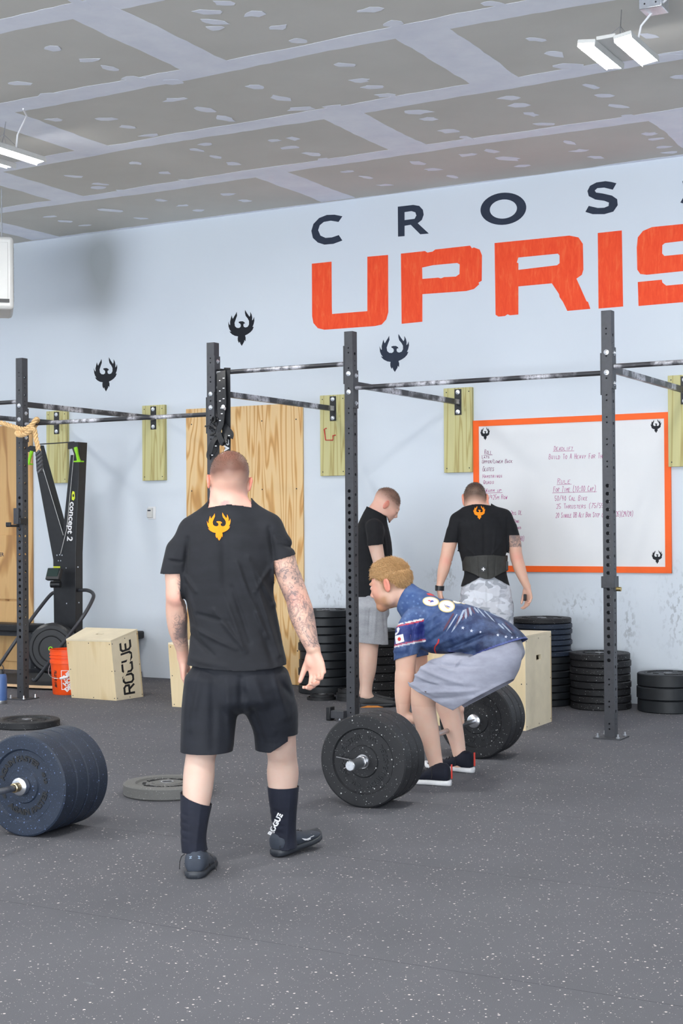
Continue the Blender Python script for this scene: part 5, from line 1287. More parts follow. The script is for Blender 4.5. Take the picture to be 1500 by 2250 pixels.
# ================================================================== person 1: walking away, foreground
def man_walking():
    p = Person('man walking away in charcoal t-shirt and dark shorts, tattooed arms', (-3.31, 4.95, 0), YAW)
    D = p.D; h = .005; px = 5.95/FPX
    V = Vol((-.45, -.45, 0.0), (.50, .45, 1.72), h)
    hd = D(502, 1058, 5.97)
    B, HP = head(V, hd, (-.26, .96, -.14), (.02, .16, .98), 1.05, .85)
    V.loft([(D(503, 1060, 6.0), .058, .062), (D(507, 1096, 5.97), .064, .064), (D(508, 1124, 5.96), .078, .066), (D(506, 1150, 5.96), .12, .07)], (1, 0, 0), .025)
    tor = [(505, 1135, .085, .062), (505, 1158, .150, .082), (505, 1195, .182, .105), (503, 1250, .175, .115), (505, 1310, .158, .108), (512, 1370, .155, .105), (516, 1430, .168, .118), (520, 1490, .175, .125), (522, 1522, .15, .10)]
    V.loft([(D(u, v, 5.96), a, b) for u, v, a, b in tor], (1, 0, 0), .03)
    V.ell(D(520, 1498, 5.94), (.13, .07, .07), k=.03)
    V.chain([D(460, 1125, 5.96), D(425, 1160, 5.96)], [.03, .045], .04); V.chain([D(550, 1122, 5.96), D(585, 1156, 5.96)], [.03, .045], .04)
    # arms
    V.chain([D(418, 1186, 5.96), D(393, 1215, 5.96), D(386, 1262, 5.95), D(388, 1310, 5.94)], [.050, .053, .044, .041], .02)
    V.loft([(D(388, 1300, 5.95), .041, .042), (D(388, 1345, 5.98), .044, .044), (D(391, 1385, 6.01), .038, .040), (D(400, 1425, 6.05), .026, .030), (D(402, 1445, 6.07), .024, .030)], (1, 0, 0), .012)
    hand(V, D(402, 1446, 6.07), np.array([-.0, .22, -1]), np.array([1, .15, 0]), np.array([0, 1, 0]), [(.25, .35, .25), (.3, .4, .3), (.35, .45, .3), (.4, .5, .3)], .98, thumb=(.8, .5, .3))
    V.chain([D(592, 1178, 5.96), D(614, 1204, 5.95), D(626, 1245, 5.94), D(646, 1300, 5.92)], [.050, .053, .050, .044], .02)
    V.loft([(D(636, 1270, 5.93), .046, .048), (D(651, 1308, 5.92), .046, .046), (D(662, 1348, 5.91), .050, .046), (D(676, 1395, 5.89), .038, .038), (D(688, 1428, 5.88), .026, .030)], (1, 0, 0), .012)
    W = D(690, 1433, 5.88); tips = hand(V, W, np.array([.16, -.06, -1]), np.array([-.55, -.8, -.1]), np.array([-1, .35, 0]), [(.45, .8, .5), (.5, .85, .5), (.55, .9, .5), (.6, .9, .5)], 1.02, .06, thumb=(.80, .62, .12), tb=.25)
    # legs
    V.loft([(D(462, 1500, 5.95), .100, .105), (D(455, 1570, 5.94), .088, .092), (D(448, 1630, 5.92), .066, .070), (D(440, 1665, 5.90), .059, .062), (D(437, 1700, 5.88), .062, .066), (D(433, 1745, 5.85), .058, .062), (D(428, 1795, 5.82), .047, .050), (D(427, 1845, 5.80), .036, .042), (D(428, 1880, 5.80), .035, .045)], (1, 0, 0), .03)
    V.loft([(D(585, 1500, 5.98), .100, .105), (D(602, 1570, 6.02), .088, .092), (D(615, 1630, 6.06), .066, .070), (D(620, 1665, 6.10), .060, .062), (D(621, 1700, 6.12), .066, .066), (D(621, 1740, 6.12), .057, .06), (D(624, 1790, 6.13), .046, .050), (D(627, 1835, 6.14), .036, .042), (D(627, 1858, 6.14), .036, .045)], (1, 0, 0), .03)
    S = Vol((-.42, -.30, .70), (.42, .30, 1.58), h)
    st = [(506, 1098, .072, .068), (506, 1120, .082, .074), (505, 1142, .120, .088), (504, 1165, .165, .104), (504, 1195, .194, .120), (502, 1250, .187, .130), (505, 1310, .176, .128), (512, 1370, .174, .124), (516, 1425, .186, .130), (519, 1465, .202, .140), (520, 1500, .206, .145)]
    S.loft([(D(u, v, 5.96), a, b) for u, v, a, b in st], (1, 0, 0), .02, cap=(1, .3))
    S.chain([D(420, 1183, 5.96), D(396, 1212, 5.96), D(383, 1262, 5.95), D(381, 1290, 5.95)], [.057, .060, .057, .057], .03)
    S.chain([D(590, 1174, 5.96), D(609, 1200, 5.95), D(620, 1235, 5.94), D(634, 1262, 5.93)], [.060, .062, .060, .060], .03)
    # shoulder-blade modelling and folds
    f = lambda u0, v0, u1, v1, A, w: tuple(D(u0, v0, 5.85)[[0, 2]])+tuple(D(u1, v1, 5.85)[[0, 2]])+(A, w)
    S.chain([D(470, 1118, 5.96), D(425, 1160, 5.96)], [.034, .05], .05); S.chain([D(540, 1114, 5.96), D(588, 1154, 5.96)], [.034, .05], .05)
    FL = [f(520, 1235, 585, 1400, .006, .009), f(545, 1225, 612, 1440, .006, .010), f(556, 1240, 600, 1330, .005, .008), f(533, 1250, 560, 1340, -.005, .009), f(470, 1340, 540, 1430, .006, .010), f(420, 1380, 520, 1425, .005, .009), f(432, 1350, 500, 1365, -.005, .008), f(418, 1398, 470, 1440, -.006, .010), f(490, 1300, 535, 1420, .005, .010), f(510, 1290, 550, 1410, -.005, .010), f(590, 1250, 560, 1300, .005, .008), f(402, 1262, 428, 1300, .005, .008), f(407, 1290, 440, 1400, .004, .010), f(600, 1330, 625, 1455, .004, .009), f(575, 1390, 600, 1460, -.005, .012), f(412, 1450, 500, 1462, .003, .012), f(590, 1160, 602, 1235, -.007, .010), f(410, 1185, 402, 1260, -.007, .010), f(600, 1175, 640, 1200, -.004, .008), f(366, 1232, 395, 1236, -.006, .006), f(492, 1150, 497, 1320, -.006, .022), f(612, 1195, 645, 1206, -.005, .006)]
    FL = [(a_, b_, c_, d_, A_*1.5, w_*.95) for a_, b_, c_, d_, A_, w_ in FL]; S.folds(FL)
    hemz = lambda X: 0
    zb = D(518, 1472, 5.85)[2]
    c = [lambda P_: (zb+.012*((P_[:, 0]-.0)/.2)**2-.006*np.sin(P_[:, 0]*9)-P_[:, 2]),
         (lambda P_, f_=near(plane_cut(D(381, 1261, 5.93), (0, 0, -1)), D(378, 1300, 5.93), .095), x_=D(399, 1260, 5.95)[0]: np.where(P_[:, 0] < x_, f_(P_), -1.)), (lambda P_, f_=near(plane_cut(D(622, 1226, 5.93), (.28, 0, -.96)), D(634, 1262, 5.93), .105), x_=D(601, 1240, 5.95)[0]: np.where(P_[:, 0] > x_, f_(P_), -1.)),
         lambda P_: np.where((np.abs(P_[:, 0]-D(506, 1110, 5.96)[0]) < .088), P_[:, 2]-D(505, 1107, 5.9)[2]+.35*(P_[:, 1]+.06), -1.)]
    sv, sq = S.mesh(c); sv = vn_smooth(sv, sq, 1, .4); sh = skin_obj('t_shirt', sv, sq, tee_charcoal, p.o, solid=.003)
    # firebird on the back
    cm = atd(480, 1157, 5.8); k = .118/326*1.0
    Mi = p.Mi; F2 = Mi @ _F; o_ = p.base
    def P2(x, y):
        u = 480.5+(x-PHC[0])*52/255; v = 1157+(y-PHC[1])*62/326; d = ray(u, v); s_ = Mi @ (CO+d*5.5-o_); return s_, (Mi @ d).normalized()
    decal(p, 'orange_firebird_print', [PH], P2, (sv, sq), shirt_or, .0045)
    # hem stitch line
    # shorts
    T = Vol((-.36, -.36, .36), (.40, .36, 1.0), h)
    T.loft([(D(519, 1440, 5.96), .160, .115), (D(519, 1475, 5.96), .185, .130), (D(521, 1500, 5.96), .203, .142), (D(523, 1530, 5.96), .198, .140)], (1, 0, 0), .02)
    T.loft([(D(468, 1500, 5.95), .115, .130), (D(460, 1560, 5.94), .112, .125), (D(455, 1620, 5.92), .106, .115), (D(452, 1690, 5.90), .104, .110)], (1, 0, 0), .02)
    T.loft([(D(575, 1500, 5.98), .115, .130), (D(598, 1560, 6.01), .104, .122), (D(606, 1610, 6.04), .090, .112), (D(608, 1690, 6.06), .085, .105)], (1, 0, 0), .02)
    FS = [f(440, 1480, 420, 1600, .006, .014), f(470, 1480, 468, 1640, -.006, .016), f(500, 1490, 505, 1640, .006, .014), f(531, 1490, 531, 1560, -.012, .016), f(560, 1490, 600, 1610, .006, .014), f(600, 1480, 628, 1580, .006, .012), f(540, 1520, 575, 1630, -.006, .012), f(615, 1500, 640, 1540, -.005, .01), f(410, 1500, 404, 1630, .004, .012)]
    T.folds(FS)
    zl = D(455, 1655, 5.85)[2]; zr = D(600, 1650, 6.0)[2]; xc = D(537, 1600, 5.9)[0]; pa = D(595, 1650, 6.0); pb = D(632, 1626, 6.0)
    def hem(P_):
        L_ = zl-P_[:, 2]+.0; a = (pb[2]-pa[2])/(pb[0]-pa[0]); R_ = np.where(P_[:, 0] < pa[0], pa[2], np.where(P_[:, 0] < pb[0]+.0, pa[2]+a*(P_[:, 0]-pa[0]), pb[2]+.02))-P_[:, 2]
        return np.where(P_[:, 0] < xc, L_, R_)
    T.under(S, .004, .09); tv, tq = T.mesh(hem); tv = vn_smooth(tv, tq, 1, .4); skin_obj('shorts', tv, tq, shorts_navy, p.o, solid=.003)
    # calf sleeves
    for nm, st, c1, c2 in (('calf_sleeve', [(434, 1728, 5.86, .068, .072), (432, 1755, 5.85, .065, .070), (427, 1800, 5.82, .056, .060), (425, 1845, 5.80, .050, .056), (430, 1885, 5.80, .052, .058)], plane_cut(D(428, 1754, 5.85), (.36, 0, .93)), plane_cut(D(428, 1868, 5.8), (.1, 0, -1))),
                    ('calf_sleeve', [(622, 1712, 6.12, .068, .070), (622, 1745, 6.12, .063, .066), (623, 1790, 6.13, .054, .058), (625, 1830, 6.14, .048, .052), (629, 1868, 6.14, .048, .056)], plane_cut(D(622, 1728, 6.12), (0, 0, 1)), plane_cut(D(626, 1863, 6.14), (.1, 0, -1)))):
        pts = [D(a, b, c_) for a, b, c_, _, _ in st]; C_ = Vol(np.min(pts, 0)-.1, np.max(pts, 0)+.1, .005)
        C_.loft([(q_, a[3], a[4]) for q_, a in zip(pts, st)], (1, 0, 0), 0)
        x0 = pts[2][0]; C_.folds([(x0-.02, pts[0][2], x0-.012, pts[-1][2], .0025, .006), (x0+.03, pts[1][2], x0+.01, pts[-1][2], .0025, .006)]+[(x0-.06, pts[2][2]+.03*i, x0+.0, pts[2][2]+.03*i-.01, -.002, .005) for i in (-2, -1, 0, 1)])
        cv, cq = C_.mesh([c1, c2]); so = skin_obj(nm, cv, cq, neop, p.o, solid=.003)
    vs, fs = text_mesh('ROGUE', .028, .0015)
    def P3(x, y):
        a = 1.13; u = 605.0+(x*math.cos(a)-y*math.sin(a))/px*1.05; v = 1812-(x*math.sin(a)+y*math.cos(a))/px; d = ray(u, v); return Mi @ (CO+d*5.7-o_), (Mi @ d).normalized()
    bv = BVHTree.FromPolygons([tuple(v) for v in cv], [tuple(q) for q in cq.tolist()]); out = []
    for v in vs:
        a, b = P3(v.x, v.y); hh = bv.ray_cast(Vector(a), Vector(b)); out.append(hh[0]-b*.0015 if hh[0] else a+b*.5)
    MB().add(out, fs).build('white_lettering', white_pr, so, loc=Vector((0, 0, 0)), smooth=False, fixn=False)
    # shoes
    g = D(426, 1936, 5.735); g[2] = 0.0
    s1 = shoe(p, (g[0], g[1]+.0, 0), (.08, 1), .27, pitch=0, w=1.05, hi=.006)
    cq_ = lambda x, y: (373+x/3.94, 1405+y/3.94)
    def P4(x, y): u, v = cq_(x, y); d = ray(u, v); return Mi @ (CO+d*5.2-o_), (Mi @ d).normalized()
    b1_ = shoe_bvh(s1)
    for q4 in ([(172, 1957), (180, 1951), (236, 1998), (228, 2005)], [(226, 1950), (236, 1955), (182, 2005), (172, 2000)]): decal(p, 'heel_cross', [q4], P4, b1_, near_black, .001, res=30, parent=s1)
    grey_b = plain('grey_blue_print', (.16, .22, .30), .5)
    for q4 in ([(165, 1880), (190, 1874), (192, 1882), (180, 1886), (192, 1896), (168, 1900), (168, 1893), (178, 1889)], [(240, 1872), (262, 1876), (262, 1884), (250, 1886), (264, 1894), (262, 1902), (240, 1898), (252, 1888)]): decal(p, 'heel_mark', [q4], P4, b1_, grey_b, .0015, res=30, parent=s1)
    for pl in ([(128, 1858), (100, 1880), (86, 1925), (84, 1990)], [(345, 1862), (372, 1885), (390, 1930), (403, 2000)]): MB().tube([Vector(D(*cq_(*a_), 5.76)) for a_ in pl], .0018, 6).build('lace_end', lace_m, s1, loc=Vector((0, 0, 0)))
    g = D(606, 1884, 6.105); g[2] = 0
    s2 = shoe(p, (g[0]+.0, g[1], 0.004), (.60, .80), .275, pitch=.10, w=1.10, hi=-.008)
    b2_ = shoe_bvh(s2)
    decal(p, 'white_tick', [[(1222, 1678), (1250, 1700), (1252, 1730), (1220, 1748), (1165, 1738), (1140, 1722), (1185, 1726), (1218, 1712)]], P4, b2_, white_pr, .0015, res=40, parent=s2)
    for q4 in ([(900, 1790), (910, 1784), (962, 1836), (952, 1842)], [(952, 1784), (962, 1790), (912, 1842), (900, 1838)]): decal(p, 'heel_cross', [q4], P4, b2_, near_black, .001, res=30, parent=s2)
    for g_ in GARM: V.under(g_)
    GARM.clear()
    Vv, Q = V.mesh(); n = len(Vv)
    # skin tones, tattoos, hairline
    col = np.tile(SK, (n, 1)); q = (Vv-hd) @ B/1.04; nz = noise3(Vv, 60, 1); nz2 = noise3(Vv, 22, 4)
    def mixc(m, c): nonlocal col; m = np.clip(m, 0, 1)[:, None]; col = col*(1-m)+np.array(c)*m
    neck = np.exp(-((q[:, 2]+.09)**2)/.05**2)*(np.abs(Vv[:, 0]-hd[0]) < .12)*(Vv[:, 2] > 1.35); mixc(neck*.7, (.84, .42, .34))
    isH = Vv[:, 2] > hd[2]-.16
    hairm = np.clip((q[:, 2]-(-.018)+.010*nz)/.045, 0, 1)*np.clip((.060-q[:, 1])/.03, 0, 1)*isH; mixc(hairm*np.clip(.88+.4*nz2-1.8*q[:, 0], .4, .97), (.13, .055, .036))
    mixc(isH*np.clip((q[:, 2]-.06)/.05, 0, 1)*np.clip(.3+.5*nz2, 0, 1), (.36, .15, .11))
    ears = isH*(np.abs(q[:, 0]) > .077)*(np.abs(q[:, 2]) < .045); mixc(ears*.8, (.80, .25, .18))
    mixc(isH*np.clip((-.02-q[:, 2])/.03, 0, 1)*np.clip((.02-np.abs(q[:, 0]+.02))/.01, 0, 1)*(q[:, 2] < -.085)*(q[:, 1] < 0)*(nz > -.1)*.7, (.34, .25, .25))
    elb = np.exp(-(((Vv-D(387, 1322, 5.90))**2).sum(1))/.04**2)+np.exp(-(((Vv-D(650, 1318, 5.88))**2).sum(1))/.04**2); mixc(elb*.45, (.74, .30, .24))
    hnd = (Vv[:, 2] < D(0, 1440, 5.9)[2])*(np.abs(Vv[:, 0]) > .1)*(Vv[:, 2] > .6); mixc(hnd*.3, (.80, .42, .34))
    leg = Vv[:, 2] < .55; mixc(leg*.8, (.57, .42, .35))
    ink = np.zeros(n); xr = D(597, 1250, 5.9)[0]
    rarm = (Vv[:, 0] > xr-.03)*(Vv[:, 2] > D(0, 1424, 5.9)[2])*(Vv[:, 2] < 1.35); ink = np.where(rarm, 1.0, ink)
    larm = (Vv[:, 0] < D(412, 1400, 5.9)[0])
    zi = lambda v: D(400, v, 5.92)[2]
    m = larm*np.exp(-((Vv[:, 2]-zi(1388))/.07)**2)*np.clip((Vv[:, 0]-D(374, 1385, 5.92)[0])/.02, 0, 1)*np.clip((zi(1342)-Vv[:, 2])/.02, 0, 1)*np.clip((Vv[:, 2]-zi(1432))/.02, 0, 1); ink = np.maximum(ink, m*1.65)
    m = larm*np.exp(-((Vv[:, 2]-zi(1285))/.04)**2)*np.clip((Vv[:, 0]-D(388, 1285, 5.92)[0])/.01, 0, 1); ink = np.maximum(ink, m*1.4)
    skin_obj('body', Vv, Q, skin_m, p.o, col, ink)
    strands('cropped_hair', hair_br, p.o, Vv, Q, lambda c: (((c-hd) @ B)[:, 2] > .03)*(((c-hd) @ B)[:, 1] < .07)*(c[:, 2] > hd[2]-.05)*np.clip(((c-hd) @ B)[:, 2]/.08, .1, 1)**2, 2600, .006, lambda P_, N_: np.tile(np.array([0., .6, .2]), (len(P_), 1)), .00045, lift=.55)
    # shirt
man_walking()
# ================================================================== person 2: lifter bent over the barbell
def lifter():
    p = Person('bending blond man in blue starred jersey and silver shorts gripping the barbell', (-3.30, 7.25, 0), 0)
    Y = p.Y; h = .0055; N0, C0, F0 = 7.05, 7.25, 7.45
    A = lambda u, v, y=7.25: Y(u, v, y)
    V = Vol((-.62, -.36, 0), (.52, .42, 1.26), h)
    hd = A(857, 1284, 7.22)
    B, HP = head(V, hd, (-.955, -.10, -.28), (-.28, 0, .96), 1.13, 1.1, 1)
    V.loft([(A(866, 1292), .060, .064), (A(885, 1305), .066, .068), (A(905, 1318), .075, .075), (A(928, 1338), .12, .09)], (0, 1, 0), .03)
    V.loft([(A(912, 1332), .12, .085), (A(940, 1360), .165, .115), (A(985, 1378), .170, .122), (A(1035, 1393), .165, .118), (A(1080, 1416), .165, .115), (A(1095, 1440), .155, .115)], (0, 1, 0), .04)
    for y, hp in ((7.15, (1082, 1450)), (7.35, (1080, 1444))): V.ell(A(hp[0], hp[1], y), (.112, .08, .112), k=.04)
    # arms
    V.chain([A(905, 1372, 7.07), A(896, 1395, 7.04), A(891, 1445, 7.03), A(890, 1488, 7.04)], [.070, .064, .056, .050], .02)
    V.loft([(A(890, 1480, 7.04), .050, .052), (A(889, 1505, 7.045), .050, .056), (A(886, 1530, 7.05), .045, .047), (A(885, 1562, 7.055), .035, .034), (A(886, 1582, 7.06), .030, .026)], (0, 1, 0), .015)
    gx = (p.L(b0+BD*(.50))); gr = np.array([gx[0], gx[1], .2255])
    W = A(887, 1584, 7.065); gb = np.array([0, 0, 0.]); 
    def grip(W, tgt, inward):
        d = nrm(tgt+np.array([.012, 0, -.008])-W); Lh = np.linalg.norm(tgt-W)
        hand(V, W, d, np.array([-1., 0, .0]) if inward > 0 else np.array([1., 0, 0.]), np.array([0, -inward*-1, 0]), [(.9, 1.5, 1.1)]*4, 1.0, .03, thumb=(.75, .15, .55), tb=.1)
    yn = 7.07-7.25; k = (7.07-b0.y)/BD.y; tn = p.L(b0+BD*k); k2 = (7.64-b0.y)/BD.y; tf = p.L(b0+BD*k2)
    Wn = tn+np.array([.012, .005, .105]); V.chain([A(886, 1575, 7.06), Wn], [.030, .028], .01)
    hand(V, Wn, tn+np.array([.022, 0, .0])-Wn, np.array([-1., 0, 0]), np.array([0, 1., 0]), [(.7, 1.5, 1.2)]*4, 1.0, .03, thumb=(.8, .3, .5), tb=.1)
    V.chain([A(915, 1362, 7.43), A(915, 1395, 7.47), A(917, 1440, 7.50), A(920, 1478, 7.54)], [.070, .064, .056, .050], .02)
    Wf = tf+np.array([.012, -.005, .105]); V.chain([A(920, 1478, 7.54), (A(920, 1478, 7.54)+Wf)/2+np.array([.0, 0, .03]), Wf], [.050, .045, .028], .015)
    hand(V, Wf, tf+np.array([.022, 0, .0])-Wf, np.array([-1., 0, 0]), np.array([0, -1., 0]), [(.7, 1.5, 1.2)]*4, 1.0, .03, thumb=(.8, .3, .5), tb=.1)
    # legs
    V.chain([A(1080, 1450, 7.145), A(1020, 1480, 7.08), A(940, 1512, 7.0)], [.092, .088, .072], .03)
    V.loft([(A(932, 1512, 7.0), .062, .070), (A(929, 1535, 7.0), .060, .066), (A(932, 1568, 7.02), .060, .064), (A(940, 1605, 7.04), .058, .058), (A(951, 1650, 7.06), .045, .043), (A(960, 1690, 7.08), .036, .036), (A(963, 1708, 7.08), .034, .040)], (0, 1, 0), .03)
    V.chain([A(963, 1706, 7.08), A(950, 1716, 7.08), A(925, 1720, 7.06)], [.036, .032, .026], .02)
    V.chain([A(1078, 1445, 7.36), A(1040, 1470, 7.42), A(968, 1505, 7.52)], [.092, .088, .072], .03)
    V.loft([(A(966, 1505, 7.52), .062, .070), (A(972, 1530, 7.52), .060, .064), (A(985, 1562, 7.52), .058, .060), (A(995, 1595, 7.52), .054, .054), (A(1005, 1635, 7.51), .042, .042), (A(1010, 1665, 7.50), .036, .036), (A(1013, 1680, 7.50), .034, .04)], (0, 1, 0), .03)
    V.chain([A(1013, 1678, 7.50), A(1000, 1686, 7.50), A(975, 1690, 7.49)], [.036, .032, .026], .02)
    S = Vol((-.62, -.36, .40), (.45, .40, 1.14), h)
    S.loft([(A(887, 1306), .074, .080), (A(900, 1320), .085, .090), (A(922, 1340), .130, .110), (A(945, 1362), .178, .130), (A(985, 1376), .185, .140), (A(1030, 1388), .182, .135), (A(1078, 1408), .200, .130), (A(1106, 1428), .205, .124), (A(1132, 1455), .195, .118)], (0, 1, 0), .03)
    S.chain([A(912, 1366, 7.09), A(897, 1388, 7.045), A(892, 1430, 7.03), A(892, 1475, 7.03)], [.075, .070, .066, .066], .03)
    S.chain([A(920, 1358, 7.41), A(915, 1388, 7.46), A(915, 1430, 7.48), A(916, 1475, 7.48)], [.075, .070, .066, .066], .03)
    S.ell(A(955, 1405, 7.22), (.10, .14, .07), k=.05)
    f = lambda u0, v0, u1, v1, a_, w_: (A(u0, v0, 7.1)[0], A(u0, v0, 7.1)[2], A(u1, v1, 7.1)[0], A(u1, v1, 7.1)[2], a_, w_)
    S.folds([f(925, 1380, 975, 1340, .006, .009), f(930, 1400, 1000, 1345, .006, .009), f(938, 1415, 1015, 1370, -.006, .009), f(950, 1420, 1040, 1385, .007, .010), f(985, 1425, 1085, 1388, -.012, .012), f(975, 1435, 1060, 1412, .010, .012), f(1000, 1438, 1050, 1428, -.007, .008), f(1025, 1410, 1060, 1395, -.008, .01), f(924, 1370, 919, 1430, -.012, .009), f(935, 1350, 928, 1395, .006, .008), f(945, 1345, 935, 1400, -.005, .007), f(960, 1345, 948, 1395, .004, .007), f(870, 1375, 915, 1368, -.003, .006), f(868, 1430, 915, 1425, .003, .006), f(1040, 1350, 1100, 1400, .004, .012), f(1060, 1345, 1120, 1385, -.003, .012)])
    pa, pb = A(1140, 1401, 7.1), A(1046, 1441, 7.1); pc = A(979, 1433, 7.1)
    ln = lambda a, b: (lambda P_: ((P_[:, 0]-a[0])*(b[2]-a[2])-(P_[:, 2]-a[2])*(b[0]-a[0]))/math.hypot(b[0]-a[0], b[2]-a[2]))
    l1 = ln(pa, pb); l2 = ln(pb, pc)
    hem = lambda P_: np.where(P_[:, 0] > pb[0], -l1(P_), np.where(P_[:, 0] > pc[0]-.0, -l2(P_), -1.))
    sg = 1 if l1(np.array([[pa[0]+.05, 0, pa[2]-.15]]))[0] < 0 else -1
    hem = lambda P_: np.where(P_[:, 0] > pb[0], -sg*l1(P_), np.where(P_[:, 0] > pc[0], -sg*l2(P_), -1.))
    sleeve = lambda P_: np.where((P_[:, 0] < A(922, 1440, 7.05)[0])*(P_[:, 2] < A(890, 1425, 7.05)[2]), (A(868, 1451, 7.05)[2]+.28*(P_[:, 0]-A(868, 1451, 7.05)[0]))-P_[:, 2], -1.)
    nk = A(893, 1309); nd = nrm(A(880, 1300)-A(905, 1320)+np.array([-.0, 0, .0])); collar = near(plane_cut(nk, nrm(nd+np.array([-.35, 0, 0]))), nk, .16)
    sv, sq = S.mesh([hem, sleeve, collar]); sv = vn_smooth(sv, sq, 1, .4)
    # print colours: light blue shoulders darkening to navy at the waist; a real dyed pattern
    n = len(sv); u_ = (sv[:, 0]-A(880, 1330)[0])/(A(1140, 1400)[0]-A(880, 1330)[0]); nz = noise3(sv, 25, 3)
    lowr = np.clip((A(900, 1380)[2]-sv[:, 2]+.10*u_)/.16, 0, 1)
    a = np.clip(u_*1.25-.15+.12*nz, 0, 1)[:, None]; col = (1-a)*np.array([.040, .085, .235])+a*np.array([.016, .022, .060])
    col = col*(1-.45*lowr[:, None])+np.array([.006, .010, .04])*.45*lowr[:, None]
    slv = (sv[:, 1] < 7.115-7.25)*(sv[:, 0] < A(930, 1400, 7.05)[0]); zt = lambda v, u=895: A(u, v, 7.0)[2]
    z_ = sv[:, 2]-.22*(sv[:, 0]-A(895, 1400, 7.0)[0])
    band = lambda v0, v1: slv*(z_ < zt(v0))*(z_ > zt(v1))
    col = np.where(band(1371, 1413)[:, None], np.array([.018, .025, .165]), col); col = np.where(band(1366, 1369)[:, None], np.array([.7, .7, .7]), col); col = np.where(band(1369, 1372.5)[:, None], np.array([.5, .03, .05]), col)
    col = np.where(band(1411, 1414)[:, None], np.array([.5, .03, .05]), col); col = np.where(band(1414, 1417)[:, None], np.array([.7, .7, .72]), col)
    trim = np.abs(np.minimum(np.abs(hem(sv)), 1)) < .009; col = np.where(trim[:, None]*1 > 0, np.array([.05, .06, .22]), col)
    sh = skin_obj('jersey', sv, sq, jersey_m, p.o, col, solid=.003)
    Mi = p.Mi
    def P2(x, y): d = ray(x, y); return (CO+d*5.5-p.base), d.normalized()
    DC = lambda nm, loops, mat, off=.002, par=sh: decal(p, nm, loops, P2, (sv, sq), mat, off, res=.012, parent=par)
    gold = plain('badge_gold', (.62, .50, .22), .5); bwhite = plain('badge_white', (.78, .78, .80), .5); bblue = plain('badge_blue', (.10, .12, .42), .5); star_m = plain('star_print', (.10, .17, .36), .6); starw = plain('star_white', (.52, .56, .68), .6); stripe_w = plain('stripe_pale', (.30, .36, .46), .6); stripe_r = plain('stripe_maroon', (.09, .03, .06), .6); redp = plain('badge_red', (.6, .04, .04), .5)
    cx = lambda x: 860+x/5.357; cy = lambda y: 1260+y/5.357
    for (x, y, rx, ry, kk) in ((462, 330, 98, 56, 0), (648, 385, 98, 74, 1), (775, 322, 58, 34, 2), (850, 330, 40, 32, 2)):
        DC('round_badge', [ell(cx(x), cy(y), rx/5.357, ry/5.357, 30, .1)], gold, .002); DC('badge_field', [ell(cx(x), cy(y), rx*.86/5.357, ry*.85/5.357, 28, .1)], bwhite, .0032)
        rnd = random.Random(kk+int(x))
        for j in range(3): DC('badge_emblem', [smoothp([(cx(x+rnd.uniform(-.5, .5)*rx+rnd.uniform(-.34, .34)*rx), cy(y+rnd.uniform(-.45, .45)*ry+rnd.uniform(-.2, .2)*ry)) for _ in range(3)], 1)], (bblue, gold, redp)[j] if kk == 0 else (bblue, bblue, gold)[j], .0042)
    DC('red_patch', [[(cx(410), cy(235)), (cx(470), cy(232)), (cx(570), cy(255)), (cx(560), cy(272)), (cx(480), cy(262)), (cx(430), cy(255))]], redp)
    # flag patch on the sleeve
    DC('flag_patch', [[(cx(38), cy(735)), (cx(135), cy(712)), (cx(150), cy(800)), (cx(50), cy(832))]], bwhite, .002); DC('flag_disc', [ell(cx(90), cy(773), 20/5.357, 22/5.357, 22)], redp, .0035)
    DC('sleeve_print', [[(cx(60), cy(650)), (cx(80), cy(630)), (cx(96), cy(650)), (cx(85), cy(690)), (cx(60), cy(720)), (cx(30), cy(735)), (cx(15), cy(745)), (cx(40), cy(705)), (cx(65), cy(690))]], bwhite)
    DC('sleeve_print', [[(cx(10), cy(780)), (cx(30), cy(790)), (cx(28), cy(830)), (cx(12), cy(860)), (cx(8), cy(820))]], bwhite)
    def star(x, y, r, rot=0): return [(cx(x)+r/5.357*(1 if i % 2 == 0 else .42)*math.sin(i*pi/5+rot), cy(y)-r/5.357*(1 if i % 2 == 0 else .42)*math.cos(i*pi/5+rot)) for i in range(10)]
    for (x, y, r) in ((838, 640, 22), (940, 675, 22), (1045, 690, 16), (1250, 725, 20), (1345, 745, 20), (1415, 755, 16), (1478, 755, 13)): DC('star_print', [star(x, y, r, .15)], starw)
    for (x, y) in ((130, 345), (185, 345), (120, 410), (200, 425), (262, 330), (258, 388), (330, 400), (290, 470), (95, 525), (160, 530), (205, 475), (330, 300), (250, 262), (180, 265), (310, 355), (380, 440), (340, 500), (150, 585), (60, 470)): DC('faint_star', [star(x, y, 20, .2)], star_m, .0015)
    for (x0, y0, x1, y1, wd, mt) in ((940, 410, 880, 400, 0, None), (600, 690, 730, 470, 26, stripe_r), (640, 690, 770, 480, 16, stripe_w), (700, 700, 830, 500, 22, stripe_w), (745, 650, 800, 500, 20, stripe_r), (860, 420, 800, 640, 0, None), (775, 600, 850, 430, 24, stripe_w), (830, 560, 880, 420, 22, stripe_r), (875, 540, 870, 420, 30, stripe_w), (905, 520, 895, 405, 20, stripe_r), (940, 500, 915, 400, 28, stripe_w), (985, 480, 935, 395, 18, stripe_r), (1030, 470, 970, 400, 20, stripe_w), (1110, 520, 1010, 410, 16, stripe_w), (1220, 575, 1090, 440, 14, stripe_w), (1330, 660, 1255, 590, 18, stripe_w), (1420, 710, 1300, 590, 14, stripe_w), (1450, 690, 1330, 575, 10, stripe_r), (1290, 520, 1160, 460, 12, stripe_w)):
        if mt is None: continue
        dx, dy = x1-x0, y1-y0; L = math.hypot(dx, dy); nx_, ny_ = -dy/L*wd/2, dx/L*wd/2
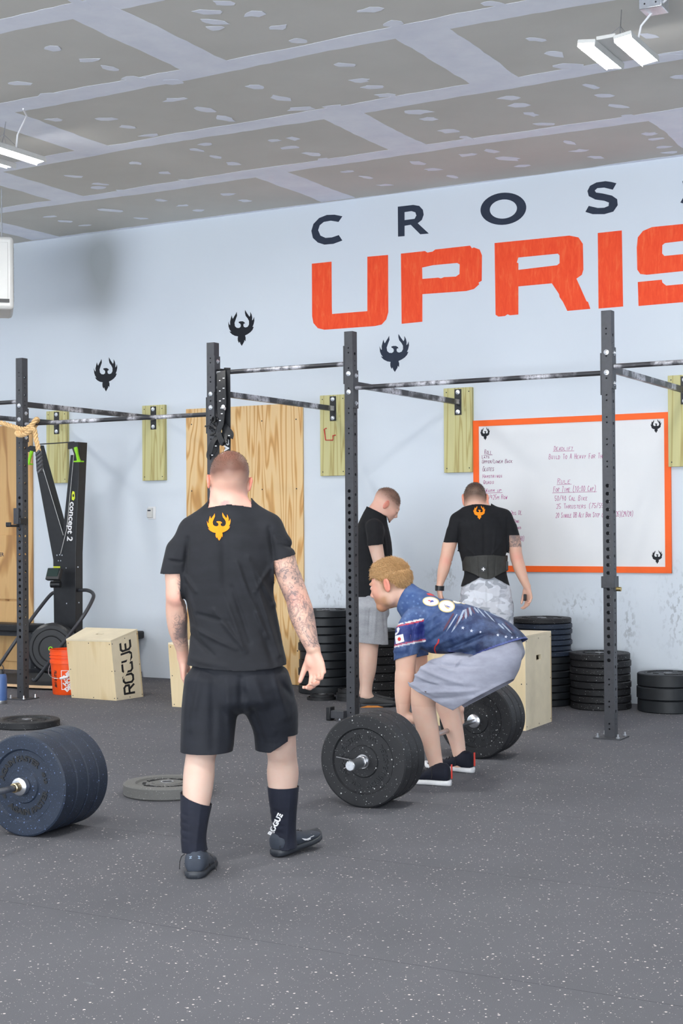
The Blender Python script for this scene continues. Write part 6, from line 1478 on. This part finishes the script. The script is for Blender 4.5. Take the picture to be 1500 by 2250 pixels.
        DC('stripe_print', [[(cx(x0), cy(y0)), (cx(x0+dx*.3+nx_), cy(y0+dy*.3+ny_)), (cx(x1+nx_*.8), cy(y1+ny_*.8)), (cx(x1-nx_*.8), cy(y1-ny_*.8)), (cx(x0+dx*.3-nx_), cy(y0+dy*.3-ny_))]], mt, .0015)
    DC('side_piping', [[(cx(548), cy(770)), (cx(565), cy(775)), (cx(555), cy(820)), (cx(518), cy(865)), (cx(512), cy(900)), (cx(535), cy(960)), (cx(520), cy(955)), (cx(497), cy(900)), (cx(503), cy(860)), (cx(538), cy(815))]], redp)
    # shorts
    T = Vol((-.45, -.36, .20), (.50, .42, .95), h)
    T.loft([(A(1030, 1400), .172, .112), (A(1058, 1402), .18, .122), (A(1086, 1425), .190, .135), (A(1098, 1448), .185, .130)], (0, 1, 0), .04)
    T.ell(A(1088, 1448, 7.165), (.138, .105, .14), k=.05); T.ell(A(1084, 1441, 7.35), (.13, .105, .135), k=.05)
    T.loft([(A(1085, 1455, 7.15), .105, .145), (A(1040, 1482, 7.09), .108, .160), (A(995, 1505, 7.02), .110, .165), (A(945, 1508, 7.0), .10, .135), (A(900, 1515, 7.0), .095, .12)], (0, 1, 0), .04)
    T.loft([(A(1086, 1450, 7.37), .10, .140), (A(1045, 1466, 7.46), .115, .13), (A(1000, 1485, 7.50), .105, .115), (A(955, 1500, 7.52), .095, .105), (A(930, 1508, 7.52), .09, .10)], (0, 1, 0), .04)
    T.folds([f(930, 1470, 1010, 1500, .007, .008), f(945, 1458, 1040, 1495, .007, .009), f(940, 1490, 1060, 1505, -.006, .009), f(955, 1452, 1060, 1462, -.006, .008), f(970, 1448, 1030, 1470, .006, .008), f(935, 1512, 1070, 1512, .006, .010), f(960, 1530, 1060, 1522, -.005, .010), f(1030, 1445, 1025, 1462, .008, .006), f(925, 1488, 990, 1520, .005, .008), f(1110, 1500, 1060, 1530, .006, .012)])
    qa, qb = A(917, 1504, 7.0), A(1003.6, 1559, 7.0); nn = nrm(np.array([qb[2]-qa[2], 0, -(qb[0]-qa[0])])); nn = nn if nn[0] < 0 else -nn
    nn = nn if nn[2] < 0 else nn
    cut_n = plane_cut(qa, nrm(np.array([(qb[2]-qa[2]), 0, -(qb[0]-qa[0])])))
    qc, qd = A(1003.6, 1559, 7.0), A(1108, 1495, 7.0); cut2 = plane_cut(qc, nrm(np.array([(qd[2]-qc[2]), 0, -(qd[0]-qc[0])])))
    front = lambda P_: A(914.5, 1490, 7.0)[0]-P_[:, 0]
    lowf = lambda P_: np.maximum(np.maximum(cut_n(P_), front(P_)), np.where(P_[:, 0] > qc[0], cut2(P_), -1.))
    top = lambda P_: np.where(P_[:, 0] > A(1050, 1400)[0], P_[:, 2]-A(1140, 1392, 7.1)[2]-.3, -1.)
    T.under(S, .005, .09); tv, tq = T.mesh([lambda P_: np.where(P_[:, 1] < .0, lowf(P_), -1.), lambda P_: np.where(P_[:, 1] >= 0, np.maximum(cut_n(P_+np.array([.06, 0, -.01])), front(P_)), -1.)])
    tv = vn_smooth(tv, tq, 1, .4); skin_obj('shorts', tv, tq, shorts_silver, p.o, solid=.003)
    # shoes, white soles and red heel tabs
    red_t = plain('heel_tab_red', (.75, .06, .04), .5)
    g = Y(983, 1727, 7.03); shoe(p, (g[0]+.0, 7.055-7.25, 0), (-1, -.10), .29, neop, sole_w, accent=red_t, hi=.01)
    g = Y(1038, 1697, 7.49); shoe(p, (g[0]+.0, 7.49-7.25, 0), (-1, .05), .29, neop, sole_w, accent=red_t, hi=.01)
    c_old = T.cutf; T.cutf = list(c_old)+[lambda P_: np.where(P_[:, 0] > A(965, 1440)[0], -1., 1.)]; V.under(T, .008, .05); T.cutf = c_old
    for g_ in GARM: V.under(g_)
    GARM.clear()
    Vv, Q = V.mesh(); n = len(Vv); col = np.tile(np.array([.72, .47, .36]), (n, 1)); q = (Vv-hd) @ B/1.13; nz = noise3(Vv, 60, 1)
    def mixc(m, c): nonlocal col; m = np.clip(m, 0, 1)[:, None]; col = col*(1-m)+np.array(c)*m
    isH = (Vv[:, 2] > .80)*(Vv[:, 0] < A(912, 1320)[0])
    mixc(isH*np.clip((q[:, 1]-.02)/.04, 0, 1)*.6, (.72, .32, .23)); mixc(isH*(np.abs(q[:, 0]) > .076)*(np.abs(q[:, 2]) < .05)*.8, (.85, .28, .20))
    mixc(isH*np.clip((-.040-q[:, 2])/.02, 0, 1)*np.clip((q[:, 1]+.01)/.03, 0, 1)*(q[:, 2] > -.13)*(.62+.3*nz), (.42, .22, .10))
    mixc(isH*np.clip((q[:, 2]+.045)/.03, 0, 1)*np.clip((.030-q[:, 1])/.02, 0, 1)*(np.abs(q[:, 0]) < .081)*.75, (.34, .19, .10))
    mixc(isH*np.exp(-((q[:, 2]-.026)/.006)**2)*(q[:, 1] > .07)*(np.abs(q[:, 0]) > .012)*.6, (.40, .24, .12)); mixc(isH*np.exp(-((q[:, 2]+.058)/.007)**2)*(q[:, 1] > .08)*(np.abs(q[:, 0]) < .025)*.6, (.66, .24, .2))
    leg = Vv[:, 2] < .42; mixc(leg*.6*(Vv[:, 0] > -.3), (.80, .56, .45))
    skin_obj('body', Vv, Q, skin_m, p.o, col, np.zeros(n))
    for s_ in (-1, 1):
        e = HP(s_*.031, .083, .002); m_ = MB(); m_.lathe([(.0125*math.sin(t), -.0125*math.cos(t)) for t in np.linspace(.05, 3.09, 9)], 14, Vector(e)); ey = m_.build('eye', eye_m, p.o, loc=Vector((0, 0, 0)))
        fv = Vector(B[:, 1]); m_ = MB().lathe([(0, .0128), (.0055, .0118)], 12, Vector(e), M=fv.to_track_quat('Z', 'Y').to_matrix()); m_.build('iris', iris_m, ey, loc=Vector((0, 0, 0)), fixn=False)
    # hair cap with strands
    H = Vol(hd-.17, hd+.19, .005); E = lambda c, r, k=.02: H.ell(hd+B @ (np.array(c)*1.13), np.array(r)*1.13, B, k*1.13)
    E((0, -.014, .040), (.0775, .099, .084)); E((0, .016, .084), (.054, .054, .034)); E((0, -.05, .01), (.066, .062, .060))
    rn = np.random.RandomState(3)
    for _ in range(46):
        th, ph = rn.uniform(-1.2, 1.2), rn.uniform(-.3, 2.2); c_ = np.array((.060*math.sin(th), -.022+.078*math.cos(ph)*math.cos(th), .044+.072*math.sin(ph)*math.cos(th)*.9+.006)); H.chain([hd+B @ (c_*1.13), hd+B @ ((c_+np.array((rn.uniform(-.01, .01), .022, .004)))*1.13)], [.013, .006], .008)
    def hc(P_):
        q = (P_-hd) @ B/1.13
        edge = np.interp(q[:, 1], [-.12, -.06, -.03, -.005, .015, .03, .06, .1], [-.05, -.03, .012, .026, .0, .036, .052, .056])
        return (edge-q[:, 2])*1.1
    HV, HQ = H.mesh(hc); hair = skin_obj('hair', HV, HQ, hair_bl, p.o)
    up = B[:, 2]; fw = B[:, 1]
    strands('hair_strands', hair_bl, hair, HV, HQ, lambda c: np.ones(len(c)), 9000, .020, lambda P_, N_: np.where((((P_-hd) @ B)[:, 2:] > .05), fw+.1*up, -up*.9-.3*fw), .0010, lift=.30)
    # jersey
lifter()

# ================================================================== person 3: man in black tee and grey shorts looking down
def onlooker():
    p = Person('bearded man in black t-shirt and grey shorts looking down behind the middle post', (-5.32, 10.02, 0), YAW)
    d0 = 11.30; D = lambda u, v, dd=0: p.D(u, v, d0+dd); h = .0065
    V = Vol((-.38, -.36, 0), (.40, .36, 1.72), h)
    hd = D(849, 1109)
    B, HP = head(V, hd, (.79, .10, -.61), (.61, 0, .79), 1.08, 1.0, 1)
    V.loft([(D(838, 1108), .062, .062), (D(826, 1126), .070, .070), (D(818, 1145), .090, .085)], (.0, 1, 0), .03)
    V.loft([(D(818, 1140), .10, .09), (D(818, 1165), .15, .115), (D(820, 1210), .145, .130), (D(818, 1260), .155, .130), (D(812, 1310), .16, .13), (D(812, 1345), .15, .13)], (0, 1, 0), .03)
    V.chain([D(822, 1160, -.16), D(823, 1190, -.215), D(833, 1235, -.22)], [.065, .056, .046], .02)
    V.chain([D(833, 1235, -.22), D(846, 1262, -.22), D(866, 1290, -.22)], [.044, .040, .027], .01)
    hand(V, D(866, 1290, -.22), D(880, 1310, -.2)-D(866, 1290, -.22), np.array([0, .8, -.4]), np.array([1., 0, 1]), [(.4, .6, .4)]*4, 1.0)
    V.chain([D(815, 1160, .17), D(815, 1195, .2), D(828, 1240, .2), D(850, 1285, .2)], [.065, .055, .045, .028], .02)
    hand(V, D(850, 1285, .2), D(862, 1310, .2)-D(850, 1285, .2), np.array([0, -.8, -.4]), np.array([1., 0, 1]), [(.4, .6, .4)]*4, 1.0)
    for s_, k in ((-.10, 0), (.13, -4)):
        V.loft([(D(812+k, 1340, s_), .095, .105), (D(812+k, 1380, s_), .082, .09), (D(811+k, 1420, s_), .066, .070), (D(809+k, 1445, s_), .062, .068), (D(808+k, 1475, s_), .054, .060), (D(806+k, 1505, s_), .038, .042), (D(804+k, 1530, s_), .036, .045)], (0, 1, 0), .03)
        V.chain([D(804+k, 1530, s_), D(820+k, 1538, s_)], [.036, .03], .02)
    S = Vol((-.40, -.38, .78), (.40, .38, 1.60), h)
    S.loft([(D(826, 1122), .080, .080), (D(822, 1140), .115, .100), (D(819, 1165), .160, .125), (D(820, 1210), .155, .145), (D(817, 1260), .152, .145), (D(810, 1300), .160, .15), (D(806, 1335), .165, .15)], (0, 1, 0), .02, cap=(1, .3))
    S.chain([D(822, 1160, -.15), D(823, 1188, -.215), D(827, 1215, -.225)], [.070, .064, .062], .03); S.chain([D(815, 1160, .15), D(815, 1195, .215), D(820, 1220, .225)], [.070, .064, .062], .03)
    f = lambda u0, v0, u1, v1, a_, w_: (D(u0, v0)[0], D(u0, v0)[2], D(u1, v1)[0], D(u1, v1)[2], a_, w_)
    S.folds([f(800, 1150, 805, 1195, -.006, .01), f(842, 1165, 848, 1220, .006, .01), f(830, 1240, 862, 1250, .005, .01), f(835, 1260, 860, 1275, -.005, .01), f(790, 1240, 800, 1290, .005, .012)])
    zb = D(815, 1308)[2]
    sv, sq = S.mesh([lambda P_: zb+.06*(P_[:, 0]-.02)-P_[:, 2], lambda P_: np.where((np.abs(P_[:, 1]+.03) > .172)*(P_[:, 2] < D(0, 1180)[2]), D(825, 1196)[2]+.1*P_[:, 0]-P_[:, 2], -1.), near(plane_cut(D(829, 1124), (.45, 0, .9)), D(829, 1124), .14)])
    skin_obj('t_shirt', vn_smooth(sv, sq, 1, .4), sq, tee_black, p.o, solid=.003)
    T = Vol((-.42, -.38, .38), (.42, .38, 1.0), h)
    T.loft([(D(808, 1295), .165, .135), (D(810, 1325), .185, .15), (D(812, 1350), .18, .15)], (0, 1, 0), .03)
    for s_, k in ((-.10, 0), (.12, -3)): T.loft([(D(812+k, 1335, s_), .115, .135), (D(814+k, 1370, s_), .105, .125), (D(816+k, 1400, s_), .10, .125), (D(817+k, 1440, s_), .10, .125)], (0, 1, 0), .03)
    T.folds([f(812, 1335, 808, 1390, -.006, .008), f(825, 1330, 820, 1400, .005, .01), f(800, 1330, 795, 1400, .005, .012), f(840, 1340, 845, 1400, -.005, .01)])
    za, zb2 = D(790, 1411)[2], D(848, 1416)[2]
    T.under(S, .005, .09); tv, tq = T.mesh(lambda P_: za+.0-.10*(P_[:, 0]+.05)-P_[:, 2]); skin_obj('shorts', vn_smooth(tv, tq, 1, .4), tq, shorts_grey, p.o, solid=.003)
    for s_, k in ((-.10, 0), (.13, -4)):
        g = D(792+k, 1548, s_); so_ = shoe(p, (g[0], g[1], 0), (1, .12), .28, shoe_g, sole_d, hi=-.01); MB().hexa([Vector((g[0]+x, g[1]+y, z)) for x, y, z in ((.0, -.046, .002), (.17, -.046, .002), (.17, .04, .002), (0, .04, .002))], [Vector((g[0]+x, g[1]+y, z)) for x, y, z in ((.05, -.046, .016), (.13, -.046, .014), (.13, .04, .014), (.05, .04, .016))]).build('orange_wedge', sole_o, so_, loc=Vector((0, 0, 0)), smooth=False)
    for g_ in GARM: V.under(g_)
    GARM.clear()
    Vv, Q = V.mesh(); n = len(Vv); col = np.tile(SKP, (n, 1)); q = (Vv-hd) @ B/1.06; nz = noise3(Vv, 50, 2)
    def mixc(m, c): nonlocal col; m = np.clip(m, 0, 1)[:, None]; col = col*(1-m)+np.array(c)*m
    isH = Vv[:, 2] > hd[2]-.16
    mixc(isH*.45, (.72, .36, .28)); mixc(isH*np.clip((q[:, 2]-.0)/.07, 0, 1)*np.clip((.082-q[:, 1])/.015, 0, 1)*(.85+.15*nz), (.11, .062, .042))
    mixc(isH*(np.abs(q[:, 0]) > .076)*(np.abs(q[:, 2]) < .045)*.7, (.8, .25, .18)); mixc(isH*np.clip((-.065-q[:, 2])/.02, 0, 1)*(q[:, 1] > .03)*(q[:, 2] > -.14)*.75, (.22, .10, .06))
    mixc(isH*np.exp(-((q[:, 2]-.026)/.006)**2)*(q[:, 1] > .07)*(np.abs(q[:, 0]) > .012)*.6, (.2, .12, .08)); mixc(isH*np.exp(-((q[:, 2]+.002)/.004)**2-((np.abs(q[:, 0])-.033)/.012)**2)*(q[:, 1] > .06)*.85, (.06, .04, .03))
    skin_obj('body', Vv, Q, skin_m, p.o, col, np.zeros(n))
    strands('cropped_hair', hair_br, p.o, Vv, Q, lambda c: (((c-hd) @ B)[:, 2] > .045)*(((c-hd) @ B)[:, 1] < .075)*(c[:, 2] > hd[2]-.08)*1.0, 1800, .009, lambda P_, N_: np.tile(B[:, 1], (len(P_), 1)), .0006, lift=.5)
onlooker()

# ================================================================== person 4: man with belt, seen from behind
def belted():
    p = Person('man seen from behind with black lifting belt and grey camouflage shorts by the whiteboard', (-4.47, 9.99, 0), YAW)
    d0 = 10.90; D = lambda u, v, dd=0: p.D(u, v, d0+dd); h = .0062
    V = Vol((-.44, -.32, 0), (.44, .34, 1.74), h)
    hd = D(1043, 1098, .03)
    B, HP = head(V, hd, (.0, .90, -.44), (0, .44, .90), 1.06, 1.5)
    V.loft([(D(1044, 1098, .02), .060, .062), (D(1047, 1115), .066, .066), (D(1050, 1128), .10, .08)], (1, 0, 0), .03)
    V.loft([(D(1051, 1122), .10, .075), (D(1056, 1145), .175, .10), (D(1060, 1185), .175, .115), (D(1062, 1225), .150, .105), (D(1065, 1265), .145, .105), (D(1067, 1305), .165, .12), (D(1067, 1345), .16, .12)], (1, 0, 0), .03)
    V.chain([D(1005, 1150), D(993, 1175), D(985, 1205), D(979, 1232)], [.058, .056, .050, .044], .02)
    V.loft([(D(980, 1228), .043, .044), (D(974, 1252, -.01), .043, .044), (D(967, 1280, -.01), .027, .03), (D(965, 1292, -.01), .025, .028)], (1, 0, 0), .012)
    hand(V, D(965, 1294, -.01), np.array([.12, .1, -1]), np.array([1, .2, 0]), np.array([.3, 1., 0]), [(.4, .6, .4)]*4, 1.0, thumb=(.7, .6, .3))
    V.chain([D(1110, 1142), D(1122, 1165), D(1130, 1195), D(1134, 1225)], [.060, .057, .050, .044], .02)
    V.loft([(D(1134, 1222), .044, .045), (D(1141, 1248, -.01), .045, .045), (D(1151, 1275, -.02), .033, .034), (D(1158, 1290, -.02), .026, .029)], (1, 0, 0), .012)
    hand(V, D(1158, 1291, -.02), np.array([.14, -.02, -1]), np.array([-.8, -.5, 0]), np.array([-.7, .6, 0]), [(.35, .6, .4), (.4, .65, .4), (.4, .7, .4), (.5, .7, .4)], 1.0, thumb=(.85, .45, .2))
    for s_ in (-1, 1):
        x = 1067+s_*27
        V.loft([(D(x, 1330), .092, .105), (D(x+s_, 1380), .082, .09), (D(x+s_*2, 1425), .064, .068), (D(x+s_*2, 1455), .062, .066), (D(x+s_*2, 1490), .05, .054), (D(x+s_*2, 1525), .036, .042), (D(x+s_*2, 1543, 0), .035, .045)], (1, 0, 0), .03)
    S = Vol((-.42, -.32, .82), (.42, .32, 1.58), h)
    S.loft([(D(1048, 1108), .080, .07), (D(1050, 1124), .12, .09), (D(1055, 1144), .175, .11), (D(1059, 1180), .186, .126), (D(1061, 1215), .170, .122), (D(1064, 1238), .158, .118), (D(1066, 1262), .157, .120), (D(1066, 1290), .182, .135), (D(1066, 1315), .19, .14)], (1, 0, 0), .02, cap=(1, .3))
    S.chain([D(1010, 1148), D(998, 1168), D(989, 1200), D(986, 1215)], [.062, .060, .057, .057], .03); S.chain([D(1105, 1140), D(1118, 1160), D(1127, 1188), D(1130, 1205)], [.064, .060, .056, .056], .03)
    S.chain([D(1025, 1122), D(1005, 1142)], [.035, .05], .05); S.chain([D(1076, 1118), D(1105, 1136)], [.035, .05], .05)
    f = lambda u0, v0, u1, v1, a_, w_: (D(u0, v0)[0], D(u0, v0)[2], D(u1, v1)[0], D(u1, v1)[2], a_, w_)
    S.folds([f(1030, 1150, 1040, 1225, .005, .01), f(1060, 1150, 1060, 1225, -.006, .012), f(1085, 1160, 1078, 1225, .005, .01), f(1020, 1200, 1050, 1228, .005, .01), f(1008, 1150, 1006, 1195, -.006, .009), f(1112, 1140, 1113, 1180, -.006, .009), f(1100, 1190, 1075, 1220, .005, .009), f(1020, 1278, 1040, 1288, .006, .008), f(1110, 1275, 1095, 1295, .006, .008)])
    zb = D(0, 1283)[2]; cxm = D(1066, 1200)[0]
    sv, sq = S.mesh([lambda P_: zb+np.clip(.06-np.abs(P_[:, 0]-cxm)*.55, -.05, .06)-P_[:, 2], lambda P_: np.where((P_[:, 0] < D(1006, 1200)[0])*(P_[:, 2] < D(0, 1165)[2])*(P_[:, 2] > D(0, 1240)[2]), D(990, 1192)[2]-P_[:, 2], -1.), lambda P_: np.where((P_[:, 0] > D(1116, 1180)[0])*(P_[:, 2] < D(0, 1150)[2])*(P_[:, 2] > D(0, 1240)[2]), D(1128, 1176)[2]-P_[:, 2], -1.), lambda P_: np.where(np.abs(P_[:, 0]-hd[0]-.01) < .11, P_[:, 2]-D(1045, 1110)[2]+.35*(P_[:, 1]+.05), -1.)])
    sv = vn_smooth(sv, sq, 1, .4); skin_obj('t_shirt', sv, sq, tee_black, p.o, solid=.003)
    Mi = p.Mi
    def P2(x, y):
        d = ray(1052.5+(x-PHC[0])*26/255, 1126+(y-PHC[1])*31/326); return Mi @ (CO+d*9.5-p.base), (Mi @ d).normalized()
    decal(p, 'orange_firebird_print', [PH], P2, (sv, sq), shirt_or, .003, res=.01)
    # belt
    Bt = Vol((-.26, -.22, .86), (.26, .22, 1.22), .005)
    Bt.loft([(D(1064, 1218), .172, .136), (D(1065, 1245), .166, .132), (D(1066, 1262), .168, .134), (D(1066, 1290), .178, .140)], (1, 0, 0), 0)
    Bt.folds([f(1045, 1225, 1047, 1275, -.003, .003), f(1066, 1225, 1066, 1278, .003, .004), f(1085, 1225, 1083, 1275, -.003, .003), f(1030, 1228, 1032, 1262, .002, .003), f(1100, 1228, 1098, 1262, .002, .003)])
    a = D(0, 1227.5)[2]; b = D(0, 1259)[2]; b2 = D(0, 1278)[2]
    bv, bq = Bt.mesh([lambda P_: P_[:, 2]-a-.006*np.cos((P_[:, 0]-cxm)*18), lambda P_: np.where(P_[:, 1] < .02, (b+(b2-b)*np.exp(-((P_[:, 0]-cxm)/.105)**2)), b)-P_[:, 2]])
    bo = skin_obj('lifting_belt', bv, bq, belt_m, p.o, solid=.007)
    c_ = Vector(D(1061.5, 1250.5, -.146)); MB().lathe([(0, -.002), (.021, -.002), (.021, .0), (0, .0)], 20, c_, M=Matrix.Rotation(pi/2, 3, 'X')).build('badge', near_black, bo, loc=Vector((0, 0, 0)))
    MB().box(c_+Vector((0, -.0035, 0)), (.026, .002, .007)).box(c_+Vector((0, -.0036, 0)), (.007, .002, .026)).build('white_cross', white_pr, bo, loc=Vector((0, 0, 0)))
    MB().box(Vector(D(1111, 1243, -.03)), (.03, .05, .07)).build('belt_end', near_black, bo, loc=Vector((0, 0, 0)), bevel=.005)
    T = Vol((-.32, -.28, .38), (.32, .28, 1.0), h)
    T.loft([(D(1066, 1270), .158, .115), (D(1067, 1300), .186, .130), (D(1067, 1340), .192, .135), (D(1067, 1360), .185, .13)], (1, 0, 0), .03)
    for s_ in (-1, 1): T.loft([(D(1067+s_*27, 1330), .11, .125), (D(1067+s_*29, 1380), .105, .12), (D(1067+s_*30, 1425), .102, .118), (D(1067+s_*30, 1460), .10, .115)], (1, 0, 0), .03)
    T.folds([f(1066, 1290, 1067, 1345, -.006, .008), f(1035, 1290, 1058, 1345, .005, .009), f(1095, 1290, 1085, 1345, .005, .01), f(1020, 1300, 1018, 1380, .004, .01)])
    T.under(S, .005, .09); tv, tq = T.mesh(lambda P_: D(0, 1432)[2]-P_[:, 2]); skin_obj('shorts', vn_smooth(tv, tq, 1, .4), tq, camo_m, p.o, solid=.003)
    for s_ in (-1, 1):
        g = D(1067+s_*29, 1562, -.03); shoe(p, (g[0], -.09, 0), (s_*.15, 1), .28, shoe_g, sole_d)
    # watch and the small black thing in his right hand
    a, b = D(966, 1287, -.01), D(965.3, 1297.5, -.01)
    w_ = MB().tube([Vector(a), Vector(b)], .0335, 20).build('watch_strap', near_black, p.o, loc=Vector((0, 0, 0)))
    MB().box(Vector(D(957.5, 1292, -.02)), (.012, .036, .04)).build('watch_case', near_black, w_, loc=Vector((0, 0, 0)), bevel=.003)
    q_ = Vector((Mi.inverted() @ Vector(D(1153, 1313, -.045))))+p.base
    m_ = MB().box(q_, (.022, .016, .05)); tag(m_.build('key_fob', near_black, None, loc=tuple(q_), bevel=.005), 'small black fob held in the right hand of the belted man', 'key fob')
    for g_ in GARM: V.under(g_)
    GARM.clear()
    Vv, Q = V.mesh(); n = len(Vv); col = np.tile(np.array([.68, .43, .33]), (n, 1)); q = (Vv-hd) @ B/1.06; nz = noise3(Vv, 50, 2)
    def mixc(m, c): nonlocal col; m = np.clip(m, 0, 1)[:, None]; col = col*(1-m)+np.array(c)*m
    isH = Vv[:, 2] > hd[2]-.16
    mixc(isH*np.clip((q[:, 2]+.055)/.05, 0, 1)*np.clip((.05-q[:, 1])/.03, 0, 1)*(np.abs(q[:, 0]) < .079)*(.88+.12*nz), (.09, .055, .038)); mixc(isH*np.clip((q[:, 2]-.02)/.05, 0, 1)*.7, (.05, .03, .025))
    mixc(isH*(np.abs(q[:, 0]) > .079)*(np.abs(q[:, 2]) < .05)*.7, (.8, .27, .18))
    for e in (D(981, 1232, -.05), D(1134, 1224, -.05)): mixc(np.exp(-(((Vv-e)**2).sum(1))/.045**2)*.5, (.72, .28, .22))
    ink = ((Vv[:, 0] > D(1112, 1180)[0])*(Vv[:, 2] > D(0, 1209)[2])*(Vv[:, 2] < 1.4))*1.5
    skin_obj('body', Vv, Q, skin_m, p.o, col, ink)
    strands('cropped_hair', hair_dk, p.o, Vv, Q, lambda c: (((c-hd) @ B)[:, 2] > .01)*(c[:, 2] > hd[2]-.03)*(np.abs(((c-hd) @ B)[:, 0]) < .083)*1.0, 2400, .008, lambda P_, N_: np.tile(B[:, 1], (len(P_), 1)), .0006, lift=.5)
belted()
